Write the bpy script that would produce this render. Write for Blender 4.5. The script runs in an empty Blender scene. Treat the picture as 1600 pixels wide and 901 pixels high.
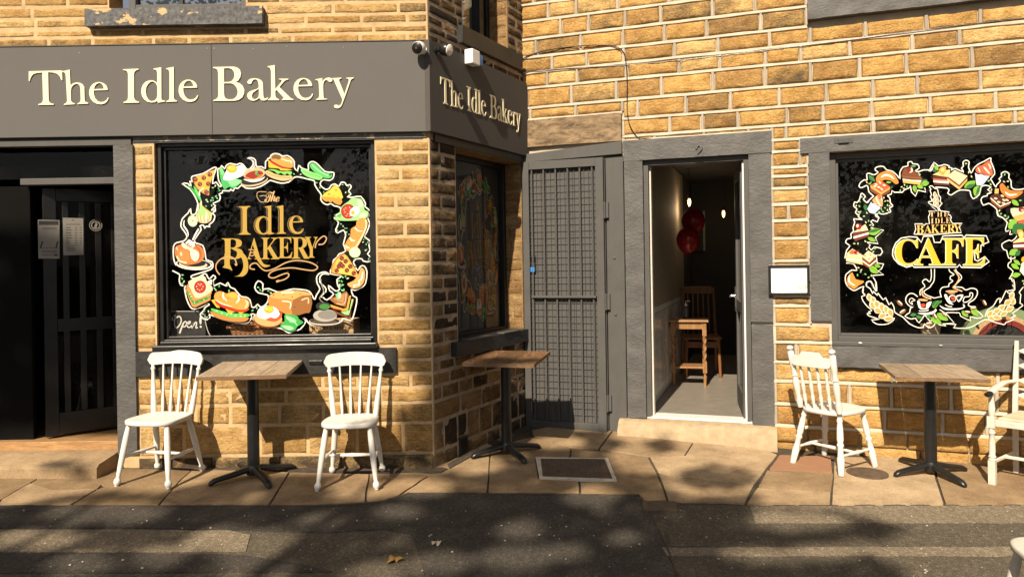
import bpy, bmesh, math, random, json
from mathutils import Vector, Matrix, noise
from mathutils.geometry import tessellate_polygon
C = bpy.context.scene.collection
SC = bpy.context.scene
rad = math.radians
# ------------------------------------------------------------------ camera
F, CX, CY, ROLL, CAMZ = 1150.0, 800.0, 408.0, 0.0155, 1.5
cr, sr = math.cos(ROLL), math.sin(ROLL)
cd = bpy.data.cameras.new('camera'); cam = bpy.data.objects.new('camera', cd); C.objects.link(cam)
M = Matrix(((cr, sr, 0, 0), (0, 0, -1, 0), (-sr, cr, 0, CAMZ), (0, 0, 0, 1)))
cam.matrix_world = M
cd.sensor_width = 36.0; cd.lens = 36.0*F/1600.0; cd.sensor_fit = 'HORIZONTAL'
cd.shift_y = -(450.5-CY)/1600.0
cd.clip_start = 0.05; cd.clip_end = 500
SC.camera = cam
# ------------------------------------------------------------------ light
SUN_AZ, SUN_EL = 20.8, 40.0          # light travels towards +Y, turned to +X by SUN_AZ
LD = Vector((math.sin(rad(SUN_AZ))*math.cos(rad(SUN_EL)), math.cos(rad(SUN_AZ))*math.cos(rad(SUN_EL)), -math.sin(rad(SUN_EL))))
wd = bpy.data.worlds.new('World'); SC.world = wd; wd.use_nodes = True
nt = wd.node_tree
bg = nt.nodes['Background']
sky = nt.nodes.new('ShaderNodeTexSky'); sky.sky_type = 'NISHITA'; sky.sun_disc = False
sky.sun_elevation = rad(SUN_EL); sky.sun_rotation = rad(180+SUN_AZ); sky.dust_density = 2.0
hs = nt.nodes.new('ShaderNodeHueSaturation'); hs.inputs['Saturation'].default_value = 0.45
nt.links.new(sky.outputs[0], hs.inputs['Color']); nt.links.new(hs.outputs[0], bg.inputs[0])
bg.inputs[1].default_value = 0.05
sd = bpy.data.lights.new('sun', 'SUN'); sun = bpy.data.objects.new('sun', sd); C.objects.link(sun)
sd.energy = 5.0; sd.angle = rad(0.53); sd.color = (1.0, 0.86, 0.67)
sun.location = (-5, -12, 14); sun.rotation_euler = LD.to_track_quat('-Z', 'Y').to_euler()
SC.view_settings.view_transform = 'Standard'; SC.view_settings.look = 'None'
SC.view_settings.exposure = 0.70; SC.view_settings.gamma = 1.0; SC.view_settings.use_curve_mapping = False
SC.cycles.max_bounces = 6; SC.cycles.transparent_max_bounces = 16
SC.cycles.use_denoising = True
# ------------------------------------------------------------------ projection helpers (photo pixels to points on real planes)
def ray(x, y):
    a = (x-CX)/F; b = (CY-y)/F
    return Vector((a*cr+b*sr, 1.0, -a*sr+b*cr))
def proj(p):
    d = Vector(p)-Vector((0, 0, CAMZ))
    if d.y < .05: return (-9999, -9999)
    a = d.x/d.y; b = d.z/d.y
    return (CX+(a*cr-b*sr)*F, CY-(a*sr+b*cr)*F)
def hitplane(x, y, p, n):
    d = ray(x, y); o = Vector((0, 0, CAMZ))
    return o+d*((Vector(p)-o).dot(n)/d.dot(n))
GN = Vector((.02, -.03, 1.0)); GP = Vector((-.6, 5.6, -.065))
def gz(x, y): return GP.z-.02*(x-GP.x)+.03*(y-GP.y)
def G(x, y, h=0): return hitplane(x, y, GP+Vector((0, 0, h)), GN)
class Wall:
    def __init__(s, o, u):
        s.o = Vector((o[0], o[1], 0)); s.u = Vector((u[0], u[1], 0)).normalized(); s.n = Vector((s.u.y, -s.u.x, 0))
    def pt(s, u, v, w=0): return s.o+s.u*u+s.n*w+Vector((0, 0, v))
    def px(s, x, y, w=0):
        q = hitplane(x, y, s.o+s.n*w, s.n); return ((q-s.o).dot(s.u), q.z)
WL = Wall((-.614, 5.6), (1, 0)); WS = Wall((-.614, 5.6), (.4745, .880)); WR = Wall((.134, 6.986), (.9444, -.3287))
# ------------------------------------------------------------------ objects
def thing(name, label, cat, loc=(0, 0, 0), rotz=0, group=None, rot=None):
    o = bpy.data.objects.new(name, None); C.objects.link(o); o.empty_display_size = .1
    o.location = loc; o.rotation_euler = rot or (0, 0, rotz)
    o['label'] = label; o['category'] = cat
    if group: o['group'] = group
    return o
def tag(o, label=None, cat=None, group=None, kind=None):
    for k, v in (('label', label), ('category', cat), ('group', group), ('kind', kind)):
        if v: o[k] = v
    return o
def root_loc(o):
    v = Vector((0, 0, 0))
    while o is not None: v += o.location; o = o.parent
    return v
class MB:
    def __init__(s): s.v = []; s.f = []; s.m = []; s.c = []; s.col = (1, 1, 1, 1); s.mi = 0
    def add(s, vs, fs, mi=None):
        b = len(s.v)
        for p in vs: s.v.append((p[0], p[1], p[2])); s.c.append(s.col)
        for f in fs: s.f.append([b+i for i in f]); s.m.append(s.mi if mi is None else mi)
    def hexa(s, p):   # p: 8 points, bottom ring 0-3, top ring 4-7
        s.add(p, [(0, 3, 2, 1), (4, 5, 6, 7), (0, 1, 5, 4), (1, 2, 6, 5), (2, 3, 7, 6), (3, 0, 4, 7)])
    def box(s, x0, x1, y0, y1, z0, z1):
        s.hexa([(x0, y0, z0), (x1, y0, z0), (x1, y1, z0), (x0, y1, z0), (x0, y0, z1), (x1, y0, z1), (x1, y1, z1), (x0, y1, z1)])
    def wbox(s, W, u0, u1, v0, v1, w0, w1):
        s.hexa([W.pt(u0, v0, w1), W.pt(u1, v0, w1), W.pt(u1, v0, w0), W.pt(u0, v0, w0), W.pt(u0, v1, w1), W.pt(u1, v1, w1), W.pt(u1, v1, w0), W.pt(u0, v1, w0)])
    def tube(s, pts, r, n=8, cap=True, flat=None):
        pts = [Vector(p) for p in pts]
        rs = r if isinstance(r, (list, tuple)) else [r]*len(pts)
        rings = []; up = None
        for i, p in enumerate(pts):
            d = (pts[min(i+1, len(pts)-1)]-pts[max(i-1, 0)]).normalized()
            if up is None:
                up = Vector((0, 0, 1)) if abs(d.z) < .9 else Vector((0, 1, 0))
            a = d.cross(up).normalized(); b = a.cross(d).normalized(); up = b
            fl = flat or 1.0
            rings.append([p+a*(rs[i]*math.cos(2*math.pi*k/n+math.pi/n))+b*(rs[i]*fl*math.sin(2*math.pi*k/n+math.pi/n)) for k in range(n)])
        vs = [q for rg in rings for q in rg]; fs = []
        for i in range(len(pts)-1):
            for k in range(n):
                fs.append((i*n+k, i*n+(k+1) % n, (i+1)*n+(k+1) % n, (i+1)*n+k))
        if cap:
            fs.append(tuple(range(n-1, -1, -1))); fs.append(tuple((len(pts)-1)*n+k for k in range(n)))
        s.add(vs, fs)
    def turned(s, p0, p1, prof, n=12):
        p0 = Vector(p0); p1 = Vector(p1)
        s.tube([p0.lerp(p1, t) for t, r in prof], [r for t, r in prof], n)
    def prism(s, loops, fpt, d0, d1, back=False):
        """loops: 2D outlines (holes allowed); fpt(a,b,d) gives the point; extruded from depth d0 to d1 (front)"""
        vl = [[Vector((a, b, 0)) for a, b in L] for L in loops]
        tri = tessellate_polygon(vl); flat = [q for L in vl for q in L]; n = len(flat)
        vs = [fpt(q.x, q.y, d1) for q in flat]
        fs = []
        for t in tri:
            a, b, c = (flat[i] for i in t)
            if (b-a).cross(c-a).z < 0: t = (t[0], t[2], t[1])
            fs.append(tuple(t))
        if d0 is not None:
            vs += [fpt(q.x, q.y, d0) for q in flat]; k = 0
            for L in vl:
                m = len(L)
                for i in range(m):
                    j = (i+1) % m; fs.append((k+i, k+j, n+k+j, n+k+i))
                k += m
            if back: fs += [tuple(n+i for i in reversed(f)) for f in list(fs[:len(tri)])]
        s.add(vs, fs)
    def build(s, name, mats, parent=None, smooth=False, bevel=0, local=False, fixn=False):
        me = bpy.data.meshes.new(name)
        off = Vector((0, 0, 0)) if (local or parent is None) else root_loc(parent)
        me.from_pydata([(p[0]-off.x, p[1]-off.y, p[2]-off.z) for p in s.v], [], s.f)
        if not isinstance(mats, (list, tuple)): mats = [mats]
        for m in mats: me.materials.append(m)
        me.polygons.foreach_set('material_index', s.m)
        at = me.color_attributes.new('Col', 'FLOAT_COLOR', 'POINT')
        at.data.foreach_set('color', [x for c in s.c for x in c])
        if fixn:
            bm = bmesh.new(); bm.from_mesh(me); bmesh.ops.recalc_face_normals(bm, faces=bm.faces); bm.to_mesh(me); bm.free()
        if smooth:
            me.polygons.foreach_set('use_smooth', [True]*len(s.f)); 
            me.set_sharp_from_angle(angle=rad(smooth if smooth > 1 else 40))
        me.update()
        o = bpy.data.objects.new(name, me); C.objects.link(o)
        if parent is not None: o.parent = parent
        if bevel:
            b = o.modifiers.new('bevel', 'BEVEL'); b.width = bevel; b.segments = 2; b.limit_method = 'ANGLE'; b.angle_limit = rad(40)
        return o
def spline(pts, closed=True, k=4):
    n = len(pts); out = []
    for i in range(n if closed else n-1):
        g = (lambda j: pts[j % n]) if closed else (lambda j: pts[max(0, min(n-1, j))])
        p0, p1, p2, p3 = g(i-1), g(i), g(i+1), g(i+2)
        for q in range(k):
            t = q/k; t2 = t*t; t3 = t2*t
            out.append(tuple(.5*((2*p1[d])+(-p0[d]+p2[d])*t+(2*p0[d]-5*p1[d]+4*p2[d]-p3[d])*t2+(-p0[d]+3*p1[d]-3*p2[d]+p3[d])*t3) for d in (0, 1)))
    if not closed: out.append(tuple(pts[-1]))
    return out
# ------------------------------------------------------------------ materials
def srgb(h):
    if isinstance(h, str):
        h = h.lstrip('#'); c = [int(h[i:i+2], 16)/255 for i in (0, 2, 4)]
    else: c = h
    return tuple(x/12.92 if x <= .04045 else ((x+.055)/1.055)**2.4 for x in c)
class NM:
    """small helper round a material's node tree"""
    def __init__(s, name):
        s.m = bpy.data.materials.new(name); s.m.use_nodes = True; s.t = s.m.node_tree; s.b = s.t.nodes['Principled BSDF']
        s.tc = s.t.nodes.new('ShaderNodeTexCoord')
    def n(s, typ, **kw):
        q = s.t.nodes.new(typ)
        for k, v in kw.items(): setattr(q, k, v)
        return q
    def l(s, a, b): s.t.links.new(a, b)
    def noise(s, scale, detail=6, rough=.6, stretch=(1, 1, 1), dist=0):
        mp = s.n('ShaderNodeMapping'); mp.inputs['Scale'].default_value = stretch; s.l(s.tc.outputs['Object'], mp.inputs[0])
        q = s.n('ShaderNodeTexNoise'); q.inputs['Scale'].default_value = scale; q.inputs['Detail'].default_value = detail
        q.inputs['Roughness'].default_value = rough; q.inputs['Distortion'].default_value = dist
        s.l(mp.outputs[0], q.inputs['Vector']); return q.outputs['Fac']
    def ramp(s, fac, stops, interp='LINEAR'):
        q = s.n('ShaderNodeValToRGB'); q.color_ramp.interpolation = interp
        while len(q.color_ramp.elements) < len(stops): q.color_ramp.elements.new(.5)
        for e, (p, c) in zip(q.color_ramp.elements, stops):
            e.position = p; e.color = (*c, 1) if len(c) == 3 else c
        s.l(fac, q.inputs[0]); return q.outputs[0]
    def math(s, op, a, b=0.0, clamp=False):
        q = s.n('ShaderNodeMath', operation=op, use_clamp=clamp)
        for i, x in enumerate((a, b)):
            if isinstance(x, (int, float)): q.inputs[i].default_value = x
            else: s.l(x, q.inputs[i])
        return q.outputs[0]
    def mix(s, fac, a, b, blend='MIX'):
        q = s.n('ShaderNodeMix', data_type='RGBA', blend_type=blend)
        for i, x in ((0, fac), (6, a), (7, b)):
            if isinstance(x, (int, float)): q.inputs[i].default_value = x
            elif isinstance(x, tuple): q.inputs[i].default_value = (*x[:3], 1)
            else: s.l(x, q.inputs[i])
        return q.outputs[2]
    def attr(s):
        a = s.n('ShaderNodeAttribute', attribute_name='Col'); sp = s.n('ShaderNodeSeparateColor'); s.l(a.outputs['Color'], sp.inputs[0])
        return a.outputs['Color'], sp.outputs[0], sp.outputs[1], sp.outputs[2]
    def bump(s, h, strength=.3, dist=.01):
        q = s.n('ShaderNodeBump'); q.inputs['Strength'].default_value = strength; q.inputs['Distance'].default_value = dist
        s.l(h, q.inputs['Height']); s.l(q.outputs[0], s.b.inputs['Normal'])
    def out(s, col=None, rough=None, metal=None, spec=None):
        for k, x in (('Base Color', col), ('Roughness', rough), ('Metallic', metal), ('Specular IOR Level', spec)):
            if x is None: continue
            if isinstance(x, tuple): s.b.inputs[k].default_value = (*x[:3], 1)
            elif isinstance(x, (int, float)): s.b.inputs[k].default_value = x
            else: s.l(x, s.b.inputs[k])
        return s.m
def simple(name, col, rough=.6, metal=0, var=.15, scale=12, bump=0, spec=.5, stretch=(1, 1, 1), bscale=None):
    k = NM(name); f = k.noise(scale, stretch=stretch)
    c = k.ramp(f, [(.3, tuple(x*(1-var) for x in col)), (.7, tuple(min(1, x*(1+var)) for x in col))])
    if bump: k.bump(k.noise(bscale or scale*4, stretch=stretch), bump, .01)
    r = k.ramp(f, [(.3, (rough*.85,)*3), (.7, (min(1, rough*1.15),)*3)])
    return k.out(c, r, metal, spec)
def worn(name, col, rough=.6, var=.1, scale=6, bump=.1, bscale=30, spec=.3, chip=(.22, .20, .17), th=.725, csc=19):
    """paint with brush streaks, scuffs and a few chips"""
    k = NM(name); f = k.noise(scale, 6, .6); st = k.noise(10, 5, .6, (3, 3, .5))
    c = k.ramp(f, [(.3, tuple(x*(1-var) for x in col)), (.7, tuple(min(1, x*(1+var)) for x in col))])
    c = k.mix(k.ramp(st, [(.45, (0,)*3), (.7, (.35,)*3)]), c, tuple(x*.8 for x in col))
    fl = k.noise(csc, 6, .68); c = k.mix(k.ramp(fl, [(th, (0,)*3), (th+.015, (1,)*3)]), c, chip)
    k.bump(k.math('ADD', k.noise(bscale, 5), st), bump, .006)
    return k.out(c, k.ramp(f, [(.3, (rough*.85,)*3), (.7, (min(1, rough*1.2),)*3)]), None, spec)
def stone_mat(name, tones, soot_col=(.035, .028, .02), bump=.5):
    k = NM(name); _, r, g, b = k.attr()
    base = k.ramp(r, [(0, tones[0]), (.5, tones[1]), (1, tones[2])])
    n1 = k.noise(9, 7, .62); n2 = k.noise(55, 5, .7, (1, 1, 2.2)); n3 = k.noise(4.5, 6, .65, (1, 1, 1.6), .4)
    base = k.mix(k.ramp(n1, [(.38, (0,)*3), (.66, (.75,)*3)]), base, k.mix(1.0, base, (.62, .52, .42), 'MULTIPLY'))
    base = k.mix(k.ramp(k.noise(16, 6, .7, (1, 1, 4.5), .3), [(.47, (0,)*3), (.62, (.6,)*3)]), base, k.mix(1.0, base, (.60, .50, .38), 'MULTIPLY'))
    base = k.mix(k.ramp(n2, [(.45, (0,)*3), (.68, (.65,)*3)]), base, k.mix(1.0, base, (.55, .48, .4), 'MULTIPLY'))
    base = k.mix(k.ramp(k.noise(18, 4, .6), [(.55, (0,)*3), (.8, (.45,)*3)]), base, tuple(min(1, x*1.25+.05) for x in tones[2]))
    base = k.mix(k.ramp(k.noise(1.3, 6, .7, (1, 1, .55)), [(.46, (0,)*3), (.70, (.5,)*3)]), base, k.mix(1.0, base, (.60, .54, .47), 'MULTIPLY'))   # broad weather stains
    base = k.mix(k.ramp(k.noise(75, 6, .8), [(.52, (0,)*3), (.62, (.55,)*3)]), base, k.mix(1.0, base, (.5, .42, .34), 'MULTIPLY'))
    # soot: patches whose threshold follows the stone's own soot level
    s = k.math('ADD', k.math('MULTIPLY', n3, .75), k.math('MULTIPLY', n2, .35))
    s = k.math('ADD', s, k.math('MULTIPLY', g, .62)); s = k.math('SUBTRACT', s, .87)
    s = k.math('MULTIPLY', s, 3.4, True)
    col = k.mix(k.math('MULTIPLY', s, .93), base, soot_col)
    h = k.math('ADD', k.math('MULTIPLY', k.noise(38, 7, .68, (1, 1, 1.7)), 1.0), k.math('MULTIPLY', n1, .8))
    k.bump(h, bump, .018)
    return k.out(col, .9, None, .25)
M_ = {}
M_['stoneL'] = stone_mat('buff_sandstone', [(.43, .27, .095), (.55, .365, .145), (.63, .465, .23)], bump=.6)
M_['stoneR'] = stone_mat('rock_faced_sandstone', [(.43, .26, .095), (.66, .415, .14), (.74, .53, .235)], (.085, .062, .038), .9)
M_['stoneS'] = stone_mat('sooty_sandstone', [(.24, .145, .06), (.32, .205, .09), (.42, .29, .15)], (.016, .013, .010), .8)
M_['plinth'] = stone_mat('plinth_stone', [(.20, .14, .08), (.27, .19, .11), (.34, .25, .15)], (.03, .026, .02), .6)
M_['mortarL'] = simple('lime_mortar', (.50, .35, .19), .95, var=.2, scale=14, bump=.3, spec=.2)
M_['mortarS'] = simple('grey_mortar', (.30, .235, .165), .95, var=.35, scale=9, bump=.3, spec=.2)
k = NM('ribbon_pointing'); _, r, g, b = k.attr(); c = k.ramp(k.noise(10, 6), [(.3, (.50, .43, .33)), (.7, (.64, .56, .45))]); c = k.mix(1.0, c, k.ramp(r, [(0, (.55, .54, .52)), (1, (1, 1, 1))]), 'MULTIPLY'); k.bump(k.noise(40, 5), .25, .01); M_['ribbon'] = k.out(c, .9, None, .2)
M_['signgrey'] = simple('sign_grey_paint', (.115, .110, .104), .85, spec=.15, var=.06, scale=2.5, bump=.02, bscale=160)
M_['joingrey'] = worn('joinery_grey_paint', (.082, .079, .075), .6, spec=.3, var=.1, scale=6, bump=.12, bscale=30)
k = NM('painted_stone_grey'); f1 = k.noise(7, 6); fl = k.noise(16, 6, .7)
c = k.ramp(f1, [(.3, (.062, .060, .058)), (.7, (.098, .094, .089))])
c = k.mix(k.ramp(fl, [(.70, (0,)*3), (.73, (1,)*3)]), c, (.3, .25, .19))
k.bump(k.math('ADD', k.noise(22, 7, .65, (1, 1, 1.8)), k.math('MULTIPLY', k.noise(7, 4), .8)), .55, .012); M_['paintstone'] = k.out(c, .6)
k = NM('flaking_sill_paint'); fl = k.noise(6.5, 7, .62, (1, 1, 1.8)); f2 = k.noise(30, 5)
c = k.ramp(f2, [(.35, (.035, .033, .033)), (.7, (.13, .13, .135))])
c = k.mix(k.ramp(fl, [(.615, (0,)*3), (.63, (1,)*3)]), c, (.48, .33, .16)); k.bump(fl, .6, .01); M_['flake'] = k.out(c, .7)
k = NM('flaking_grey_edge'); fl = k.noise(10, 7, .62, (1, 1, 1.5)); f2 = k.noise(30, 5)
c = k.ramp(f2, [(.35, (.11, .105, .1)), (.7, (.17, .16, .15))])
c = k.mix(k.ramp(fl, [(.57, (0,)*3), (.585, (1,)*3)]), c, (.5, .4, .27)); M_['flakegrey'] = k.out(c, .65)
M_['black'] = simple('black_gloss_paint', (.0095, .009, .0085), .35, var=.25, scale=8, bump=.05)
M_['blackmatt'] = simple('black_sill_paint', (.022, .021, .020), .5, var=.3, scale=14, bump=.25, bscale=40)
M_['blackmetal'] = simple('black_cast_iron', (.012, .012, .012), .32, var=.2, scale=20, bump=.1, bscale=90)
M_['signside'] = simple('shade_toned_sign_grey', (.085, .078, .072), .9, spec=.1, var=.06, scale=2.5)  # front board's grey again, darkened so the colour carries the side wall's shade
M_['cream'] = simple('cream_letter', (.78, .70, .47), .4, var=.03, scale=3)
M_['white'] = worn('white_chair_paint', (.67, .645, .595), .42, var=.05, scale=10, bump=.08, bscale=30, chip=(.42, .33, .22), th=.675, csc=30)
M_['grubby'] = worn('worn_white_paint', (.60, .55, .47), .5, var=.12, scale=14, bump=.1, bscale=40, chip=(.30, .22, .14), th=.68, csc=24)
M_['upvc'] = simple('white_upvc', (.80, .79, .76), .25, var=.02)
M_['bright'] = simple('polished_metal', (.75, .72, .66), .2, 1.0, var=.05)
M_['paper'] = simple('white_paper', (.80, .79, .76), .7, var=.02)
M_['dimpaper'] = simple('shade_dimmed_paper', (.24, .22, .19), .8, var=.08)  # white paper darkened in colour to stand in for the doorway shade
M_['ink'] = simple('printed_ink', (.03, .03, .03), .7)
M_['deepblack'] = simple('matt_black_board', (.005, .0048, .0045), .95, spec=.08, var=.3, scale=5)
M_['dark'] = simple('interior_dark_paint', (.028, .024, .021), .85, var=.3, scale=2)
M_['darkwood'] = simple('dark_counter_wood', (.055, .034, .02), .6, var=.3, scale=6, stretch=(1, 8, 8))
M_['blueplastic'] = simple('blue_plastic', (.03, .22, .62), .35)
def wood(name, c0, c1, rough=.65, axis=(1, 9, 9), scale=5, usecol=True):
    k = NM(name); f = k.noise(scale, 7, .65, axis, .6); g = k.noise(scale*5, 5, .6, axis)
    c = k.ramp(f, [(.3, c0), (.68, c1)])
    c = k.mix(k.ramp(g, [(.45, (0,)*3), (.7, (.45,)*3)]), c, tuple(x*.45 for x in c0))
    if usecol:
        _, r, _, _ = k.attr(); c = k.mix(1.0, c, k.ramp(r, [(0, (.7, .66, .62)), (1, (1.15, 1.1, 1.05))]), 'MULTIPLY')
    k.bump(g, .25, .004); return k.out(c, rough, None, .35)
M_['plank'] = wood('weathered_table_planks', (.20, .15, .10), (.47, .38, .28), axis=(9, 1, 9))
M_['plankedge'] = wood('table_edge_wood', (.10, .06, .03), (.22, .14, .08), axis=(1, 9, 9))
M_['brownplank'] = wood('brown_table_planks', (.11, .06, .028), (.24, .14, .07), axis=(9, 1, 9))
M_['beam'] = wood('weathered_oak_beam', (.06, .042, .026), (.31, .225, .135), .85, (1, 7, 7), 2.6)
M_['floorwood'] = wood('lobby_floor_wood', (.22, .12, .05), (.42, .26, .12), .45, (1, 9, 9))
M_['oak'] = wood('turned_oak', (.17, .085, .032), (.36, .20, .085), .4, (9, 9, 1.5))
M_['pine'] = wood('orange_pine', (.13, .055, .018), (.24, .11, .035), .4, (9, 9, 1.5))
M_['crate'] = wood('pale_crate_wood', (.42, .27, .13), (.60, .42, .23), .7, (1, 9, 9))
def glass(name, r0=.04, tint=.93):
    m = bpy.data.materials.new(name); m.use_nodes = True; t = m.node_tree; t.nodes.remove(t.nodes['Principled BSDF'])
    o = t.nodes['Material Output']; a = t.nodes.new('ShaderNodeBsdfTransparent'); g = t.nodes.new('ShaderNodeBsdfGlossy'); g.inputs['Roughness'].default_value = .015
    a.inputs[0].default_value = (tint, tint, tint, 1); 
    lwt = t.nodes.new('ShaderNodeLayerWeight'); lwt.inputs[0].default_value = .5
    pw = t.nodes.new('ShaderNodeMath'); pw.operation = 'POWER'; pw.inputs[1].default_value = 5; t.links.new(lwt.outputs['Facing'], pw.inputs[0])
    fr = t.nodes.new('ShaderNodeMath'); fr.operation = 'MULTIPLY_ADD'; fr.inputs[1].default_value = 1-r0; fr.inputs[2].default_value = r0; t.links.new(pw.outputs[0], fr.inputs[0])
    x = t.nodes.new('ShaderNodeMixShader'); t.links.new(fr.outputs[0], x.inputs[0]); t.links.new(a.outputs[0], x.inputs[1]); t.links.new(g.outputs[0], x.inputs[2])
    # dust specks and a thin smeary film on the pane
    tc = t.nodes.new('ShaderNodeTexCoord'); d = t.nodes.new('ShaderNodeBsdfDiffuse'); d.inputs[0].default_value = (.5, .47, .42, 1); z = t.nodes.new('ShaderNodeMixShader'); fs = []
    for sc_, lo, hi, amt in ((75, .71, .76, .35), (3.2, .48, .8, .012)):
        n_ = t.nodes.new('ShaderNodeTexNoise'); n_.inputs['Scale'].default_value = sc_; n_.inputs['Detail'].default_value = 5; t.links.new(tc.outputs['Object'], n_.inputs['Vector'])
        r_ = t.nodes.new('ShaderNodeMapRange'); r_.inputs[1].default_value = lo; r_.inputs[2].default_value = hi; r_.inputs[4].default_value = amt; t.links.new(n_.outputs['Fac'], r_.inputs[0]); fs.append(r_.outputs[0])
    ad = t.nodes.new('ShaderNodeMath'); ad.use_clamp = True; t.links.new(fs[0], ad.inputs[0]); t.links.new(fs[1], ad.inputs[1])
    t.links.new(ad.outputs[0], z.inputs[0]); t.links.new(x.outputs[0], z.inputs[1]); t.links.new(d.outputs[0], z.inputs[2]); t.links.new(z.outputs[0], o.inputs[0])
    return m
M_['glass'] = glass('window_glass', .017); M_['glassup'] = glass('upper_window_glass', .22, .6); M_['glassdark'] = glass('tinted_door_glass', .012, .4)
k = NM('window_paint'); col, r, g, b = k.attr(); M_['paint'] = k.out(col, .55, None, .3)
k = NM('shade_dimmed_window_paint'); col, r, g, b = k.attr(); M_['paintdim'] = k.out(k.mix(1.0, col, (.52, .45, .37), 'MULTIPLY'), .7, None, .1)  # same art colours multiplied down to put the side wall's shade into them
k = NM('gold_leaf_lettering'); f = k.noise(40, 4); M_['gold'] = k.out(k.ramp(f, [(.3, (.47, .33, .10)), (.7, (.60, .43, .15))]), .45, .15)
M_['palegold'] = simple('pale_gold_outline', (.62, .45, .26), .5, var=.08)
def ground_mat(name, col, var, speck, bump=.5, bdist=.006, s1=1.3):
    k = NM(name); n1 = k.noise(s1, 6, .6); n2 = k.noise(130, 3, .7); n3 = k.noise(14, 5, .65)
    c = k.ramp(n1, [(.3, tuple(x*(1-var) for x in col)), (.7, tuple(x*(1+var) for x in col))])
    c = k.mix(k.ramp(n3, [(.4, (0,)*3), (.7, (.4,)*3)]), c, tuple(x*.6 for x in col))
    v = k.n('ShaderNodeTexVoronoi'); v.inputs['Scale'].default_value = 150; k.l(k.tc.outputs['Object'], v.inputs['Vector'])
    sp = k.n('ShaderNodeSeparateColor'); k.l(v.outputs['Color'], sp.inputs[0])
    grit = k.math('MULTIPLY', k.ramp(sp.outputs[0], [(1-speck, (0,)*3), (1-speck+.02, (1,)*3)]), k.ramp(v.outputs['Distance'], [(.25, (1,)*3), (.45, (0,)*3)]))
    c = k.mix(k.math('MULTIPLY', grit, .75), c, (.42, .36, .28))
    c = k.mix(k.ramp(n2, [(.42, (0,)*3), (.62, (.75,)*3)]), c, tuple(x*.42 for x in col)); c = k.mix(k.ramp(k.noise(210, 2, .6), [(.55, (0,)*3), (.68, (.6,)*3)]), c, tuple(min(1, x*2.2) for x in col))
    v2 = k.n('ShaderNodeTexVoronoi'); v2.inputs['Scale'].default_value = 62; k.l(k.tc.outputs['Object'], v2.inputs['Vector']); s2 = k.n('ShaderNodeSeparateColor'); k.l(v2.outputs['Color'], s2.inputs[0])
    c = k.mix(1.0, c, k.ramp(s2.outputs[1], [(0, (.74,)*3), (.75, (1.0,)*3), (1, (1.3,)*3)]), 'MULTIPLY')
    k.bump(k.math('ADD', n2, k.math('MULTIPLY', v.outputs['Distance'], -.8)), bump, bdist); return k.out(c, .9, None, .3)
M_['asphalt'] = ground_mat('old_asphalt', (.112, .094, .067), .18, .16)
M_['darkasphalt'] = ground_mat('new_dark_asphalt', (.066, .058, .048), .12, .05, .45)
M_['paleasphalt'] = ground_mat('pale_gritty_asphalt', (.225, .182, .125), .15, .30)
k = NM('york_flagstone'); col, r, g, b = k.attr()
c = k.ramp(r, [(0, (.27, .185, .10)), (.5, (.38, .265, .15)), (1, (.52, .385, .235))])
c = k.mix(k.ramp(k.noise(2.6, 7, .68), [(.36, (0,)*3), (.64, (.85,)*3)]), c, k.mix(1.0, c, (.52, .49, .46), 'MULTIPLY'))
c = k.mix(k.ramp(k.noise(90, 4, .7), [(.45, (0,)*3), (.65, (.5,)*3)]), c, k.mix(1.0, c, (.5, .48, .45), 'MULTIPLY'))
c = k.mix(k.ramp(k.noise(28, 6, .7), [(.5, (0,)*3), (.75, (.5,)*3)]), c, k.mix(1.0, c, (.5, .46, .42), 'MULTIPLY'))
c = k.mix(k.math('MULTIPLY', g, .8), c, (.30, .15, .085)); k.bump(k.math('ADD', k.noise(60, 6, .7), k.math('MULTIPLY', k.noise(8, 5), 1.5)), .35, .006); M_['flag'] = k.out(c, .85, None, .3)
M_['joint'] = simple('dirt_joint', (.06, .045, .03), .95, var=.4, scale=20, bump=.4)
M_['concrete'] = simple('cement_fillet', (.37, .28, .175), .95, var=.2, scale=12, bump=.5, bscale=30, spec=.2)
M_['rust'] = simple('rusty_iron', (.11, .075, .05), .75, .2, var=.35, scale=25, bump=.3)
M_['vinyl'] = wood('grey_vinyl_floor', (.19, .17, .14), (.31, .275, .23), .35, (2, 9, 9), 3, False)
M_['bulb'] = bpy.data.materials.new('glowing_bulb'); M_['bulb'].use_nodes = True
bs = M_['bulb'].node_tree.nodes['Principled BSDF']; bs.inputs['Emission Color'].default_value = (1, .55, .2, 1); bs.inputs['Emission Strength'].default_value = 3
M_['balloon'] = simple('red_balloon', (.32, .012, .012), .25, var=.05)
k = NM('damask_wallpaper'); mp = k.n('ShaderNodeMapping'); mp.inputs['Scale'].default_value = (1, 7, 4.2); k.l(k.tc.outputs['Object'], mp.inputs[0])
w = k.n('ShaderNodeTexWave', wave_type='RINGS'); w.inputs['Scale'].default_value = .8; w.inputs['Distortion'].default_value = 6; w.inputs['Detail'].default_value = 2; k.l(mp.outputs[0], w.inputs[0])
M_['wallpaper'] = k.out(k.ramp(w.outputs['Fac'], [(.35, (.20, .16, .11)), (.6, (.34, .28, .20))]), .8)
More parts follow.
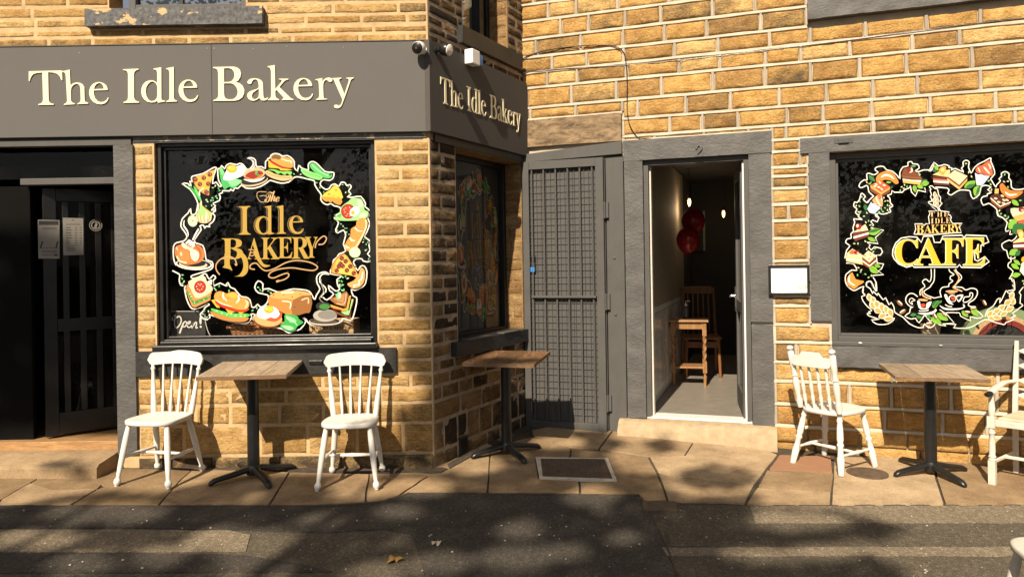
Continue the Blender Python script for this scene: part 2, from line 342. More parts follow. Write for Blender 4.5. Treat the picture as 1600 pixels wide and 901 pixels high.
GLYPHS = '''{"T":[[92,0,92,17,123,21,142,31,152,50,156,81,156,433,149,433,102,426,65,403,41,367,29,318,11,318,11,455,410,455,410,317,394,317,381,368,357,404,319,426,269,433,263,433,263,81,267,49,276,30,296,21,328,17,328,0]],"h":[[18,0,18,16,35,19,45,26,51,37,52,56,52,399,51,417,46,429,36,437,19,440,19,455,148,455,148,267,168,289,190,305,215,315,243,318,281,312,309,292,325,258,330,212,330,56,332,38,337,26,347,19,363,16,363,0,202,0,202,16,207,16,219,19,228,26,233,38,235,56,235,217,229,258,219,268,203,271,173,262,148,235,148,56,154,26,164,19,180,16,180,0]],"e":[[154,-10,117,-5,85,10,58,35,37,69,24,109,19,157,24,201,38,240,59,273,87,298,120,313,157,318,185,316,209,309,230,297,249,280,264,259,274,234,281,206,283,173,283,166,117,166,123,112,138,73,164,50,199,42,219,45,237,53,254,67,270,86,285,73,258,36,228,11,193,-5],[116,192,201,192,201,215,199,252,193,277,181,292,161,297,141,291,127,274,119,244,116,203]],"I":[[13,0,13,17,42,23,61,32,72,49,75,75,75,387,72,412,63,427,45,435,13,439,13,455,244,455,244,439,214,435,196,427,186,412,183,387,183,77,187,44,194,34,206,26,246,17,246,0]],"d":[[140,-10,107,-5,78,10,53,35,35,66,23,104,19,147,24,196,36,237,55,272,81,297,112,313,146,318,168,316,189,309,207,297,223,280,223,401,220,419,212,430,198,437,176,439,176,455,319,455,319,75,325,41,335,32,353,28,353,11,294,6,223,-10,223,39,207,18,188,2,166,-7],[171,28,187,31,202,41,215,56,223,76,223,242,217,257,206,270,191,278,174,281,159,279,147,273,138,263,130,250,121,210,118,153,120,98,130,58,146,36]],"l":[[18,0,18,16,35,19,45,26,51,37,52,56,52,398,47,429,38,436,20,439,20,455,148,455,148,56,154,26,164,19,180,16,180,0]],"B":[[16,0,16,17,45,22,62,32,72,51,75,82,75,369,69,412,62,425,51,433,15,439,15,455,220,455,274,452,318,444,352,429,377,409,391,383,396,351,389,313,369,283,335,261,287,247,344,231,385,206,410,173,418,132,415,102,407,76,392,54,371,35,345,19,314,9,278,2,238,0],[182,252,188,252,234,257,263,272,279,301,285,345,281,385,269,412,248,428,216,434,198,432,188,425,182,391],[222,24,259,30,283,49,296,81,301,128,295,176,277,208,245,225,197,231,182,231,182,65,184,46,190,33,202,26]],"a":[[255,-10,232,-7,216,1,205,15,200,35,176,16,151,2,124,-6,95,-9,64,-4,40,11,25,34,20,63,23,84,31,104,45,121,63,136,119,164,199,190,199,241,196,266,187,282,171,292,148,296,129,294,115,290,107,283,104,274,113,257,123,231,120,215,110,202,95,194,77,191,59,194,45,203,36,218,33,236,37,259,49,278,69,295,95,308,126,316,162,318,223,312,263,292,276,277,285,259,291,236,293,210,293,62,295,40,304,34,320,42,329,28,312,11,294,-1,275,-8],[151,34,174,41,199,63,199,169,164,157,138,139,123,114,118,84,120,62,126,46,137,37]],"k":[[17,0,17,16,35,19,45,26,51,38,52,56,52,398,47,429,38,436,20,439,21,455,148,455,148,169,227,248,240,264,244,278,235,290,209,293,206,293,206,310,345,310,345,293,308,284,275,260,222,209,346,34,360,21,376,16,376,0,211,0,211,16,217,16,234,20,239,32,232,49,163,147,148,134,148,56,154,26,164,19,180,16,180,0]],"r":[[18,0,18,16,35,19,45,26,51,37,52,56,52,252,51,273,46,285,37,291,20,293,21,310,146,310,146,252,165,280,187,301,210,314,233,318,258,315,275,304,286,287,289,266,287,248,278,234,265,225,248,222,233,224,222,231,207,250,199,257,189,260,175,255,162,241,152,220,149,192,149,56,152,37,159,25,173,19,197,16,197,0]],"y":[[52,-140,29,-137,10,-125,-3,-107,-7,-84,-4,-67,5,-53,18,-43,36,-40,51,-42,64,-49,72,-61,75,-76,74,-81,74,-87,77,-96,86,-99,99,-92,114,-74,129,-44,140,-5,36,251,25,275,15,287,-3,293,-5,293,-5,310,162,310,162,293,136,289,130,284,128,275,130,267,133,257,185,119,230,241,236,260,238,274,236,284,229,289,203,293,203,310,300,310,300,293,287,290,277,281,259,242,162,-24,129,-96,113,-117,95,-131,76,-138]],"A":[[-9,0,-9,18,9,21,24,30,36,47,49,75,206,466,224,465,384,87,411,34,425,22,443,18,443,0,229,0,229,18,253,20,270,25,280,34,283,46,273,81,253,132,103,132,79,71,76,59,75,48,78,35,87,26,102,20,124,18,128,18,128,0],[113,161,242,161,177,319]],"K":[[16,0,16,17,45,22,63,32,72,50,75,81,75,379,72,406,63,424,45,434,17,439,17,455,242,455,242,439,205,432,194,425,187,415,183,379,183,234,321,373,342,398,349,418,345,427,334,434,316,437,291,439,291,455,486,455,486,439,477,439,447,434,415,419,381,395,345,361,271,285,463,46,487,25,519,17,519,0,281,0,281,17,306,18,322,21,331,27,334,34,329,47,316,66,199,214,183,198,183,81,186,50,195,32,213,22,242,17,242,0]],"E":[[14,0,14,17,44,20,62,30,72,48,75,78,75,369,72,405,62,425,44,435,16,439,16,455,399,455,399,320,383,320,378,349,369,373,356,392,340,406,295,424,232,430,200,428,191,424,186,417,183,388,183,246,193,246,232,252,259,269,277,300,288,345,304,345,304,118,287,118,282,154,273,181,259,201,241,213,216,220,185,222,183,222,183,67,185,47,192,35,206,29,230,28,276,30,313,39,345,53,371,75,393,105,411,143,430,143,402,0]],"R":[[15,0,15,17,45,22,62,32,72,50,75,81,75,379,71,406,62,424,44,434,16,439,16,455,217,455,264,453,305,448,339,439,367,426,389,409,405,388,414,363,417,334,411,296,392,265,360,241,315,224,432,50,452,26,463,19,478,17,480,17,480,0,338,0,201,212,182,212,182,81,185,50,194,32,212,22,242,17,242,0],[182,234,203,234,249,240,280,258,298,290,304,336,299,378,284,407,259,425,224,431,202,429,190,422,184,409,182,385]],"Y":[[101,0,101,17,131,22,148,32,157,50,161,81,161,179,46,387,29,414,14,429,1,435,-13,438,-13,455,207,455,207,438,195,438,167,432,158,425,156,416,164,392,248,226,333,366,345,389,349,408,345,421,336,430,320,436,298,438,295,438,295,455,439,455,439,438,423,434,409,424,383,392,268,203,268,81,271,50,280,32,298,22,328,17,328,0]],"C":[[257,-11,193,-3,137,20,91,56,56,104,34,162,26,228,34,294,56,351,92,399,139,435,195,458,259,465,309,459,367,440,388,435,408,443,419,465,437,465,437,308,420,308,392,364,356,407,335,423,313,434,290,441,265,443,228,437,198,419,174,389,157,347,147,293,144,226,147,164,159,114,177,74,203,46,237,29,278,24,318,29,358,45,395,71,428,106,447,89,409,45,365,14,314,-5]],"F":[[15,0,15,17,45,23,62,34,72,53,75,84,75,375,71,405,61,423,43,433,14,439,14,455,394,455,394,320,377,320,369,357,355,385,336,406,310,420,275,428,230,431,200,429,186,421,182,398,182,247,190,247,229,253,256,270,274,301,284,347,302,347,302,118,285,118,274,168,257,200,229,218,189,224,182,224,182,81,188,43,196,31,210,24,257,17,257,0]],"D":[[20,0,20,17,47,21,63,30,71,46,74,75,74,374,71,407,61,426,43,435,15,439,15,455,222,455,278,452,328,441,370,422,405,396,433,364,452,325,464,279,468,228,461,158,441,101,408,57,362,25,302,6,228,0],[222,24,253,27,279,37,302,53,319,75,333,104,343,139,349,181,351,229,347,291,336,342,319,382,294,410,262,428,223,433,202,431,190,423,184,409,182,385,182,72,184,48,190,34,202,27]],"L":[[15,0,15,17,45,22,62,32,72,50,75,81,75,379,71,407,62,425,44,434,16,439,16,455,250,455,250,439,208,434,196,427,188,416,182,379,182,83,185,47,191,37,200,31,234,28,278,31,315,40,345,56,370,80,391,112,409,154,427,154,402,0]],"H":[[15,0,15,17,45,22,62,32,72,50,75,81,75,379,71,406,62,424,44,434,16,439,16,455,242,455,242,439,204,432,193,425,187,415,182,379,182,251,342,251,342,379,337,415,331,425,320,432,282,439,282,455,507,455,507,439,478,434,461,424,452,407,449,379,449,81,452,52,461,33,478,22,507,17,507,0,282,0,282,17,311,21,329,31,339,49,342,81,342,221,182,221,182,81,185,50,194,32,212,22,242,17,242,0]],"S":[[43,-11,43,158,62,158,83,94,111,50,129,34,149,24,172,17,197,15,231,20,257,36,273,60,279,89,275,110,265,129,248,146,225,160,163,191,112,221,77,253,56,289,50,332,54,370,67,403,88,429,115,449,148,462,185,466,229,461,282,448,291,446,300,445,313,450,320,466,339,466,339,319,322,319,310,354,293,385,272,410,248,429,222,441,194,445,163,440,140,426,125,406,120,380,124,356,137,336,159,319,189,303,253,273,290,253,317,233,337,211,350,188,357,162,359,133,354,93,339,58,314,29,281,8,240,-6,192,-10,158,-8,126,1,98,9,85,12,69,7,61,-11]],"P":[[15,0,15,17,45,22,62,32,72,50,75,81,75,379,71,406,62,424,44,434,16,439,16,455,214,455,287,452,336,440,366,422,390,398,404,367,409,332,406,305,398,280,385,259,367,240,343,225,314,214,281,208,242,206,182,206,182,81,185,50,194,32,212,22,242,17,242,0],[182,230,201,230,244,235,272,253,287,283,292,329,288,375,275,406,252,425,216,431,199,429,189,424,184,414,182,398]],"O":[[261,-11,213,-6,169,7,129,29,94,58,66,93,45,134,32,179,28,228,32,276,45,321,66,362,95,397,130,426,170,448,216,462,265,466,313,462,357,448,397,427,431,399,459,364,481,323,494,277,498,228,494,179,481,134,459,93,430,58,395,29,355,7,310,-6],[265,12,300,18,328,36,351,66,367,108,376,162,379,228,377,278,371,321,362,358,348,389,330,412,310,430,286,440,260,443,225,437,196,419,174,389,158,347,148,294,145,228,147,178,153,135,163,98,177,67,195,43,215,26,238,16]],"2":[[24,0,24,69,123,171,187,245,206,277,218,307,224,338,226,371,223,405,212,427,196,441,174,445,145,438,126,416,116,380,112,329,77,333,50,344,32,365,26,396,30,419,43,441,63,459,92,474,129,483,174,486,209,484,240,479,267,469,288,456,306,440,318,421,325,399,328,375,319,329,291,281,238,220,154,138,87,74,244,74,263,77,279,86,292,101,300,120,305,141,345,141,341,0]],"&":[[187,-7,154,-5,125,2,99,13,77,28,59,46,46,69,38,95,36,125,43,172,63,208,96,238,139,266,99,318,85,348,81,382,83,406,89,426,99,444,114,459,153,480,204,487,252,480,289,460,303,445,313,427,318,407,320,383,314,344,293,312,262,283,224,258,354,133,382,181,401,240,461,240,434,160,415,125,392,95,490,0,410,0,352,56,319,31,281,11,238,-2],[188,293,222,315,245,336,258,358,262,383,258,405,246,423,227,435,202,439,177,435,156,424,143,406,138,383,142,360,151,338],[189,46,229,49,263,60,291,75,314,93,175,229,142,207,118,185,103,160,97,127,104,94,122,68,151,51]],"sT":[[212,175,182,179,160,192,145,212,140,238,148,275,171,315,208,354,260,388,322,412,388,420,462,409,504,401,532,398,556,401,574,408,577,409,579,410,584,404,574,382,547,358,530,350,510,348,474,353,427,369,379,384,340,390,308,386,275,375,245,359,217,338,193,314,175,289,164,263,160,239,163,223,171,211,183,202,199,199,216,203,233,212,266,245,290,289,299,337,299,347,298,356,300,362,305,365,316,355,327,329,331,298,327,265,315,236,296,210,271,191,243,179],[166,-5,111,1,72,16,48,41,40,73,45,98,60,118,81,131,106,136,126,133,141,126,151,114,154,100,151,85,143,74,122,64,109,64,99,61,91,56,89,46,93,35,106,25,126,17,152,15,186,18,217,29,245,49,271,78,295,118,317,170,352,247,395,302,434,335,457,347,461,345,463,339,458,327,442,300,431,257,422,205,406,151,380,101,343,58,295,24,236,3]],"sh":[[343,62,317,38,298,21,269,2,240,-4,221,0,206,11,196,29,192,52,199,83,210,103,233,132,271,175,274,181,271,185,251,179,222,160,186,125,147,74,99,1,14,-5,101,160,79,135,56,113,43,127,84,167,122,213,158,273,221,385,302,394,164,132,197,165,227,188,254,202,278,207,297,203,313,192,322,174,326,150,322,131,312,111,276,64,260,42,255,28,259,21,282,34,329,75]],"se":[[101,-5,65,1,37,16,18,40,11,66,16,90,28,114,47,138,71,160,126,194,155,204,182,207,205,204,224,194,236,180,240,162,236,142,222,123,199,105,171,90,97,69,88,47,85,30,90,19,106,15,135,19,165,30,196,48,228,75,240,62,206,33,170,12,134,-1],[104,86,126,91,147,100,181,131,191,148,194,165,191,181,182,186,159,173,131,136]]}'''
# ================================================================== ground
random.seed(4)
def gpoly(mb, pxs, lift, col=None, inset=0, skirt=None, jit=0):
    P = [G(x, y) for x, y in pxs]
    if inset:
        c = sum(P, Vector())/len(P); n = len(P); Q = []
        for i in range(n):
            a = (P[i]-P[i-1]).normalized(); b = (P[(i+1) % n]-P[i]).normalized()
            na = Vector((-a.y, a.x, 0)); nb = Vector((-b.y, b.x, 0))
            if na.dot(c-P[i]) < 0: na = -na
            if nb.dot(c-P[i]) < 0: nb = -nb
            m = (na+nb); m = m/max(.5, m.length_squared)*2 if m.length > .3 else na
            Q.append(P[i]+m*inset)
        P = Q
    if col: mb.col = col
    up = lambda q, d: Vector((q.x, q.y, gz(q.x, q.y)+d))
    mb.prism([[(q.x, q.y) for q in P]], lambda a, b, d: Vector((a, b, gz(a, b)+d)), skirt if skirt is not None else lift-.02, lift)
def gsheet(name, x0, x1, y0, y1, lift, mat, kind='structure'):
    mb = MB(); n = 12
    for i in range(n):
        for j in range(n):
            xs = [x0+(x1-x0)*i/n, x0+(x1-x0)*(i+1)/n]; ys = [y0+(y1-y0)*j/n, y0+(y1-y0)*(j+1)/n]
            mb.add([(x, y, gz(x, y)+lift) for x, y in ((xs[0], ys[0]), (xs[1], ys[0]), (xs[1], ys[1]), (xs[0], ys[1]))], [(0, 1, 2, 3)])
    o = mb.build(name, mat); o['kind'] = kind; return o
gsheet('ground', -150, 150, -150, 150, -.012, M_['asphalt'])
def wob(pts, amp=1.2, step=14):
    out = []
    for i in range(len(pts)):
        a = pts[i]; b = pts[(i+1) % len(pts)]; L = math.hypot(b[0]-a[0], b[1]-a[1]); n = max(1, min(40, int(L/step)))
        for k in range(n):
            t = k/n; x = a[0]+(b[0]-a[0])*t; y = a[1]+(b[1]-a[1])*t
            out.append((x+amp*noise.noise(Vector((x*.05, y*.05, 1))), y+amp*.8*noise.noise(Vector((x*.05, y*.05, 7)))))
    return out
def patch(name, pxs, lift, mat, amp=1.6):
    mb = MB(); P = [G(x, y) for x, y in wob(pxs, amp)]
    mb.prism([[(q.x, q.y) for q in P]], lambda a, b, d: Vector((a, b, gz(a, b)+d)), -.02, lift)
    o = mb.build(name, mat); o['kind'] = 'structure'; return o
patch('road', [(-500, 789), (300, 790), (490, 790), (545, 788), (600, 783), (640, 770), (760, 771), (900, 772), (1000, 774), (1012, 783), (1065, 787), (1150, 788), (1640, 788), (2200, 786), (2200, 1000), (2200, 1400), (-500, 1400)], -.004, M_['asphalt'])
patch('asphalt_patch', [(-500, 791), (300, 791), (480, 791), (545, 789), (600, 784), (640, 771.5), (760, 772), (900, 773.5), (1000, 776), (1014, 800), (1035, 845), (1060, 910), (1085, 1000), (680, 1000), (664, 900), (645, 835), (600, 826), (500, 832), (395, 828), (200, 824), (-500, 824)], .001, M_['darkasphalt'])
patch('asphalt_strip', [(-500, 862), (200, 863), (382, 866), (470, 880), (520, 893), (300, 894), (-500, 896)], .001, M_['darkasphalt'])
patch('concrete_strip', [(1035, 855), (1300, 854), (1640, 854), (2100, 853), (2100, 866), (1640, 868), (1300, 867), (1042, 868)], .002, M_['paleasphalt'])
patch('asphalt_strip', [(1040, 822), (1180, 817), (1640, 817), (2100, 815), (2100, 850), (1640, 852), (1300, 853), (1048, 853)], .001, M_['asphalt'])
patch('asphalt_strip', [(1172, 790), (1640, 789.5), (2100, 788), (2100, 814), (1640, 816.5), (1180, 816.5)], .001, M_['paleasphalt'])
patch('asphalt_strip', [(-500, 826), (200, 827), (362, 828), (390, 836), (384, 860), (200, 861), (-500, 860)], .001, M_['paleasphalt'])
# pavement: individual flags over a dirt bed
bed = MB(); gpoly(bed, [(-500, 770), (-500, 700), (2000, 700), (2000, 786), (1100, 787), (1008, 784), (1000, 775), (640, 772), (600, 784), (500, 789.5), (-500, 789.5)], -.006)
bed2 = MB()
for a, b in (((-6, 5.1), (-2.9, 5.7)),): pass
o = bed.build('pavement_bed', M_['joint']); o['kind'] = 'structure'
gsheet('pavement_bed', -.9, 5.5, 5.5, 7.2, -.008, M_['joint'])
flags = [
 [(-260, 727), (91, 729), (2, 781), (-6, 790), (-420, 790)], [(91, 729), (186, 733), (152, 764), (81, 766), (47, 755)], [(47, 755), (81, 766), (152, 764), (111, 789.5), (-4, 789.5), (2, 781)],
 [(186, 733), (302, 733), (272, 761), (165, 760), (155, 757)], [(165, 760), (272, 761), (248, 789.5), (112, 789.5), (152, 764)], [(302, 733), (452, 738), (420, 789.5), (249, 789.5), (272, 761)],
 [(452, 738), (577, 741), (570, 785.5), (490, 789.5), (421, 789.5)], [(577, 741), (640, 739), (670, 744), (623, 775), (600, 782.5), (571, 785.5)], [(640, 739), (709, 716), (766, 704), (764, 745), (761, 769.5), (641, 769.5), (624, 775), (670, 744)],
 [(766, 700), (830, 683), (893, 700), (890, 716), (837, 716), (842, 750), (905, 753), (906, 771.5), (762, 769.5)], [(893, 700), (1012, 714), (1026, 738), (1043, 782), (1010, 783), (1000, 773), (907, 771.5), (906, 754), (963, 753), (950, 717), (891, 716)],
 [(830, 672), (880, 664), (958, 672), (935, 702), (893, 699), (832, 682)], [(958, 672), (1085, 690), (1070, 712), (1014, 713), (936, 703)],
 [(1014, 714), (1070, 712), (1085, 690), (1180, 698), (1215, 711), (1198, 733), (1178, 759), (1060, 746), (1027, 737)], [(1028, 739), (1060, 747), (1178, 760), (1165, 787), (1044, 783)],
 [(1200, 733), (1216, 711), (1300, 713), (1303, 739)], [(1198, 735), (1303, 740), (1300, 768), (1184, 760)], [(1183, 762), (1299, 769), (1298, 787), (1166, 787.5)],
 [(1303, 713), (1462, 716), (1462, 748), (1475, 787), (1299, 787), (1302, 740)], [(1463, 716), (1640, 728), (1660, 787), (1476, 787), (1463, 748)], [(1642, 728), (1900, 745), (1900, 786), (1662, 787)]]
mb = MB()
for i, fl in enumerate(flags):
    t = random.random()*.7+(.3 if i >= 13 else 0); g = 1.0 if i == 15 else 0.0
    pts = wob(fl, 1.5, 7)
    gpoly(mb, pts, .004+random.uniform(0, .004), (t, g, random.random(), 1), .006 if i != 15 else .012, -.03)
o = mb.build('pavement', M_['flag'], bevel=.005); o['kind'] = 'structure'
patch('tar_seam', [(1011, 784), (1016, 800), (1037, 845), (1062, 910), (1086, 1000), (1091, 1000), (1066, 910), (1040, 845), (1019, 800), (1014, 784)], .0035, M_['joint'], .8)
patch('tar_seam', [(-500, 788.5), (300, 789.2), (490, 789.2), (545, 787.2), (600, 782.5), (640, 769.6), (760, 770), (900, 771.2), (1000, 773), (1000, 774.4), (900, 772.9), (760, 772), (640, 771.6), (601, 784.6), (545, 789.2), (490, 791.2), (300, 791), (-500, 790.5)], .0035, M_['joint'], .9)
patch('wall_base_dirt', [(225, 727), (330, 729), (450, 731), (560, 733), (690, 732), (700, 734), (688, 740), (560, 739), (450, 736.5), (330, 735), (225, 733)], .0125, M_['joint'], 2.2)
patch('wall_base_dirt', [(700, 727), (745, 701), (800, 677), (826, 664), (828, 671), (800, 683), (748, 708), (703, 733)], .0125, M_['joint'], 1.6)
# ================================================================== masonry
def cells(rect, opens):
    u0, u1, v0, v1 = rect
    us = sorted({u0, u1, *[x for o in opens for x in o[:2] if u0 < x < u1]}); vs = sorted({v0, v1, *[x for o in opens for x in o[2:4] if v0 < x < v1]})
    for i in range(len(us)-1):
        for j in range(len(vs)-1):
            cu = (us[i]+us[i+1])/2; cv = (vs[j]+vs[j+1])/2
            if not any(o[0] < cu < o[1] and o[2] < cv < o[3] for o in opens): yield us[i], us[i+1], vs[j], vs[j+1]
def backing(mb, W, rect, opens, wf, wb, mf, ms):
    for u0, u1, v0, v1 in cells(rect, opens):
        p = [W.pt(u0, v0, wf), W.pt(u1, v0, wf), W.pt(u1, v0, wb), W.pt(u0, v0, wb), W.pt(u0, v1, wf), W.pt(u1, v1, wf), W.pt(u1, v1, wb), W.pt(u0, v1, wb)]
        mb.add(p, [(0, 1, 5, 4)], mf); mb.add(p, [(0, 3, 2, 1), (4, 5, 6, 7), (1, 2, 6, 5), (2, 3, 7, 6), (3, 0, 4, 7)], ms)
def stone(mb, W, u0, u1, v0, v1, w0, bulge, rough, edge, seed, cell=.035, jit=.004):
    nx = max(4, min(16, int((u1-u0)/cell))); ny = max(3, min(9, int((v1-v0)/cell)))
    us = [0, .12]+[i/(nx-2) for i in range(1, nx-2)]+[.88, 1]; 
    du = u1-u0; dv = v1-v0
    xs = sorted({0, min(.3, .010/du), 1-min(.3, .010/du), 1, *[i/nx for i in range(1, nx)]}); ys = sorted({0, min(.3, .010/dv), 1-min(.3, .010/dv), 1, *[j/ny for j in range(1, ny)]})
    vs = []
    for b in ys:
        for a in xs:
            u = u0+du*a; v = v0+dv*b
            e = min(a, 1-a)*du; e2 = min(b, 1-b)*dv; ed = min(e, e2)
            q = Vector((u*6+seed, v*6, seed*.37))
            u += jit*noise.noise(Vector((u*9, v*9, seed))); v += jit*noise.noise(Vector((u*7, v*9, seed+9)))
            if ed < 1e-5: w = w0-.012
            else:
                s = min(1, ed/edge); s = s*(2-s)
                w = w0+bulge*s+rough*s*(noise.fractal(q*1.6, .8, 2.1, 5)+.45*noise.noise(q*6))
            vs.append(W.pt(u, v, w))
    m = len(xs); fs = [(j*m+i, j*m+i+1, (j+1)*m+i+1, (j+1)*m+i) for j in range(len(ys)-1) for i in range(m-1)]
    mb.add(vs, fs, 0)
def fill(W, rect, courses, opens, lens, gap, cb, start=0):
    """walk the courses; call cb(u0,u1,v0,v1,course) for every stone"""
    u0, u1 = rect
    for ci in range(len(courses)-1):
        va, vb = courses[ci], courses[ci+1]
        bs = sorted({u0, u1, *[x for o in opens if o[3] > va+.02 and o[2] < vb-.02 for x in o[:2] if u0 < x < u1]})
        segs = []
        for i in range(len(bs)-1):
            cu = (bs[i]+bs[i+1])/2; lo, hi = va, vb; dead = False
            for o in opens:
                if o[0] < cu < o[1]:
                    if o[2] <= lo+.025 and o[3] >= hi-.025: dead = True
                    elif o[2] <= lo+.025 and o[3] > lo: lo = max(lo, o[3])
                    elif o[3] >= hi-.025 and o[2] < hi: hi = min(hi, o[2])
            if dead or hi-lo < .03: continue
            if segs and abs(segs[-1][1]-bs[i]) < 1e-6 and abs(segs[-1][2]-lo) < 1e-6 and abs(segs[-1][3]-hi) < 1e-6: segs[-1][1] = bs[i+1]
            else: segs.append([bs[i], bs[i+1], lo, hi])
        for a, b, lo, hi in segs:
            x = a; first = True
            while x < b-1e-4:
                L = random.uniform(*lens)
                if first and ci % 2: L *= random.uniform(.4, .7)
                first = False
                if b-(x+L) < lens[0]*.55: L = b-x
                cb(x, min(b, x+L), lo, hi, ci); x += L
# ---- openings in wall coordinates (u0,u1,v0,v1)
OL = [(-2.095, -.418, .90, 2.45), (-4.2, -2.39, -.2, 2.44), (-2.42, -1.38, 3.45, 4.7)]
OS = [(.36, 1.50, .84, 2.42), (.50, 1.27, 3.42, 4.8)]
OR = [(.76, 2.03, -.2, 2.40), (2.66, 4.75, .78, 2.36), (2.62, 4.2, 3.60, 4.9)]
bakery = thing('bakery_building', 'sandstone corner bakery with grey shopfront, painted window and open black door', 'building', (-1.5, 6.2, 0))
random.seed(11)
mb = MB()
mb.col = (.5, .2, .5, 1); backing(mb, WL, (-5.2, 0, -.3, 5.2), OL, .0015, -.2, 1, 0)
cl = [-.12, .055, .285, .44, .555, .66, .765, .87]+[.87+.1035*i for i in range(1, 17)]
cl = [-.12, .055, .285, .44, .555, .66, .765, .87, .975, 1.08, 1.185, 1.29, 1.39, 1.495, 1.60, 1.70, 1.81, 1.915, 2.02, 2.125, 2.23, 2.34, 2.45, 2.56, 2.68, 2.79, 2.9, 3.0, 3.1, 3.17, 3.25, 3.32, 3.395, 3.485, 3.57, 3.66, 3.75, 3.84, 3.93, 4.02, 4.11, 4.2, 4.4]
bandL = [(-2.243, -.275, .675, .87), (-2.57, -1.235, 3.31, 3.45), (-2.39, -2.25, .1, 2.44), (-5.2, .02, 2.44, 3.165), (-2.25, 0, 2.43, 2.52)]
def cbL(a, b, lo, hi, ci):
    g = .0055
    low = lo < .7
    soot = random.random()**2*.75
    if hi > 2.6 and -2.2 < (a+b)/2 < -1.2 and hi < 3.35: soot = random.uniform(.55, .9)
    if b > -.03: soot = max(soot, random.uniform(.25, .75))
    if low: soot = max(soot*.9, random.uniform(.15, .6))
    if lo < 0: soot = random.uniform(.85, 1.1)
    mb.col = (random.random()*(.75 if low else 1), soot, random.random(), 1)
    if lo < .0:
        stone(mb, WL, a+g, b-g, lo, hi-g, .035, .006, .010, .02, random.random()*50)
    else:
        stone(mb, WL, a+g, b-g, lo+g, hi-g, .002, .003+random.random()*.002, .003 if not low else .006, .014, random.random()*50)
fill(WL, (-4.9, 0), [c for c in cl if c > .2], OL+bandL, (.26, .52), 0, cbL)
fill(WL, (-2.24, 0), [c for c in cl if c < .3], OL+bandL, (.3, .62), 0, cbL)
mb.build('front_wall', [M_['stoneL'], M_['mortarL']], bakery, smooth=60)
mb = MB()
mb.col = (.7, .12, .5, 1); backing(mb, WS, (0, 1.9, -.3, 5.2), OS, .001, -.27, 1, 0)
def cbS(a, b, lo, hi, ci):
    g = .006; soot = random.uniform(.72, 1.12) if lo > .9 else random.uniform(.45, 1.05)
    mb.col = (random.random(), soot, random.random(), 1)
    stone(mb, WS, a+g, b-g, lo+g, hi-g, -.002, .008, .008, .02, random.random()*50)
bandS = [(.25, 1.62, .75, .87), (.42, 1.45, 3.27, 3.42), (0, 1.66, 2.46, 3.165), (.33, .47, -.05, .09)]
fill(WS, (0, 1.72), [c if c > .3 else c for c in cl], OS+bandS, (.2, .4), 0, cbS)
for u_, v0_, v1_ in ((1.50, .86, 2.42), (1.27, 3.43, 4.2)):      # the far reveals of the side windows, coursed like the wall
    rW = Wall(WS.pt(u_, 0, -.27)[:2], (WS.n.x, WS.n.y)); vv = v0_
    while vv < v1_-.03:
        hh = min(v1_-vv, random.uniform(.095, .12)); cut = random.choice((.27, .27, random.uniform(.1, .17)))
        for a_, b_ in ((0.0, cut), (cut, .27)):
            if b_-a_ > .03: mb.col = (random.random(), random.random()*.45, 0, 1); stone(mb, rW, a_+.004, b_-.004, vv+.005, vv+hh-.005, .001, .003, .004, .014, random.random()*50, .03)
        vv += hh
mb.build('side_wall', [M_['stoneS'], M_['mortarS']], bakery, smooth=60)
# ---- cafe wall
cafe = thing('cafe_building', 'rock faced sandstone cafe with white pointing, open doorway and wide painted window', 'building', (3.0, 6.3, 0))
random.seed(23)
mb = MB(); rb = MB()
mb.col = (.5, .2, .5, 1); rb.col = (.8, 0, 0, 1); backing(mb, WR, (-.6, 6.2, -.4, 5.2), OR, -.006, -.22, 1, 0)
cR = [-.25, -.06, .072, .256, .45, .612, .779, .928, 1.085, 1.172, 1.28, 1.465, 1.655, 1.807, 1.943, 2.079, 2.182, 2.258, 2.39, 2.49, 2.611, 2.769, 2.943, 3.13, 3.275, 3.421, 3.59, 3.76, 3.92, 4.08, 4.25, 4.42]
bandR = [(-.1, .94, 2.41, 2.83), (-.1, 1.125, -.3, 2.45), (.945, 2.212, 2.385, 2.571), (2.02, 2.205, -.2, 2.41), (2.495, 2.67, .955, 2.37), (2.436, 4.9, 2.355, 2.49), (2.655, 4.85, .59, .79), (2.505, 4.4, 3.45, 3.62)]
bandR += [(.76, 2.2, -.3, .085)]
def ribbon(mb, W, p, q, wid, wf, seed):
    (ua, va), (ub, vb) = p, q; L = math.hypot(ub-ua, vb-va); n = max(2, int(L/.05)); hz = abs(ub-ua) > abs(vb-va)
    rings = []
    for i in range(n+1):
        t = i/n; u = ua+(ub-ua)*t; v = va+(vb-va)*t
        d = .0035*noise.noise(Vector((u*5, v*5, seed))); h = wid/2*(1+.28*noise.noise(Vector((u*8, v*8, seed+3)))); k = .003
        pr = [(-h-.002, -.012), (-h+.001, wf-k), (-h+k+.001, wf), (h-k-.001, wf), (h-.001, wf-k), (h+.002, -.012)]
        rings.append([W.pt(u, v+d+o, w) if hz else W.pt(u+d-o, v, w) for o, w in pr])
    vs = [x for r in rings for x in r]; m = 6
    fs = [(i*m+j, (i+1)*m+j, (i+1)*m+j+1, i*m+j+1) for i in range(n) for j in range(m-1)]
    fs += [tuple(range(m)), tuple(n*m+j for j in reversed(range(m)))]
    mb.add(vs, [tuple(reversed(f)) for f in fs])
G2 = .013
jseen = set()
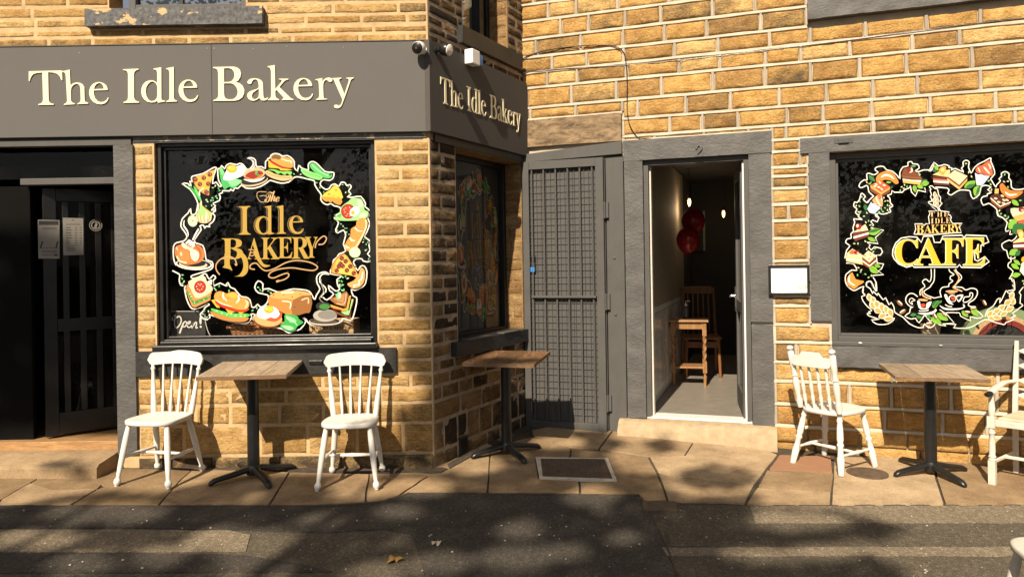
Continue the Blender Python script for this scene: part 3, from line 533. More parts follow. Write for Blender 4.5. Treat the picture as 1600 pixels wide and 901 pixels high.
def cbR(a, b, lo, hi, ci):
    soot = random.random()**1.7*.8
    mb.col = (random.random(), soot if lo > .1 else soot*.4, random.random(), 1)
    if lo < .07:
        stone(mb, WR, a+.004, b-.004, lo, hi-.008, .02, .012, .018, .03, random.random()*50, .03)
        return
    stone(mb, WR, a+G2, b-G2, lo+G2, hi-G2, -.004, .015+random.random()*.008, .013, .020, random.random()*50, .022, .006)
    rb.col = (random.uniform(.75, 1), 0, 0, 1)
    ribbon(rb, WR, (a, lo), (b, lo), .027, .013, ci*3.1)
    if hi in (2.36, 2.355): pass
    if b < 5.2 and not any(abs(b-o[0]) < 1e-4 and o[2] < (lo+hi)/2 < o[3] for o in OR): rb.col = (random.uniform(.0, .5), 0, 0, 1); ribbon(rb, WR, (b, lo+.014), (b, hi-.014), .026, .0125, b*7)
    if any(abs(a-o[1]) < 1e-4 and o[2] < (lo+hi)/2 < o[3] for o in bandR): ribbon(rb, WR, (a+.008, lo+.014), (a+.008, hi-.014), .024, .0121, a*7)
fill(WR, (-.35, 5.2), cR, OR+bandR, (.27, .47), 0, cbR)
mb.build('stone_wall', [M_['stoneR'], M_['ribbon']], cafe, smooth=60)
rb.build('ribbon_pointing', M_['ribbon'], cafe, smooth=40)
# ================================================================== bakery joinery
def wb(name, W, u0, u1, v0, v1, w0, w1, mat, parent, bevel=.004, jag=0, seed=0):
    mb = MB()
    if jag:
        nu = max(2, int((u1-u0)/.05)); nv = max(2, int((v1-v0)/.05)); vs = []
        def P(a, b, w):
            u = u0+(u1-u0)*a; v = v0+(v1-v0)*b
            f = 1 if 0 < a < 1 and 0 < b < 1 else .5
            q = Vector((u*5+seed, v*5, seed)); 
            return W.pt(u+(.3*jag*noise.noise(q*2) if a in (0, 1) else 0), v+(.3*jag*noise.noise(q*2.3) if b in (0, 1) else 0), w+jag*f*noise.fractal(q*2, .9, 2.1, 4))
        for j in range(nv+1):
            for i in range(nu+1): vs.append(P(i/nu, j/nv, w1))
        m = nu+1; fs = [(j*m+i, j*m+i+1, (j+1)*m+i+1, (j+1)*m+i) for j in range(nv) for i in range(nu)]
        rim = [i for i in range(m)]+[j*m+nu for j in range(1, nv+1)]+[nv*m+i for i in range(nu-1, -1, -1)]+[j*m for j in range(nv-1, 0, -1)]
        b0 = len(vs)
        for r in rim:
            a = (r % m)/nu; b = (r//m)/nv; vs.append(W.pt(u0+(u1-u0)*a, v0+(v1-v0)*b, w0))
        R = len(rim); fs += [(rim[(i+1) % R], rim[i], b0+i, b0+(i+1) % R) for i in range(R)]
        mb.add(vs, fs); return mb.build(name, mat, parent, smooth=50)
    mb.wbox(W, u0, u1, v0, v1, w0, w1); return mb.build(name, mat, parent, bevel=bevel)
def frame(name, W, u0, u1, v0, v1, w0, w1, th, mat, parent, bevel=.004, bot=None):
    mb = MB(); b = bot if bot is not None else th
    mb.wbox(W, u0, u0+th, v0, v1, w0, w1); mb.wbox(W, u1-th, u1, v0, v1, w0, w1)
    mb.wbox(W, u0+th, u1-th, v1-th, v1, w0, w1-.001); mb.wbox(W, u0+th, u1-th, v0, v0+b, w0, w1-.001)
    return mb.build(name, mat, parent, bevel=bevel)
def pane(W, u0, u1, v0, v1, w, parent, mat='glass', name='pane'):
    mb = MB(); mb.wbox(W, u0, u1, v0, v1, w-.006, w); return mb.build(name, M_[mat], parent)
# shop window
win = frame('shop_window', WL, -2.093, -.42, .905, 2.449, -.16, -.03, .035, M_['black'], bakery)
frame('inner_frame', WL, -2.058, -.455, .94, 2.414, -.12, -.06, .022, M_['black'], win, .003)
pane(WL, -2.05, -.46, .95, 2.41, -.082, win)
wb('window_sill', WL, -2.10, -.415, .862, .905, -.12, .075, M_['black'], bakery, .006)
wb('window_sill', WL, -2.06, -.46, .907, .93, -.10, .03, M_['black'], win, .004).name = 'sill_bead'
wb('sill_stone', WL, -2.243, -.275, .672, .860, -.05, .035, M_['blackmatt'], bakery, jag=.004, seed=3)
wb('vent_slot', WL, -.93, -.83, .745, .775, .03, .045, M_['blackmetal'], bakery, .002)
wb('window_lintel', WL, -2.25, -.02, 2.45, 2.487, -.05, .012, M_['flakegrey'], bakery, .003)
wb('door_lintel', WL, -5.0, -2.26, 2.425, 2.475, -.05, .022, M_['joingrey'], bakery, .003)
wb('door_jamb', WL, -2.392, -2.247, .085, 2.424, -.2, .028, M_['paintstone'], bakery, jag=.009, seed=8)
wb('transom_bar', WL, -3.17, -2.40, 2.145, 2.195, -.16, -.075, M_['joingrey'], bakery, .004)
pane(WL, -4.19, -2.40, 2.195, 2.44, -.13, bakery, 'glassdark', 'transom_light')
wb('side_panel', WL, -4.19, -3.15, .10, 2.145, -.2, -.16, M_['deepblack'], bakery, .006)
# upper windows
uw = frame('upper_window', WL, -2.30, -1.39, 3.465, 4.7, -.17, -.06, .05, M_['joingrey'], bakery)
pane(WL, -2.26, -1.43, 3.5, 4.66, -.10, uw, 'glassup')
wb('glazing_bar', WL, -1.925, -1.895, 3.52, 4.66, -.13, -.085, M_['black'], uw, .003)
wb('upper_sill', WL, -2.57, -1.235, 3.315, 3.445, -.1, .07, M_['flake'], bakery, jag=.008, seed=5)
us = frame('upper_side_window', WS, .50, 1.264, 3.43, 4.8, -.26, -.18, .05, M_['black'], bakery)
pane(WS, .55, 1.22, 3.47, 4.76, -.22, us, 'glassup')
wb('glazing_bar', WS, 1.06, 1.13, 3.48, 4.75, -.25, -.165, M_['black'], us, .003)
wb('upper_side_sill', WS, .42, 1.45, 3.275, 3.415, -.1, .05, M_['blackmatt'], bakery, jag=.006, seed=15)
# side window
sw = frame('side_window', WS, .36, 1.494, .845, 2.418, -.27, -.165, .045, M_['black'], bakery)
pane(WS, .40, 1.45, .89, 2.38, -.20, sw)
wb('side_sill', WS, .25, 1.60, .755, .865, -.26, .06, M_['blackmatt'], bakery, jag=.006, seed=25)
for a, b in ((.42, .78), (1.0, 1.3)): wb('sill_bracket', WS, a, b, .866, .876, .0, .07, M_['joingrey'], bakery, .002)
mb = MB(); frame_u = (.34, .46)
for i in range(6): mb.wbox(WS, .345+i*.02, .355+i*.02, -.05, .085, -.01, .02)
mb.wbox(WS, .335, .465, -.06, -.045, -.01, .022); mb.wbox(WS, .335, .465, .083, .095, -.01, .022)
mb.build('air_grille', M_['blackmetal'], bakery)
# inside of the shop: floor, walls, ceiling
def room(fp, z0, z1, parts, parent, mats):
    n = len(fp); mb = MB(); mb.add([(x, y, z0) for x, y in fp], [tuple(range(n))]); mb.build(parts[0], mats[0], parent)
    mb = MB(); mb.add([(x, y, z1) for x, y in fp], [tuple(reversed(range(n)))]); mb.build(parts[1], mats[1], parent)
    mb = MB()
    for i in range(n):
        a = fp[i]; b = fp[(i+1) % n]
        if i == 0 and parts[3:]: continue
        mb.add([(a[0], a[1], z0), (b[0], b[1], z0), (b[0], b[1], z1), (a[0], a[1], z1)], [(3, 2, 1, 0)])
    mb.build(parts[2], mats[2], parent)
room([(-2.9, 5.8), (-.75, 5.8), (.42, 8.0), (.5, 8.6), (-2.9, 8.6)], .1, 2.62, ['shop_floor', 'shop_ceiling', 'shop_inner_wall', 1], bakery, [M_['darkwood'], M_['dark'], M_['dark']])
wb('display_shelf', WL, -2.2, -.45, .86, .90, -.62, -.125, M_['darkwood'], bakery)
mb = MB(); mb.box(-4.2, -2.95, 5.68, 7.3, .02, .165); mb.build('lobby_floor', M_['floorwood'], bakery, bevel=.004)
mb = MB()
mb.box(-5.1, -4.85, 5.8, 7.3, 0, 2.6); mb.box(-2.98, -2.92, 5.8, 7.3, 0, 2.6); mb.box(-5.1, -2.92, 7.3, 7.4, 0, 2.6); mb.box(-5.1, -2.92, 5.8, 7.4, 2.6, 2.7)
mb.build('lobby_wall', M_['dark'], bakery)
mb = MB(); n = 24
for i in range(n):
    xs = [-5.6+2.58*i/n, -5.6+2.58*(i+1)/n]
    def prof(x): d = .02*noise.noise(Vector((x*2, 3, 1))); return [(x, 5.31+d, gz(x, 5.31)-.05), (x, 5.31+d, .055+d), (x, 5.345+d, .075), (x, 5.62, .10), (x, 5.9, .10)]
    a, b = prof(xs[0]), prof(xs[1]); mb.col = (.6, 0, 0, 1)
    mb.add(a+b, [(k, 5+k, 6+k, k+1) for k in range(4)])
    if i == n-1: mb.add(b+[(xs[1], 5.9, -.1)], [(0, 5, 4, 3, 2, 1)])
    if i == 0: mb.add(a+[(xs[0], 5.9, -.1)], [(1, 2, 3, 4, 5, 0)])
mb.build('door_step', M_['flag'], bakery, smooth=50)
# the black front door, ajar
dW = Wall((-3.66, 5.75), (.788, .616))
dr = MB(); H0, H1 = .19, 2.13
for a, b in ((0, .09), (.81, .9)): dr.wbox(dW, a, b, H0-.01, H1, -.045, 0)
for a, b in ((H0, H0+.17), (1.0, 1.1), (H1-.1, H1)): dr.wbox(dW, .09, .81, a, b, -.045, -.001)
for i in range(6): dr.wbox(dW, .13+i*.115, .175+i*.115, H0+.17, H1-.1, -.04, -.008)
door = dr.build('entrance_door', M_['black'], bakery, bevel=.004)
pane(dW, .09, .81, H0+.17, H1-.1, -.02, door, 'glassdark')
mb = MB(); mb.wbox(dW, .09, .81, .36, 2.0, -.042, -.03); mb.build('door_panel', M_['dark'], door)
mb = MB(); mb.turned(dW.pt(.845, 1.2, 0), dW.pt(.845, 1.2, .05), [(0, .022), (.2, .022), (.25, .009), (1, .009)]); mb.tube([dW.pt(.845, 1.2, .045), dW.pt(.80, 1.195, .05), (dW.pt(.74, 1.18, .05))], [.009, .009, .007], 8)
mb.build('handle', M_['bright'], door, smooth=True)
def merge(o, mb, mi):
    """print on a sheet belongs to the sheet's own mesh"""
    bm = bmesh.new(); bm.from_mesh(o.data); off = root_loc(o)
    for f in mb.f:
        q = bm.faces.new([bm.verts.new((mb.v[i][0]-off.x, mb.v[i][1]-off.y, mb.v[i][2]-off.z)) for i in f]); q.material_index = mi
    bm.to_mesh(o.data); bm.free()
def sheet_px(W, w, quad, name, mat, parent, th=.0015):
    mb = MB(); q = [W.px(x, y, w) for x, y in quad]; mb.prism([q], lambda a, b, d: W.pt(a, b, d), w, w+th); return mb.build(name, mat, parent)
pw = .004
po = sheet_px(dW, pw, [(59, 343), (93, 344), (93, 404), (60, 404)][::-1], 'poster', M_['dimpaper'], door)
mb = MB()
def pxrect(mb, W, w, x0, y0, x1, y1):
    q = [W.px(x, y, w) for x, y in ((x0, y1), (x1, y1), (x1, y0), (x0, y0))]; mb.prism([q], lambda a, b, d: W.pt(a, b, d), None, w)
pxrect(mb, dW, pw+.002, 60.5, 345, 91.5, 351.5)
for y in (355, 357.5, 391.5, 394): pxrect(mb, dW, pw+.002, 65, y, 89, y+.8)
pxrect(mb, dW, pw+.002, 65, 397.8, 82, 398.6); pxrect(mb, dW, pw+.002, 84, 397, 90, 399.6)
for x in (62, 86):
    q = [dW.px(*p, pw+.002) for p in ((x, 388), (x+2.5, 388), (x+5.5, 377), (x+3, 377))]; mb.prism([q], lambda a, b, d: dW.pt(a, b, d), None, pw+.002)
for i in range(6): pxrect(mb, dW, pw+.002, 62+i*5, 386.6, 64.6+i*5, 388)
for vv in mb.v: pass
po.data.materials.append(M_['ink']); merge(po, mb, 1)
po2 = sheet_px(dW, pw, [(98, 340), (130, 341), (130.5, 398), (99, 399)][::-1], 'price_list', M_['dimpaper'], door)
mb = MB(); random.seed(3)
pxrect(mb, dW, pw+.002, 103, 350, 126, 350.9); pxrect(mb, dW, pw+.002, 113, 343, 115, 344.6); pxrect(mb, dW, pw+.002, 104, 382.8, 127, 383.4)
for y in range(355, 381, 4):
    pxrect(mb, dW, pw+.002, 103, y, 109+random.random()*5, y+1); pxrect(mb, dW, pw+.002, 117, y, 121, y+1); pxrect(mb, dW, pw+.002, 124, y, 128, y+1)
for y in (386, 388.5, 391): pxrect(mb, dW, pw+.002, 104, y, 118, y+.7)
po2.data.materials.append(M_['ink']); merge(po2, mb, 1)
mb = MB(); ctr = dW.px(149.5, 352, pw)
def ring(cx, cy, r0, r1, n=28): return [[(cx+r1*math.cos(2*math.pi*i/n), cy+r1*math.sin(2*math.pi*i/n)) for i in range(n)], [(cx+r0*math.cos(-2*math.pi*i/n), cy+r0*math.sin(-2*math.pi*i/n)) for i in range(n)]]
mb.prism(ring(*ctr, .042, .047), lambda a, b, d: dW.pt(a, b, d), pw, pw+.001); mb.prism(ring(*ctr, .026, .034), lambda a, b, d: dW.pt(a, b, d), pw, pw+.001)
mb.prism([[(ctr[0]-.012, ctr[1]-.02), (ctr[0]+.005, ctr[1]-.022), (ctr[0]+.014, ctr[1]+.01), (ctr[0]+.002, ctr[1]+.024), (ctr[0]-.006, ctr[1]+.004)]], lambda a, b, d: dW.pt(a, b, d), pw, pw+.001)
mb.build('round_sticker', M_['dimpaper'], door)
# ================================================================== fascia signs
GL = json.loads(GLYPHS)
def glyph_loops(ch, x0, y0, sx, sy=None, pre=''):
    sy = sy or sx; return [[(x0+c[i]*sx/1000, y0+c[i+1]*sy/1000) for i in range(0, len(c), 2)] for c in GL[pre+ch]]
def gext(ch, pre=''):
    xs = [x for c in GL[pre+ch] for x in c[0::2]]; ys = [y for c in GL[pre+ch] for y in c[1::2]]; return min(xs), max(xs), min(ys), max(ys)
def thin(loops, d, dy=None):
    dy = d if dy is None else dy
    out = []
    for L in loops:
        n = len(L); Q = []
        for i in range(n):
            a = Vector(L[i-1]); b = Vector(L[i]); c = Vector(L[(i+1) % n]); e1 = (b-a); e2 = (c-b)
            if e1.length < 1e-7 or e2.length < 1e-7: Q.append(L[i]); continue
            e1.normalize(); e2.normalize(); m = Vector((-e1.y-e2.y, e1.x+e2.x)); k = max(.45, m.length_squared/2); m = m/2/k if m.length > .2 else Vector((-e1.y, e1.x))
            Q.append((b.x+m.x*d, b.y+m.y*dy))
        out.append(Q)
    return out
def area(L): return sum(L[i-1][0]*L[i][1]-L[i][0]*L[i-1][1] for i in range(len(L)))/2
def letters(mb, fpt, items, d0, d1, slim=0):
    """items: (char, x0,x1,y0,y1 box)"""
    for ch, x0, x1, y0, y1 in items:
        a, b, c, e = gext(ch); sx = (x1-x0)/(b-a)*1000; sy = (y1-y0)/(e-c)*1000
        L = glyph_loops(ch, x0-a*sx/1000, y0-c*sy/1000, sx, sy)
        if slim:
            s = 1 if area(max(L, key=lambda q: abs(area(q)))) > 0 else -1
            L = thin(L, slim*s, slim*s*.32)
        mb.prism(L, fpt, d0, d1)
SGN = .05
fas = thing('fascia_sign', 'long grey front fascia board reading The Idle Bakery over shop window', 'sign', WL.pt(-2.5, 2.49, .02))
mb = MB()
e0 = WL.px(671, 136, SGN)[0]
for a, b in ((-5.1, WL.px(331, 140, SGN)[0]-.0012), (WL.px(331, 140, SGN)[0]+.0012, e0)): mb.wbox(WL, a, b, 2.489, 3.172, .013, SGN)
mb.build('board', M_['signgrey'], fas, bevel=.002)
mb = MB(); mb.wbox(WL, -5.1, e0, 3.172, 3.178, .0, SGN+.006); mb.build('top_trim', M_['signgrey'], fas, bevel=.001)
mb = MB(); mb.wbox(WL, -5.0, -.05, 2.44, 2.4885, -.01, .006); mb.build('soffit_batten', M_['blackmatt'], fas)
mb = MB()
# sign letters traced in enlargements of the board: (x0, y0) of the enlargement, 10.4 units to a pixel
TRACE = {
 'T': (40, 100, ["63,125 600,113 606,270 590,268 565,205 520,165 455,145 375,140 385,590 400,630 430,648 470,655 470,668 215,672 218,658 262,645 285,620 293,580 282,145 200,152 140,168 110,200 90,235 75,285 62,283"]),
 'h': (40, 100, ["607,122 650,118 726,98 738,355 775,325 830,306 890,312 940,340 963,385 968,590 980,620 1028,636 1028,650 852,658 852,646 885,632 900,610 905,580 900,400 888,355 855,330 820,330 780,355 752,395 745,450 748,600 765,630 808,648 808,660 630,670 632,658 670,640 685,605 662,190 652,155 630,140 607,136"]),
 'e': (40, 100, ["1342,430 1115,436 1120,500 1140,560 1175,605 1225,625 1280,618 1325,590 1345,550 1358,560 1340,605 1300,645 1240,662 1170,655 1110,622 1065,570 1042,500 1045,430 1065,375 1105,330 1160,304 1215,300 1275,318 1320,355 1340,400", "1118,415 1280,410 1270,360 1240,325 1205,315 1165,330 1135,365"]),
 'I': (185, 95, ["82,145 335,136 335,152 295,162 268,190 260,235 262,600 275,640 310,665 345,672 345,686 90,690 92,676 130,664 158,640 166,595 165,220 155,185 130,165 84,158"]),
 'd': (185, 95, ["578,135 705,113 706,620 720,648 768,658 768,668 648,688 642,655 600,678 545,685 480,672 430,635 395,585 378,520 385,450 410,390 455,345 515,325 570,325 640,362 638,200 628,165 605,150 580,148", "640,420 615,370 570,342 530,350 490,385 460,440 452,510 465,580 495,635 535,662 590,655 625,625 642,575"]),
 'l': (185, 95, ["783,130 907,105 910,610 922,640 960,655 960,668 785,674 787,660 820,648 838,620 838,200 828,165 808,148 785,143"]),
 'B': (325, 92, ["90,140 420,134 480,148 525,185 542,245 530,305 500,355 455,382 520,402 570,445 597,510 592,575 560,635 505,672 440,686 92,690 95,676 140,660 168,630 175,590 172,230 160,185 130,165 92,155", "267,160 350,158 400,180 430,220 438,275 425,325 395,365 350,382 267,384", "267,404 380,404 430,425 470,470 490,530 484,590 455,635 410,662 340,665 295,650 275,620 268,570"]),
 'a': (325, 92, ["648,375 670,345 710,328 765,322 825,332 870,355 895,390 900,440 905,590 910,630 930,655 965,640 978,632 982,640 960,670 920,684 880,680 855,660 840,640 800,670 750,688 700,680 660,652 642,610 650,570 680,540 730,518 790,500 825,480 832,450 825,390 805,350 770,338 740,350 722,375 710,405 685,418 655,405 645,390", "832,490 780,525 735,560 718,600 725,640 755,665 795,655 825,625 835,580"]),
 'k': (325, 92, ["975,128 1092,108 1098,500 1200,380 1205,360 1190,345 1155,340 1158,330 1312,330 1312,342 1275,350 1245,370 1165,465 1330,625 1360,650 1395,662 1395,675 1208,675 1212,660 1235,650 1235,635 1120,510 1098,535 1102,610 1115,640 1160,665 1158,678 980,678 982,665 1015,650 1030,620 1033,580 1030,210 1020,165 1000,148 977,140"]),
 'r': (430, 100, ["657,258 690,252 768,236 772,300 790,265 830,236 880,228 920,240 935,265 925,290 900,302 870,290 850,270 825,265 800,290 787,325 783,380 790,540 800,568 850,572 850,582 668,590 670,578 705,565 720,535 722,500 712,310 700,280 680,270 657,268"]),
 'y': (430, 100, ["925,238 1080,230 1080,242 1050,252 1042,270 1050,300 1130,495 1195,300 1200,270 1190,250 1160,242 1160,232 1280,226 1280,238 1250,250 1230,275 1180,420 1130,560 1085,680 1055,715 1010,728 970,715 957,690 975,670 1005,668 1035,682 1065,670 1085,635 1095,580 985,330 960,270 945,252 925,248"])}
SIGN = []
def traced(ch, dx=0, dy=0):
    x0, y0, Ls = TRACE[ch]; return [[(x0+(float(p.split(',')[0])+dx)/10.4, y0+(float(p.split(',')[1])+dy)/10.4) for p in L.split()] for L in Ls]
for ch, dx, dy in (('T', 0, 0), ('h', 0, 0), ('e', 0, 0), ('I', 0, 0), ('d', 0, 0), ('l', 0, 0), ('e', 145*10.4-55, -5*10.4+13), ('B', 0, 0), ('a', 0, 0), ('k', 0, 0), ('e', 390*10.4-738, -65), ('r', 0, 0), ('y', 0, 0)):
    SIGN.append([[WL.px(x, y, SGN) for x, y in L] for L in traced(ch, dx, dy)])
for ch in 'Idle':
    Ls = traced(ch); xm = min(p[0] for L in Ls for p in L); ym = max(p[1] for L in Ls for p in L)
    GL['t'+ch] = [[int(q) for p in L for q in ((p[0]-xm)*10, (ym-p[1])*10)] for L in Ls]
for i_, Ls in enumerate(SIGN): mb.prism(Ls, lambda a, b, d: WL.pt(a, b, d), SGN, SGN+.008+.0001*i_)
mb.build('lettering', M_['cream'], fas)
for x, y in ((324, 76), (335, 76), (124, 83), (396, 77), (448, 73), (537, 74)):
    mb = MB(); u, v = WL.px(x, y, SGN); mb.turned(WL.pt(u, v, SGN), WL.pt(u, v, SGN+.003), [(0, .005), (1, .004)], 8); mb.build('screw_head', M_['bright'], fas)
fs2 = thing('fascia_sign', 'shorter grey fascia board reading The Idle Bakery on the shaded side wall', 'sign', WS.pt(.8, 2.49, .02))
s0, s1 = WS.px(671.5, 136, SGN)[0], WS.px(824, 190, SGN)[0]
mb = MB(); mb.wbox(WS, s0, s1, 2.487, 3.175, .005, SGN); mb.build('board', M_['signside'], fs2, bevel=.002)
mb = MB(); mb.wbox(WS, .05, s1-.02, 2.425, 2.486, -.01, .02); mb.build('soffit_batten', M_['blackmatt'], fs2)
# lettering: same word set along the board
U0 = min(p[0] for L in SIGN[0] for p in L); U1 = max(p[0] for L in SIGN[-1] for p in L)
t0 = WS.px(688, 140, SGN)[0]; t1 = WS.px(813, 185, SGN)[0]
vb = WS.px(697, 163.5, SGN)[1]; vt = WS.px(693, 121, SGN)[1]; lb = WL.px(82, 164.5, SGN)[1]; lt = WL.px(70, 110.5, SGN)[1]
mp = lambda u: t0+(u-U0)/(U1-U0)*(t1-t0)
mv = lambda v: vb+(v-lb)/(lt-lb)*(vt-vb)
mb = MB()
for i_, Ls in enumerate(SIGN): mb.prism([[(mp(p[0]), mv(p[1])) for p in L] for L in Ls], lambda a, b, d: WS.pt(a, b, d), SGN, SGN+.005+.0001*i_)
mb.build('lettering', M_['cream'], fs2)
# ================================================================== cafe joinery
wb('door_lintel', WR, .947, 2.212, 2.386, 2.571, -.15, .030, M_['paintstone'], cafe, jag=.006, seed=31)
u, v = WR.px(1092, 236, .03)
mb = MB(); letters(mb, lambda a, b, d: WR.pt(a, b, d), [('2', u-.03, u+.035, v-.05, v+.05)], .03, .044); mb.build('door_number', M_['paintstone'], cafe)
wb('door_jamb', WR, .952, 1.118, .075, 2.384, -.2, .026, M_['paintstone'], cafe, jag=.012, seed=33)
wb('door_jamb', WR, 2.024, 2.203, .95, 2.384, -.2, .024, M_['paintstone'], cafe, jag=.010, seed=35)
wb('door_jamb', WR, 2.027, 2.201, .07, .925, -.2, .022, M_['paintstone'], cafe, jag=.010, seed=36)
df = frame('door_frame', WR, 1.119, 2.022, .08, 2.383, -.16, -.02, .042, M_['joingrey'], cafe, .005, bot=.001)
mb = MB(); mb.wbox(WR, 1.162, 1.176, .085, 2.34, -.15, -.075); mb.build('white_trim', M_['grubby'], df)
mb = MB(); mb.wbox(WR, 1.12, 2.02, .072, .088, -.2, -.02); mb.build('threshold_bar', M_['upvc'], df)
# stone door step
mb = MB(); n = 22
for i in range(n):
    u0 = .88+1.34*i/n; u1 = .88+1.34*(i+1)/n; mb.col = (.62, .28, 0, 1)
    def prof(u):
        d = .012*noise.noise(Vector((u*5, 1, 1))); e = .17+.03*noise.noise(Vector((u*2, 5, 1)))
        lo = -.3 if u < .9 else 0
        return [WR.pt(u, -.16, e), WR.pt(u, -.02+d, e-.02), WR.pt(u, .045+d, .10+d), WR.pt(u, .062+d, .07), WR.pt(u, .07, -.02)]
    a, b = prof(u0), prof(u1); mb.add(a+b, [(k, 5+k, 6+k, k+1) for k in range(4)])
mb.build('door_step', M_['concrete'], cafe, smooth=50)
mb = MB(); mb.wbox(WR, .90, 1.06, -.1, .06, -.05, .1); mb.build('cement_haunch', M_['concrete'], cafe, bevel=.03)
# timber beam and boards round the gate
wb('oak_beam', WR, .006, .934, 2.572, 2.825, -.1, .035, M_['beam'], cafe, jag=.010, seed=41)
mb = MB(); mb.hexa([WR.pt(-.02, 2.425, .06), WR.pt(.94, 2.45, .06), WR.pt(.94, 2.45, -.1), WR.pt(-.02, 2.425, -.1), WR.pt(-.02, 2.50, .06), WR.pt(.94, 2.565, .06), WR.pt(.94, 2.565, -.1), WR.pt(-.02, 2.50, -.1)])
mb.build('gate_head_board', M_['joingrey'], cafe, bevel=.004)
wb('gate_post', WR, .782, .945, -.06, 2.44, -.1, .03, M_['joingrey'], cafe, .006)
mb = MB()
for i in range(5): mb.wbox(WR, .02+i*.152, .17+i*.152, -.05, 2.42, -.03, .048)
mb.build('cellar_board', M_['joingrey'], cafe, bevel=.003)
# wide window
win = frame('cafe_window', WR, 2.662, 4.748, .785, 2.357, -.17, -.045, .05, M_['joingrey'], cafe, .006)
frame('inner_frame', WR, 2.712, 4.70, .835, 2.307, -.13, -.075, .022, M_['joingrey'], win, .004)
pane(WR, 2.72, 4.69, .845, 2.30, -.092, win)
wb('window_lintel', WR, 2.437, 4.9, 2.362, 2.488, -.18, .028, M_['paintstone'], cafe, jag=.004, seed=51)
wb('window_jamb', WR, 2.50, 2.66, .965, 2.36, -.15, .024, M_['paintstone'], cafe, jag=.008, seed=53)
wb('window_ledge', WR, 2.66, 4.75, .765, .80, -.05, .045, M_['joingrey'], cafe, .006)
wb('window_sill', WR, 2.668, 4.85, .592, .764, -.1, .062, M_['paintstone'], cafe, jag=.022, seed=55)
u, v = WR.px(1318, 220, .03); mb = MB(); mb.wbox(WR, u-.07, u+.07, v-.02, v+.025, .028, .033); mb.wbox(WR, u-.04, u+.04, v-.02, v+.02, .033, .045); mb.build('hasp', M_['joingrey'], cafe, bevel=.003)
for px_ in ((1344, 536), (1470, 540)):
    u, v = WR.px(*px_, .046); mb = MB(); mb.wbox(WR, u-.012, u+.012, v-.008, v+.006, .045, .05); mb.build('screw_plate', M_['bright'], cafe, bevel=.002)
uw = frame('upper_window', WR, 2.63, 4.1, 3.62, 4.9, -.2, -.06, .06, M_['joingrey'], cafe)
pane(WR, 2.68, 4.05, 3.67, 4.85, -.1, uw, 'glassup')
wb('upper_sill', WR, 2.508, 4.4, 3.462, 3.615, -.1, .075, M_['paintstone'], cafe, jag=.018, seed=57)
wb('upper_jamb', WR, 2.51, 2.63, 3.617, 4.9, -.15, .03, M_['paintstone'], cafe, jag=.012, seed=58)
# cafe room
D = lambda u, d: tuple(WR.pt(u, 0, -d)[:2])
fp = [D(1.10, .2), D(4.95, .2), D(4.95, 4.6), D(1.10, 4.6)]
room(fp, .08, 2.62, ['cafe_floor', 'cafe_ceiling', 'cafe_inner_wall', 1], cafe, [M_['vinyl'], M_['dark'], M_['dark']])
_a, _b = WR.pt(1.104, 0, -4.6), WR.pt(1.104, 0, -.2); lw = Wall(_a[:2], ((_b-_a).x, (_b-_a).y))     # left room wall, u runs from the back to the door
mb = MB(); mb.wbox(lw, 1.2, 4.40, 1.02, 2.6, 0, .012); mb.build('wallpaper', M_['wallpaper'], cafe)
mb = MB()
for i in range(46): mb.wbox(lw, 1.2+i*.07, 1.265+i*.07, .2, .96, 0, .018)
mb.wbox(lw, 1.2, 4.42, .2, .96, 0, .012); mb.wbox(lw, 1.2, 4.42, .965, 1.02, 0, .035); mb.wbox(lw, 1.2, 4.40, .085, .21, 0, .03)
mb.build('wainscot', M_['upvc'], cafe, bevel=.002)
mb = MB(); mb.wbox(WR, 2.62, 4.75, .70, .77, -.55, -.18); mb.build('window_shelf', M_['darkwood'], cafe)
# glazed door, opened inwards, hinge on the right
a0 = WR.pt(1.976, 0, -.13); ang = math.atan2(-WR.n.y, -WR.n.x)+rad(6.0)
gW = Wall(a0[:2], (math.cos(ang), math.sin(ang)))
mb = MB(); LWD = .80
mb.wbox(gW, 0, .11, .095, 2.335, -.03, .03); mb.wbox(gW, LWD-.11, LWD, .095, 2.335, -.03, .03)
for a, b in ((.095, .28), (1.0, 1.1), (2.22, 2.335)): mb.wbox(gW, .11, LWD-.11, a, b, -.03, .029)
gd = mb.build('glazed_door', M_['joingrey'], cafe, bevel=.004)
mb = MB(); mb.wbox(WR, 1.966, 1.984, .09, 2.335, -.13, -.05); mb.build('white_edge', M_['upvc'], cafe, bevel=.002)
mb = MB(); mb.wbox(gW, .11, LWD-.11, .28, 1.0, -.008, .008); mb.wbox(gW, .11, LWD-.11, 1.1, 2.22, -.008, .008); mb.build('pane', M_['glassdark'], gd)
for s in (1, -1):
    mb = MB(); mb.wbox(gW, LWD-.085, LWD-.045, .98, 1.22, s*.03 if s > 0 else -.042, .042 if s > 0 else -.03)
    mb.tube([gW.pt(LWD-.065, 1.13, s*.03), gW.pt(LWD-.065, 1.13, s*.085), gW.pt(LWD-.18, 1.13, s*.09)], .011, 8); mb.build('handle', M_['bright'], gd, smooth=40)
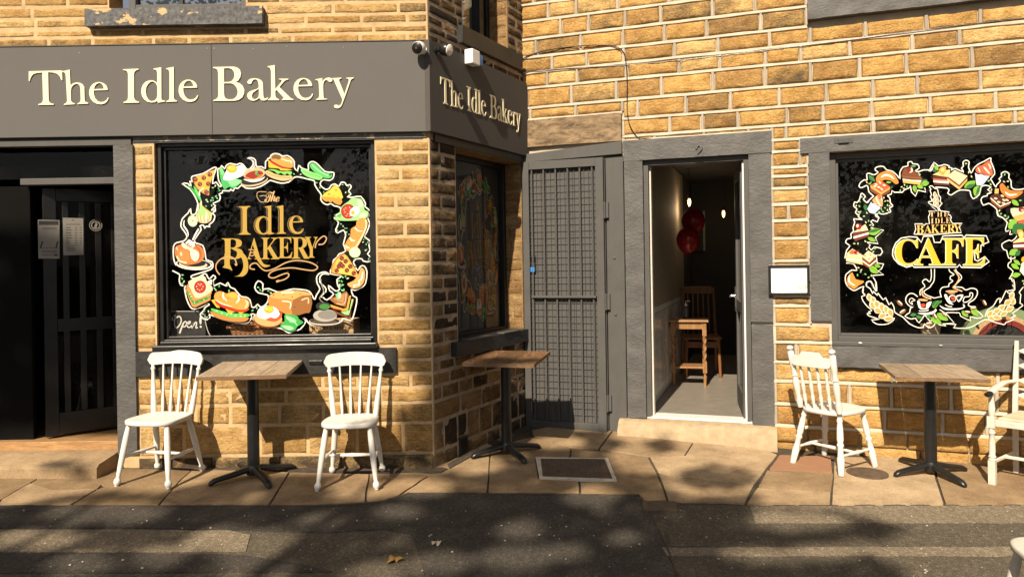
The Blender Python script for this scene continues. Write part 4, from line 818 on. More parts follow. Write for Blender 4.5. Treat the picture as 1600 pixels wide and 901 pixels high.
# ================================================================== window painting
FR = {'A': (260, 230, 9.012), 'B': (400, 230, 8.19), 'C': (260, 320, 9.012), 'D': (430, 320, 9.012), 'E': (260, 410, 7.506), 'F': (420, 410, 7.511), 'T': (330, 290, 6.005),
      'a': (1310, 240, 9.013), 'b': (1440, 240, 8.19), 'c': (1310, 330, 6.933), 'd': (1380, 320, 8.19), 'e': (1500, 330, 6.44), 'f': (1330, 420, 7.507), 'g': (1450, 420, 7.507)}
W_ = '#faf6ea'
class Art:
    """flat painted shapes on a pane; shapes come as points of the traced sheet 'fr' and land on the glass plane"""
    def __init__(s, toglass, step=.00006): s.mb = MB(); s.tg = toglass; s.k = 0; s.step = step; s.fr = 'A'
    def P(s, p): x0, y0, q = FR[s.fr]; return s.tg(x0+p[0]/q, y0+p[1]/q)
    def raw(s, loops, col):
        s.k += 1; d = .0012+s.step*s.k; c = srgb(col); s.mb.col = (*[min(.82, x*.80) for x in c], 1)
        s.mb.prism(loops, lambda a, b, dd: s.W.pt(a, b, s.w+d), None, 0)
    def poly(s, pts, col, smooth=True, k=4): s.raw([[s.P(p) for p in (spline(pts, True, k) if smooth else pts)]], col)
    def ell(s, cx, cy, rx, ry, col, rot=0, n=22):
        c, q = math.cos(rad(rot)), math.sin(rad(rot))
        s.raw([[s.P((cx+rx*math.cos(t)*c-ry*math.sin(t)*q, cy+rx*math.cos(t)*q+ry*math.sin(t)*c)) for t in [2*math.pi*i/n for i in range(n)]]], col)
    def line(s, pts, col=W_, w=1.7, closed=False, smooth=True, k=3, taper=False):
        """w in photo pixels"""
        z = FR[s.fr][2]; h = w*z/2; pts = spline(pts, closed, k) if smooth else list(pts)
        n = len(pts); Lf = []; Rt = []
        for i, p in enumerate(pts):
            a = pts[(i-1) % n] if closed or i else p; b = pts[(i+1) % n] if closed or i < n-1 else p
            dx, dy = b[0]-a[0], b[1]-a[1]; m = math.hypot(dx, dy) or 1; hh = h*(math.sin(math.pi*(i+.3)/(n-.4))**.6 if taper else 1)
            Lf.append((p[0]-dy/m*hh, p[1]+dx/m*hh)); Rt.append((p[0]+dy/m*hh, p[1]-dx/m*hh))
        s.k += 1; d = .0012+s.step*s.k; c = srgb(col); s.mb.col = (*[min(.82, x*.80) for x in c], 1)
        vs = [s.W.pt(*s.P(q), s.w+d) for q in Lf+Rt]
        s.mb.add(vs, [(i, (i+1) % n, n+(i+1) % n, n+i) for i in range(n if closed else n-1)])
    def glyphs(s, items, col, edge=None, ew=.8, slim=0, dx=0):
        """items: (char,x0,x1,ytop,ybottom) in sheet units"""
        for ch, x0, x1, yt, yb in items:
            pre = ''
            if len(ch) > 1: pre, ch = ch[0], ch[1]
            a, b, c, e = gext(ch, pre)
            f = lambda X, Y: s.P((x0+(X-a)/(b-a)*(x1-x0)+dx, yb-(Y-c)/(e-c)*(yb-yt)))
            Ls = [[f(q[i], q[i+1]) for i in range(0, len(q), 2)] for q in GL[pre+ch]]
            sg = 1 if area(max(Ls, key=lambda q: abs(area(q)))) > 0 else -1
            if edge: s.raw(thin(Ls, -sg*ew*.0047), edge)
            s.raw(thin(Ls, sg*slim) if slim else Ls, col)
    def leaf(s, x0, y0, x1, y1, wd, col, vein=None):
        dx, dy = x1-x0, y1-y0
        pts = [(x0, y0)]+[(x0+dx*t-dy*wd*q, y0+dy*t+dx*wd*q) for t, q in ((.3, .8), (.6, .8), (1, 0), (.6, -.8), (.3, -.8))]
        s.poly([pts[0], pts[1], pts[2], pts[3], pts[4], pts[5]], col)
        if vein: s.line([(x0, y0), ((x0+x1)/2+dy*.04, (y0+y1)/2-dx*.04), (x1, y1)], vein, .5)
    def bits(s, pts, cols, r=11):
        for i, (x, y) in enumerate(pts): a = (i*57) % 180; s.ell(x, y, r, r*.55, cols[i % len(cols)], a, 10)
GREEN = ['#7fd08a', '#5fb96a', '#c9d8b0', '#8fcf95']
def left_art(a):
    # garland outline, outer
    S = lambda fr, pts: [(FR[fr][0]+x/FR[fr][2], FR[fr][1]+y/FR[fr][2]) for x, y in pts]
    FR['P'] = (0, 0, 1.0)
    outer = S('C', [(440, 0), (425, 90), (405, 130), (350, 132), (340, 50), (305, 115), (225, 195), (203, 300), (250, 370), (290, 450), (240, 510), (150, 530), (100, 580), (98, 720), (110, 790), (135, 850)])
    outer1 = S('A', [(440, 900), (445, 800), (400, 690), (330, 590), (220, 512), (300, 512), (350, 555), (328, 475), (360, 490), (352, 430), (380, 405), (520, 370), (640, 300), (705, 285), (665, 400), (650, 515), (700, 490), (740, 548), (778, 545), (735, 470), (722, 330), (735, 300), (765, 295), (775, 258), (820, 305), (840, 262), (900, 228), (985, 248), (1030, 228), (1080, 245), (1130, 310), (1180, 300), (1225, 235), (1200, 175), (1140, 158), (1200, 148), (1255, 185), (1265, 270), (1340, 275), (1392, 300), (1395, 205), (1425, 180)])
    outer2 = S('B', [(150, 145), (178, 140), (190, 105), (240, 80), (300, 92), (340, 115), (400, 108), (455, 140), (490, 190), (490, 260), (530, 302), (548, 230), (580, 265), (650, 290), (672, 285), (668, 230), (690, 195), (735, 185), (790, 220), (880, 310), (960, 320), (998, 330), (985, 395), (940, 425), (870, 415), (830, 440), (825, 490), (890, 540), (940, 525), (960, 490), (1010, 470), (1060, 500), (1090, 450), (1140, 455), (1160, 490), (1200, 480), (1218, 510), (1185, 560), (1215, 600), (1168, 635), (1240, 640), (1340, 630), (1400, 720), (1395, 760), (1465, 820), (1450, 880)])
    outer3 = S('D', [(1345, 100), (1325, 150), (1298, 180), (1330, 260), (1290, 380), (1255, 445), (1300, 480), (1348, 530), (1318, 560), (1335, 640), (1300, 690), (1345, 740), (1330, 800), (1240, 790), (1220, 760), (1140, 760), (1100, 810), (1140, 880)])
    outer4 = S('F', [(1010, 40), (1045, 95), (1075, 45), (1120, 42), (1152, 110), (1135, 240), (1090, 290), (1010, 325), (968, 315), (990, 390), (1028, 410), (1030, 470), (995, 620), (960, 680), (868, 655), (850, 700), (760, 730), (620, 740), (480, 722), (440, 670), (400, 645), (435, 690), (370, 780), (300, 800), (235, 825), (180, 790), (120, 768), (0, 755)])
    outer5 = S('E', [(1150, 735), (1060, 700), (1015, 665), (1040, 610), (990, 605), (1000, 640), (960, 700), (880, 712), (740, 690), (620, 655), (500, 605), (512, 640), (480, 668), (430, 655), (395, 610), (430, 570), (460, 520), (502, 495), (480, 478), (430, 510), (330, 545), (280, 520), (235, 420), (213, 300), (228, 275), (168, 265), (150, 200), (158, 150), (130, 125), (70, 95)])
    a.fr = 'P'; a.line(outer, W_, 1.9, k=2); a.line(outer1+outer2+outer3+outer4+outer5, W_, 1.9, k=2)
    inner = S('A', [(680, 895), (648, 870), (692, 825), (655, 792), (745, 750), (757, 690), (740, 660), (790, 640), (790, 612), (890, 615), (900, 590), (940, 615), (960, 575), (1010, 578), (1055, 535), (1120, 575), (1220, 580), (1330, 550), (1420, 495)])
    inner += S('B', [(180, 425), (240, 440), (320, 460), (420, 445), (490, 385), (560, 382), (650, 405), (745, 430), (752, 480), (790, 545), (835, 610), (828, 670), (870, 720), (920, 735), (960, 720), (1000, 750), (1075, 770), (1080, 830), (1040, 860), (1000, 895)])
    inner += S('D', [(858, 130), (830, 180), (892, 250), (852, 350), (880, 395), (960, 355), (992, 430), (960, 550), (992, 650), (900, 690), (870, 740), (820, 780), (810, 860)])
    inner += S('F', [(742, 60), (720, 130), (842, 150), (835, 175), (800, 200), (810, 270), (832, 310), (790, 335), (740, 300), (700, 268), (715, 330), (762, 370), (682, 438), (640, 410), (610, 395), (670, 340), (660, 290), (600, 230), (605, 160), (650, 130), (708, 140), (660, 110), (590, 130), (560, 180), (570, 250), (600, 310), (560, 380), (540, 432), (520, 410), (490, 355), (440, 325), (290, 310), (200, 330), (100, 345), (0, 305)])
    inner += S('E', [(1130, 312), (1132, 250), (1075, 215), (1035, 290), (1080, 355), (1188, 380), (1192, 450), (1150, 505), (1100, 520), (1070, 488), (1040, 520), (1000, 520), (980, 440), (930, 405), (870, 395), (800, 310), (750, 290), (720, 233), (690, 270), (630, 240), (560, 272), (548, 210), (578, 180), (550, 148), (500, 195), (470, 140), (440, 133), (390, 165), (310, 187), (288, 160), (340, 140), (420, 115), (520, 80)])
    inner += S('C', [(655, 860), (640, 800), (560, 770), (545, 680), (510, 570), (420, 540), (395, 490), (490, 350), (468, 300), (520, 285), (540, 332), (560, 300), (615, 310), (600, 280), (660, 230), (682, 150), (640, 120), (690, 85), (680, 30)])
    a.line(inner, W_, 1.9, k=2)
    # pizza, lettuce and egg, soup
    a.fr = 'A'
    a.poly([(685, 315), (640, 440), (620, 520), (600, 600), (600, 670), (520, 640), (440, 590), (395, 520), (385, 430), (520, 385)], '#f1b54a', k=2)
    a.line([(385, 435), (405, 530), (450, 595), (520, 645), (600, 675)], '#c98545', 1.6)
    for x, y in ((610, 385), (525, 432), (470, 520), (590, 515), (565, 630), (408, 455)):
        a.ell(x, y, 34, 33, '#7d2a1a'); a.bits([(x-12, y-8), (x+10, y+10), (x+8, y-12)], ['#e8c8b0'], 6)
    a.poly([(745, 315), (780, 290), (820, 350), (860, 450), (960, 440), (1085, 475), (1040, 510), (1000, 545), (940, 580), (880, 560), (820, 595), (780, 520), (760, 430)], '#49b862')
    a.poly([(860, 460), (960, 450), (1060, 475), (1000, 530), (920, 550)], '#8ee29a'); a.poly([(750, 320), (780, 300), (810, 350), (790, 400)], '#7fd98c')
    a.poly([(800, 430), (840, 340), (870, 285), (1000, 268), (1060, 250), (1115, 310), (1100, 380), (1010, 430), (900, 462), (820, 465)], '#ffffff')
    a.ell(922, 305, 75, 58, '#f4ac26'); a.ell(925, 298, 50, 38, '#fbc93e'); a.ell(890, 290, 14, 18, '#ffe9a0', 20)
    a.ell(1240, 475, 195, 72, '#e2bd92', -12); a.ell(1240, 458, 190, 66, '#14110e', -12)
    a.poly([(1085, 450), (1200, 492), (1330, 470), (1390, 415), (1330, 440), (1240, 455)], '#fdf8ee'); a.ell(1237, 372, 155, 84, '#e9ba8c', -8); a.ell(1237, 392, 130, 58, '#9c2010', -12); a.line([(1115, 420), (1230, 452), (1350, 385)], '#e78a3a', 1.4)
    a.leaf(1255, 385, 1285, 318, .25, '#45b85c'); a.leaf(1260, 385, 1315, 395, .2, '#3aa552'); a.poly([(1190, 310), (1225, 280), (1250, 250), (1240, 290), (1205, 325)], '#ded8cf'); a.line([(1145, 160), (1215, 180), (1245, 235), (1210, 300)], '#bcb6aa', 1.0)
    a.bits([(655, 570), (735, 580), (690, 545), (650, 715), (715, 718), (660, 748), (565, 740), (595, 605), (630, 750), (750, 610), (580, 765), (640, 820), (700, 690), (560, 830), (640, 885)], GREEN, 17)
    # spring onion
    a.poly([(300, 535), (390, 595), (470, 700), (492, 775), (440, 720), (365, 625)], '#35a845'); a.poly([(385, 545), (440, 610), (492, 735), (480, 745), (420, 650)], '#6fd06a'); a.line([(530, 575), (470, 625), (470, 685)], '#eef5e0', 2.2)
    a.fr = 'C'
    a.poly([(470, -20), (500, -60), (508, 15), (560, 60), (635, 110), (640, 170), (620, 230), (540, 260), (450, 235), (415, 160), (465, 65)], '#e6d6a8'); a.poly([(475, 0), (505, 10), (570, 70), (635, 120), (600, 165), (540, 150), (430, 150), (465, 70)], '#a9dc80')
    for x0, x1 in ((440, 470), (480, 500), (530, 545), (580, 590), (620, 600)): a.line([(x0, 150), ((x0+x1)/2-6, 200), (x1, 250)], '#b97a42', 1.0)
    a.line([(505, 10), (560, 58), (632, 108)], '#c98b50', 1.3); a.line([(565, 100), (570, 180), (555, 245)], '#fdf3d4', 2)
    a.ell(372, 228, 68, 80, '#cfe8ac', -12); a.ell(374, 232, 52, 62, '#f2f3e2', -12); a.ell(374, 228, 38, 44, '#b5d88f', -12); a.ell(376, 228, 26, 32, '#eef2dc', -12); a.ell(376, 226, 12, 16, '#a88a5a')
    # baked potato on a plate with fork
    a.ell(390, 838, 258, 78, W_, 3); a.ell(390, 832, 238, 64, '#14110e', 3); a.ell(380, 840, 200, 56, '#e9d3b8', 3); a.ell(375, 820, 180, 50, '#14110e', 3)
    a.poly([(130, 600), (200, 560), (400, 560), (490, 590), (540, 690), (500, 790), (400, 830), (260, 842), (160, 770), (122, 680)], '#dd7c3f'); a.poly([(170, 640), (300, 650), (330, 760), (260, 815), (180, 760)], '#e98a48'); a.poly([(400, 570), (480, 620), (500, 720), (440, 800), (470, 680)], '#b9602c')
    a.line([(150, 720), (190, 790), (290, 815)], '#f7dcb8', 2.4); a.line([(205, 665), (215, 715)], '#f7dcb8', 2.6); a.line([(145, 590), (160, 640)], '#f3cda0', 2)
    a.poly([(215, 560), (240, 530), (300, 580), (380, 620), (450, 660), (465, 720), (440, 780), (390, 790), (345, 720), (330, 640), (250, 610)], '#f4e6cb'); a.bits([(280, 590), (400, 690), (420, 740), (370, 750), (300, 620)], ['#e6cfa4', '#ffffff'], 16)
    a.poly([(270, 535), (320, 485), (400, 530), (405, 580), (370, 610), (355, 600), (375, 560), (330, 590), (350, 545), (310, 575), (325, 525), (285, 560)], '#f6f4ee', False); a.line([(375, 495), (410, 420), (460, 335)], '#f6f4ee', 2.6); a.line([(258, 215), (248, 290), (300, 370), (312, 445)], '#f6f4ee', 2.4, taper=True)
    # burger
    a.fr = 'B'
    a.poly([(120, 315), (160, 300), (250, 345), (350, 365), (460, 368), (450, 412), (340, 430), (220, 400), (135, 352)], '#f0c08a'); a.line([(135, 325), (250, 372), (440, 395)], '#d98a48', 1.2)
    a.poly([(155, 285), (240, 285), (330, 312), (458, 312), (440, 362), (400, 335), (370, 360), (320, 330), (280, 345), (240, 310), (200, 300)], '#7ed45e')
    a.poly([(160, 165), (240, 225), (330, 270), (472, 290), (400, 302), (315, 298), (300, 275), (165, 262)], '#f4bd38', False)
    a.poly([(185, 165), (240, 200), (330, 245), (445, 258), (430, 278), (330, 268), (200, 205)], '#b42c16'); a.poly([(195, 160), (210, 105), (270, 92), (330, 118), (430, 140), (475, 185), (472, 255), (420, 262), (330, 242), (245, 198)], '#ef9f4a'); a.poly([(205, 150), (215, 108), (270, 95), (325, 125), (300, 160), (250, 150)], '#7a5830'); a.line([(330, 150), (400, 175), (450, 180), (455, 210)], '#fbe3c0', 2)
    a.poly([(690, 240), (720, 203), (770, 225), (870, 322), (960, 338), (975, 370), (930, 402), (830, 375), (740, 310)], '#58c566'); a.line([(720, 225), (800, 300), (930, 370)], '#a8ecae', 1.6); a.ell(952, 352, 14, 16, '#1f6a34')
    a.poly([(575, 290), (620, 283), (740, 325), (840, 365), (850, 402), (810, 420), (700, 396), (610, 348)], '#8ade7a'); a.line([(600, 310), (700, 345), (830, 385)], '#4fae54', 1.0)
    a.poly([(845, 630), (950, 545), (1010, 485), (1070, 530), (1105, 610), (1095, 662)], '#f6cb48', k=2); a.poly([(845, 632), (1095, 662), (1078, 740), (1000, 712), (980, 690), (955, 712), (925, 690), (900, 698), (850, 662)], '#ee9a3e', k=2)
    for x, y, r in ((1027, 553, 16), (937, 603, 17), (995, 628, 12), (945, 675, 16), (1057, 648, 16), (1052, 710, 15)): a.ell(x, y, r, r*.8, '#c9772a'); a.ell(x, y+2, r*.7, r*.5, '#f0b545')
    a.poly([(1190, 690), (1230, 655), (1340, 660), (1385, 740), (1390, 800), (1440, 830), (1420, 900), (1300, 935), (1100, 940), (1000, 920), (1060, 865), (1100, 760)], '#a4e58c'); a.poly([(1300, 680), (1350, 690), (1370, 750), (1320, 760)], '#d5f5c4'); a.poly([(1340, 850), (1420, 840), (1400, 890), (1330, 900)], '#cdeec2'); a.poly([(1035, 875), (1090, 850), (1080, 900)], '#58b85c')
    a.ell(1182, 822, 92, 96, '#a52a16'); a.ell(1182, 822, 74, 78, '#c23c1e'); a.bits([(1150, 780), (1200, 770), (1140, 830), (1160, 880), (1215, 800), (1205, 880), (1175, 855), (1130, 800)], ['#f3d7b5'], 10)
    a.ell(1266, 822, 74, 54, '#ffffff', -42); a.ell(1242, 838, 24, 27, '#f2b42e')
    a.bits([(1110, 480), (1185, 510), (1150, 580), (780, 455), (820, 520), (870, 575), (575, 350), (490, 345), (540, 310), (1190, 580)], GREEN, 13)
    # baguette, onion slice, second pizza, pasty
    a.fr = 'D'
    a.poly([(1150, 235), (1200, 188), (1265, 190), (1303, 240), (1290, 330), (1230, 470), (1150, 610), (1080, 660), (1010, 640), (983, 580), (1015, 500), (1062, 430), (1072, 340), (1140, 290)], '#f09c4a')
    a.line([(1275, 205), (1285, 300), (1225, 450), (1110, 640)], '#fbe0b4', 2.4); a.line([(1125, 315), (1170, 360), (1235, 365)], '#fdf0d2', 3, taper=True); a.line([(1050, 460), (1085, 500), (1130, 505)], '#fdf0d2', 3, taper=True); a.line([(990, 570), (1020, 600), (1055, 605)], '#fdf0d2', 3, taper=True); a.line([(1140, 300), (1180, 355), (1240, 350)], '#8a4a1e', .8); a.bits([(1200, 220), (1185, 272), (1110, 370), (1040, 495), (1075, 550), (1180, 470)], ['#a5521e'], 7)
    a.ell(1125, 668, 80, 76, '#bfe6a2'); a.ell(1125, 668, 64, 60, '#f0f2e2'); a.ell(1125, 668, 48, 44, '#c4dfa4'); a.ell(1125, 668, 34, 30, '#f0f2e2'); a.ell(1125, 666, 16, 14, '#b8d894')
    a.bits([(930, 270), (985, 330), (1010, 385), (1045, 415), (880, 360), (1250, 490), (1240, 525), (1310, 530), (1285, 555), (1290, 630), (1275, 640), (1320, 760), (1315, 790), (1010, 330), (960, 300)], GREEN, 14)
    a.fr = 'F'
    a.poly([(895, -100), (960, -20), (1062, 170), (980, 155), (890, 140), (745, 120), (740, 60), (790, -40), (830, -70)], '#efa94a', k=2); a.poly([(895, -85), (1040, 160), (770, 110), (800, -30)], '#f3c95a', False)
    for x, y in ((800, 95), (920, 92), (1000, 125), (845, 15), (905, -15), (860, -50), (960, 45), (825, 45), (870, 40)):
        a.ell(x, y, 27, 27, '#7a2a18'); a.bits([(x-9, y-7), (x+8, y+9)], ['#e5c4a8'], 5)
    a.line([(890, -100), (820, -70), (755, 20), (735, 115)], '#c98545', 1.8)
    a.poly([(1085, 62), (1130, 100), (1122, 220), (1065, 288), (990, 302), (925, 252), (1000, 210), (1055, 140)], '#efaa66'); a.line([(1105, 110), (1095, 190), (1060, 215), (1065, 260), (1000, 265), (1010, 290)], '#fdf6e6', 2, k=2)
    a.bits([(825, 215), (860, 220), (835, 262), (870, 262), (870, 170), (905, 160), (930, 185), (865, 325), (885, 320), (845, 280), (800, 380)], GREEN, 17)
    # toasted sandwich
    a.poly([(735, 545), (950, 635), (1005, 430), (990, 420), (960, 660), (740, 580)], '#7a4a26', False); a.poly([(715, 430), (915, 335), (938, 375), (905, 520), (790, 490)], '#a06a38', False); a.poly([(760, 430), (900, 360), (880, 480)], '#c08a58', False); a.line([(800, 475), (890, 485), (912, 360)], '#e5c29a', 1.4)
    a.poly([(725, 490), (880, 540), (915, 530), (945, 390), (970, 385), (935, 560), (860, 570), (730, 520)], '#e9a848', False); a.poly([(850, 580), (950, 560), (978, 425), (998, 430), (945, 615), (900, 610)], '#a8e292', False); a.line([(760, 540), (860, 560)], '#8a2416', 2); a.ell(825, 385, 28, 46, '#7fcf8e', 10); a.ell(835, 385, 18, 34, '#bfeac4', 10)
    # steaming cup
    a.ell(665, 690, 190, 44, '#d6d0c4'); a.ell(662, 684, 176, 36, '#241c16'); a.ell(655, 690, 150, 28, '#5a4a3c'); a.ell(665, 620, 140, 72, '#b5b0a6'); a.ell(690, 612, 112, 52, '#8d8880'); a.ell(645, 510, 88, 52, '#2a2723'); a.ell(660, 515, 62, 34, '#44883c'); a.line([(650, 470), (600, 420), (650, 340), (620, 250), (620, 190)], '#a5a098', 1.6, taper=True)
    # loaf, lettuce
    a.poly([(8, 390), (130, 335), (320, 328), (450, 345), (502, 378), (300, 432), (100, 425)], '#eead62', k=2); a.poly([(8, 400), (100, 428), (292, 435), (278, 612), (120, 562), (10, 500)], '#df8b42', k=2); a.poly([(292, 435), (502, 380), (495, 570), (440, 590), (285, 615)], '#9c6632', k=2)
    a.line([(160, 450), (260, 465), (255, 540)], '#fbe6c4', 2.2); a.line([(390, 440), (465, 415), (470, 480)], '#e9cfa8', 2.0); a.line([(150, 355), (300, 345)], '#fdeccc', 2.6); a.bits([(180, 375), (280, 400), (350, 455), (310, 520), (430, 520), (60, 380), (375, 370)], ['#a84a1e', '#6b3514'], 10)
    a.poly([(200, 605), (330, 620), (360, 660), (410, 700), (345, 745), (310, 790), (240, 800), (140, 750), (190, 690)], '#3fae50'); a.poly([(205, 620), (300, 650), (330, 690), (260, 700)], '#8fe098'); a.poly([(160, 740), (250, 740), (300, 770), (240, 790)], '#a8ecae'); a.line([(210, 650), (290, 680), (340, 735)], '#dff5dc', .9)
    # egg on toast
    a.fr = 'E'
    a.ell(1190, 672, 165, 92, '#7a3e1a', 4); a.ell(1200, 655, 165, 92, '#e8b070', 4); a.poly([(1180, 660), (1230, 640), (1350, 580), (1355, 640), (1290, 690), (1200, 680)], '#dd5a30'); a.poly([(1072, 620), (1090, 545), (1180, 500), (1290, 530), (1335, 600), (1290, 650), (1230, 640), (1180, 658), (1110, 650)], '#ffffff'); a.ell(1210, 548, 58, 46, '#f4ac26'); a.ell(1222, 545, 34, 30, '#fbc93e'); a.ell(1180, 540, 12, 16, '#fff0c0')
    # square sandwich
    a.poly([(255, 250), (300, 330), (340, 420), (530, 370), (525, 440), (350, 522), (310, 515), (238, 330)], '#df9250', False); a.poly([(245, 300), (330, 455), (522, 388), (515, 420), (330, 495), (255, 370)], '#3f8f3a', False); a.bits([(280, 370), (310, 430), (340, 470), (400, 455), (450, 435), (500, 410), (300, 400)], ['#9fe08c', '#6cc060'], 13)
    a.poly([(268, 222), (440, 150), (482, 215), (550, 290), (530, 348), (400, 412), (340, 402), (300, 320)], '#f4dfb4', k=2); a.line([(300, 330), (345, 415), (400, 420), (540, 355)], '#e0a468', 1.6, k=1)
    a.ell(405, 285, 70, 74, '#8a1e10'); a.ell(405, 285, 60, 64, '#bb3320'); a.bits([(385, 250), (420, 250), (365, 280), (440, 280), (400, 325), (425, 310), (375, 310), (405, 265)], ['#f5dcc0'], 9); a.poly([(480, 230), (540, 195), (545, 260)], '#fbfaf4', False)
    # filled roll
    a.poly([(528, 570), (620, 600), (760, 640), (965, 640), (930, 688), (800, 690), (650, 662), (550, 612)], '#d68a42'); a.poly([(540, 535), (640, 560), (760, 590), (972, 600), (965, 632), (850, 642), (740, 635), (600, 590), (545, 565)], '#5cc85a'); a.bits([(600, 565), (660, 590), (720, 610), (820, 620), (880, 625), (930, 620), (770, 600)], ['#c4f0b0'], 14)
    a.poly([(535, 440), (575, 430), (640, 530), (600, 525)], '#f4bd38', False); a.poly([(700, 535), (880, 550), (745, 600)], '#f4bd38', False); a.poly([(840, 570), (985, 540), (880, 605)], '#f4bd38', False)
    a.poly([(590, 450), (720, 510), (850, 550), (965, 545), (930, 578), (800, 572), (680, 530), (600, 490)], '#c0361a'); a.poly([(570, 400), (592, 350), (650, 335), (715, 362), (760, 345), (825, 350), (865, 405), (940, 420), (982, 470), (955, 542), (850, 548), (720, 508), (600, 452)], '#f0a04a'); a.poly([(720, 380), (770, 355), (830, 365), (840, 420), (780, 410)], '#f8b848')
    a.line([(680, 345), (675, 400), (720, 450)], '#fdf2d8', 3, taper=True); a.line([(850, 380), (860, 430), (825, 475)], '#fdf2d8', 3, taper=True); a.line([(935, 440), (960, 480), (930, 535)], '#fbe0b4', 3, taper=True); a.line([(585, 430), (660, 480), (780, 515)], '#fbe6c4', 2, taper=True); a.bits([(643, 400), (738, 412), (830, 408), (890, 455), (700, 440)], ['#a5521e'], 8)
    a.bits([(200, 145), (198, 188), (218, 222), (198, 245), (575, 300), (630, 275), (720, 270), (590, 320), (745, 330), (1205, 330), (1235, 355), (1070, 530), (1020, 560), (455, 560), (505, 570), (485, 640), (1085, 290), (1110, 320), (1140, 330), (440, 600)], GREEN, 15)
def left_text(a):
    a.fr = 'T'; g, e = '#bd9a42', '#c89f6c'
    idle = [('tI', 240, 370, 190, 462), ('td', 395, 592, 185, 462), ('tl', 600, 702, 183, 455), ('te', 713, 868, 280, 456)]
    sh = []
    a.glyphs([(c, x0+2, x1-12, t+2, b-1) for c, x0, x1, t, b in idle], '#8f6f3c', None); a.glyphs([(c, x0+9, x1-5, t+3, b-2) for c, x0, x1, t, b in idle], '#0d0b09'); a.glyphs([(c, x0+18, x1, t+1, b-2) for c, x0, x1, t, b in idle], g, None)
    a.glyphs([('B', 98, 300, 494, 690)], g, None, slim=.0012)
    a.poly([(190, 590), (255, 600), (325, 660), (348, 740), (335, 820), (270, 862), (190, 872), (110, 850), (60, 800), (45, 760), (60, 800), (110, 840), (190, 852), (260, 838), (300, 770), (290, 690), (240, 620)], g, k=3)
    a.poly([(125, 640), (170, 640), (175, 740), (200, 795), (165, 780), (105, 765), (125, 745)], g, k=2)
    a.line([(240, 745), (222, 690), (165, 664), (95, 685), (48, 735), (48, 790), (80, 835)], e, 2.0); a.line([(225, 730), (240, 748)], e, 3.4, k=1)
    a.glyphs([('A', 335, 470, 490, 690), ('K', 470, 640, 487, 690), ('E', 625, 762, 483, 680), ('R', 755, 922, 483, 685), ('Y', 878, 1000, 480, 676)], g, None, slim=.0012)
    a.poly([(400, 640), (440, 640), (490, 730), (555, 748), (500, 765), (455, 730)], g); a.line([(350, 600), (400, 605), (400, 650), (365, 655), (370, 625)], e, 1.4)
    a.line([(975, 585), (990, 530), (1050, 474), (1082, 495), (1055, 545), (1005, 552)], e, 2.0); a.line([(410, 785), (365, 775), (375, 738), (425, 728), (470, 775), (520, 798), (600, 775), (700, 722), (800, 702), (920, 717), (998, 760), (960, 795), (860, 785), (760, 770), (640, 782), (560, 812), (540, 850), (585, 865), (660, 835), (715, 820), (728, 845), (690, 878), (618, 898)], e, 2.0); a.line([(610, 900), (640, 890)], e, 3.4, k=1)
    a.glyphs([('sT', 500, 585, 58, 158), ('sh', 555, 605, 50, 150), ('se', 600, 642, 105, 152)], '#d9b27c'); a.line([(520, 60), (440, 60), (432, 110), (470, 155), (520, 140), (510, 95), (455, 100)], '#b59a74', 1.2)
def open_text(a):
    a.fr = 'E'
    a.line([(75, 640), (70, 670), (95, 670), (110, 610), (85, 630)], W_, 1.6); a.line([(110, 640), (95, 700), (110, 765), (150, 740), (175, 680), (155, 630), (110, 650)], W_, 1.9); a.line([(205, 700), (180, 760), (155, 830)], W_, 2.4, k=2); a.line([(195, 720), (220, 690), (240, 710), (220, 750), (190, 750)], W_, 1.8)
    a.line([(240, 730), (275, 710), (280, 690), (255, 700), (245, 745), (270, 760), (300, 735)], W_, 1.8); a.line([(300, 770), (315, 700), (310, 750), (345, 695), (355, 720), (345, 765), (370, 760)], W_, 1.9); a.line([(405, 620), (400, 680), (402, 725)], W_, 3.6, taper=True); a.ell(403, 752, 13, 13, W_)
    a.line([(58, 545), (55, 700), (62, 830), (85, 868)], '#d8d4cc', 1.3); a.line([(45, 572), (240, 570), (400, 572)], '#d8d4cc', 1.0); a.line([(450, 560), (460, 700), (490, 810), (520, 862)], '#d8d4cc', 1.2)
LG, DG = '#82b83a', '#2c6a34'
BT = ['#9fd07a', '#d8cfa4', '#7fc06a', '#c8d8a0']
def wheat(a, grains, col='#e2a057'):
    for x, y, L, wdt, r in grains:
        c, s = math.cos(rad(r)), math.sin(rad(r))
        a.leaf(x-c*L, y-s*L, x+c*L, y+s*L, wdt/L*.62, '#f6e6cc'); a.leaf(x-c*L*.8+s*3, y-s*L*.8+3, x+c*L*.85+s*3, y+s*L*.85+3, wdt/L*.5, col)
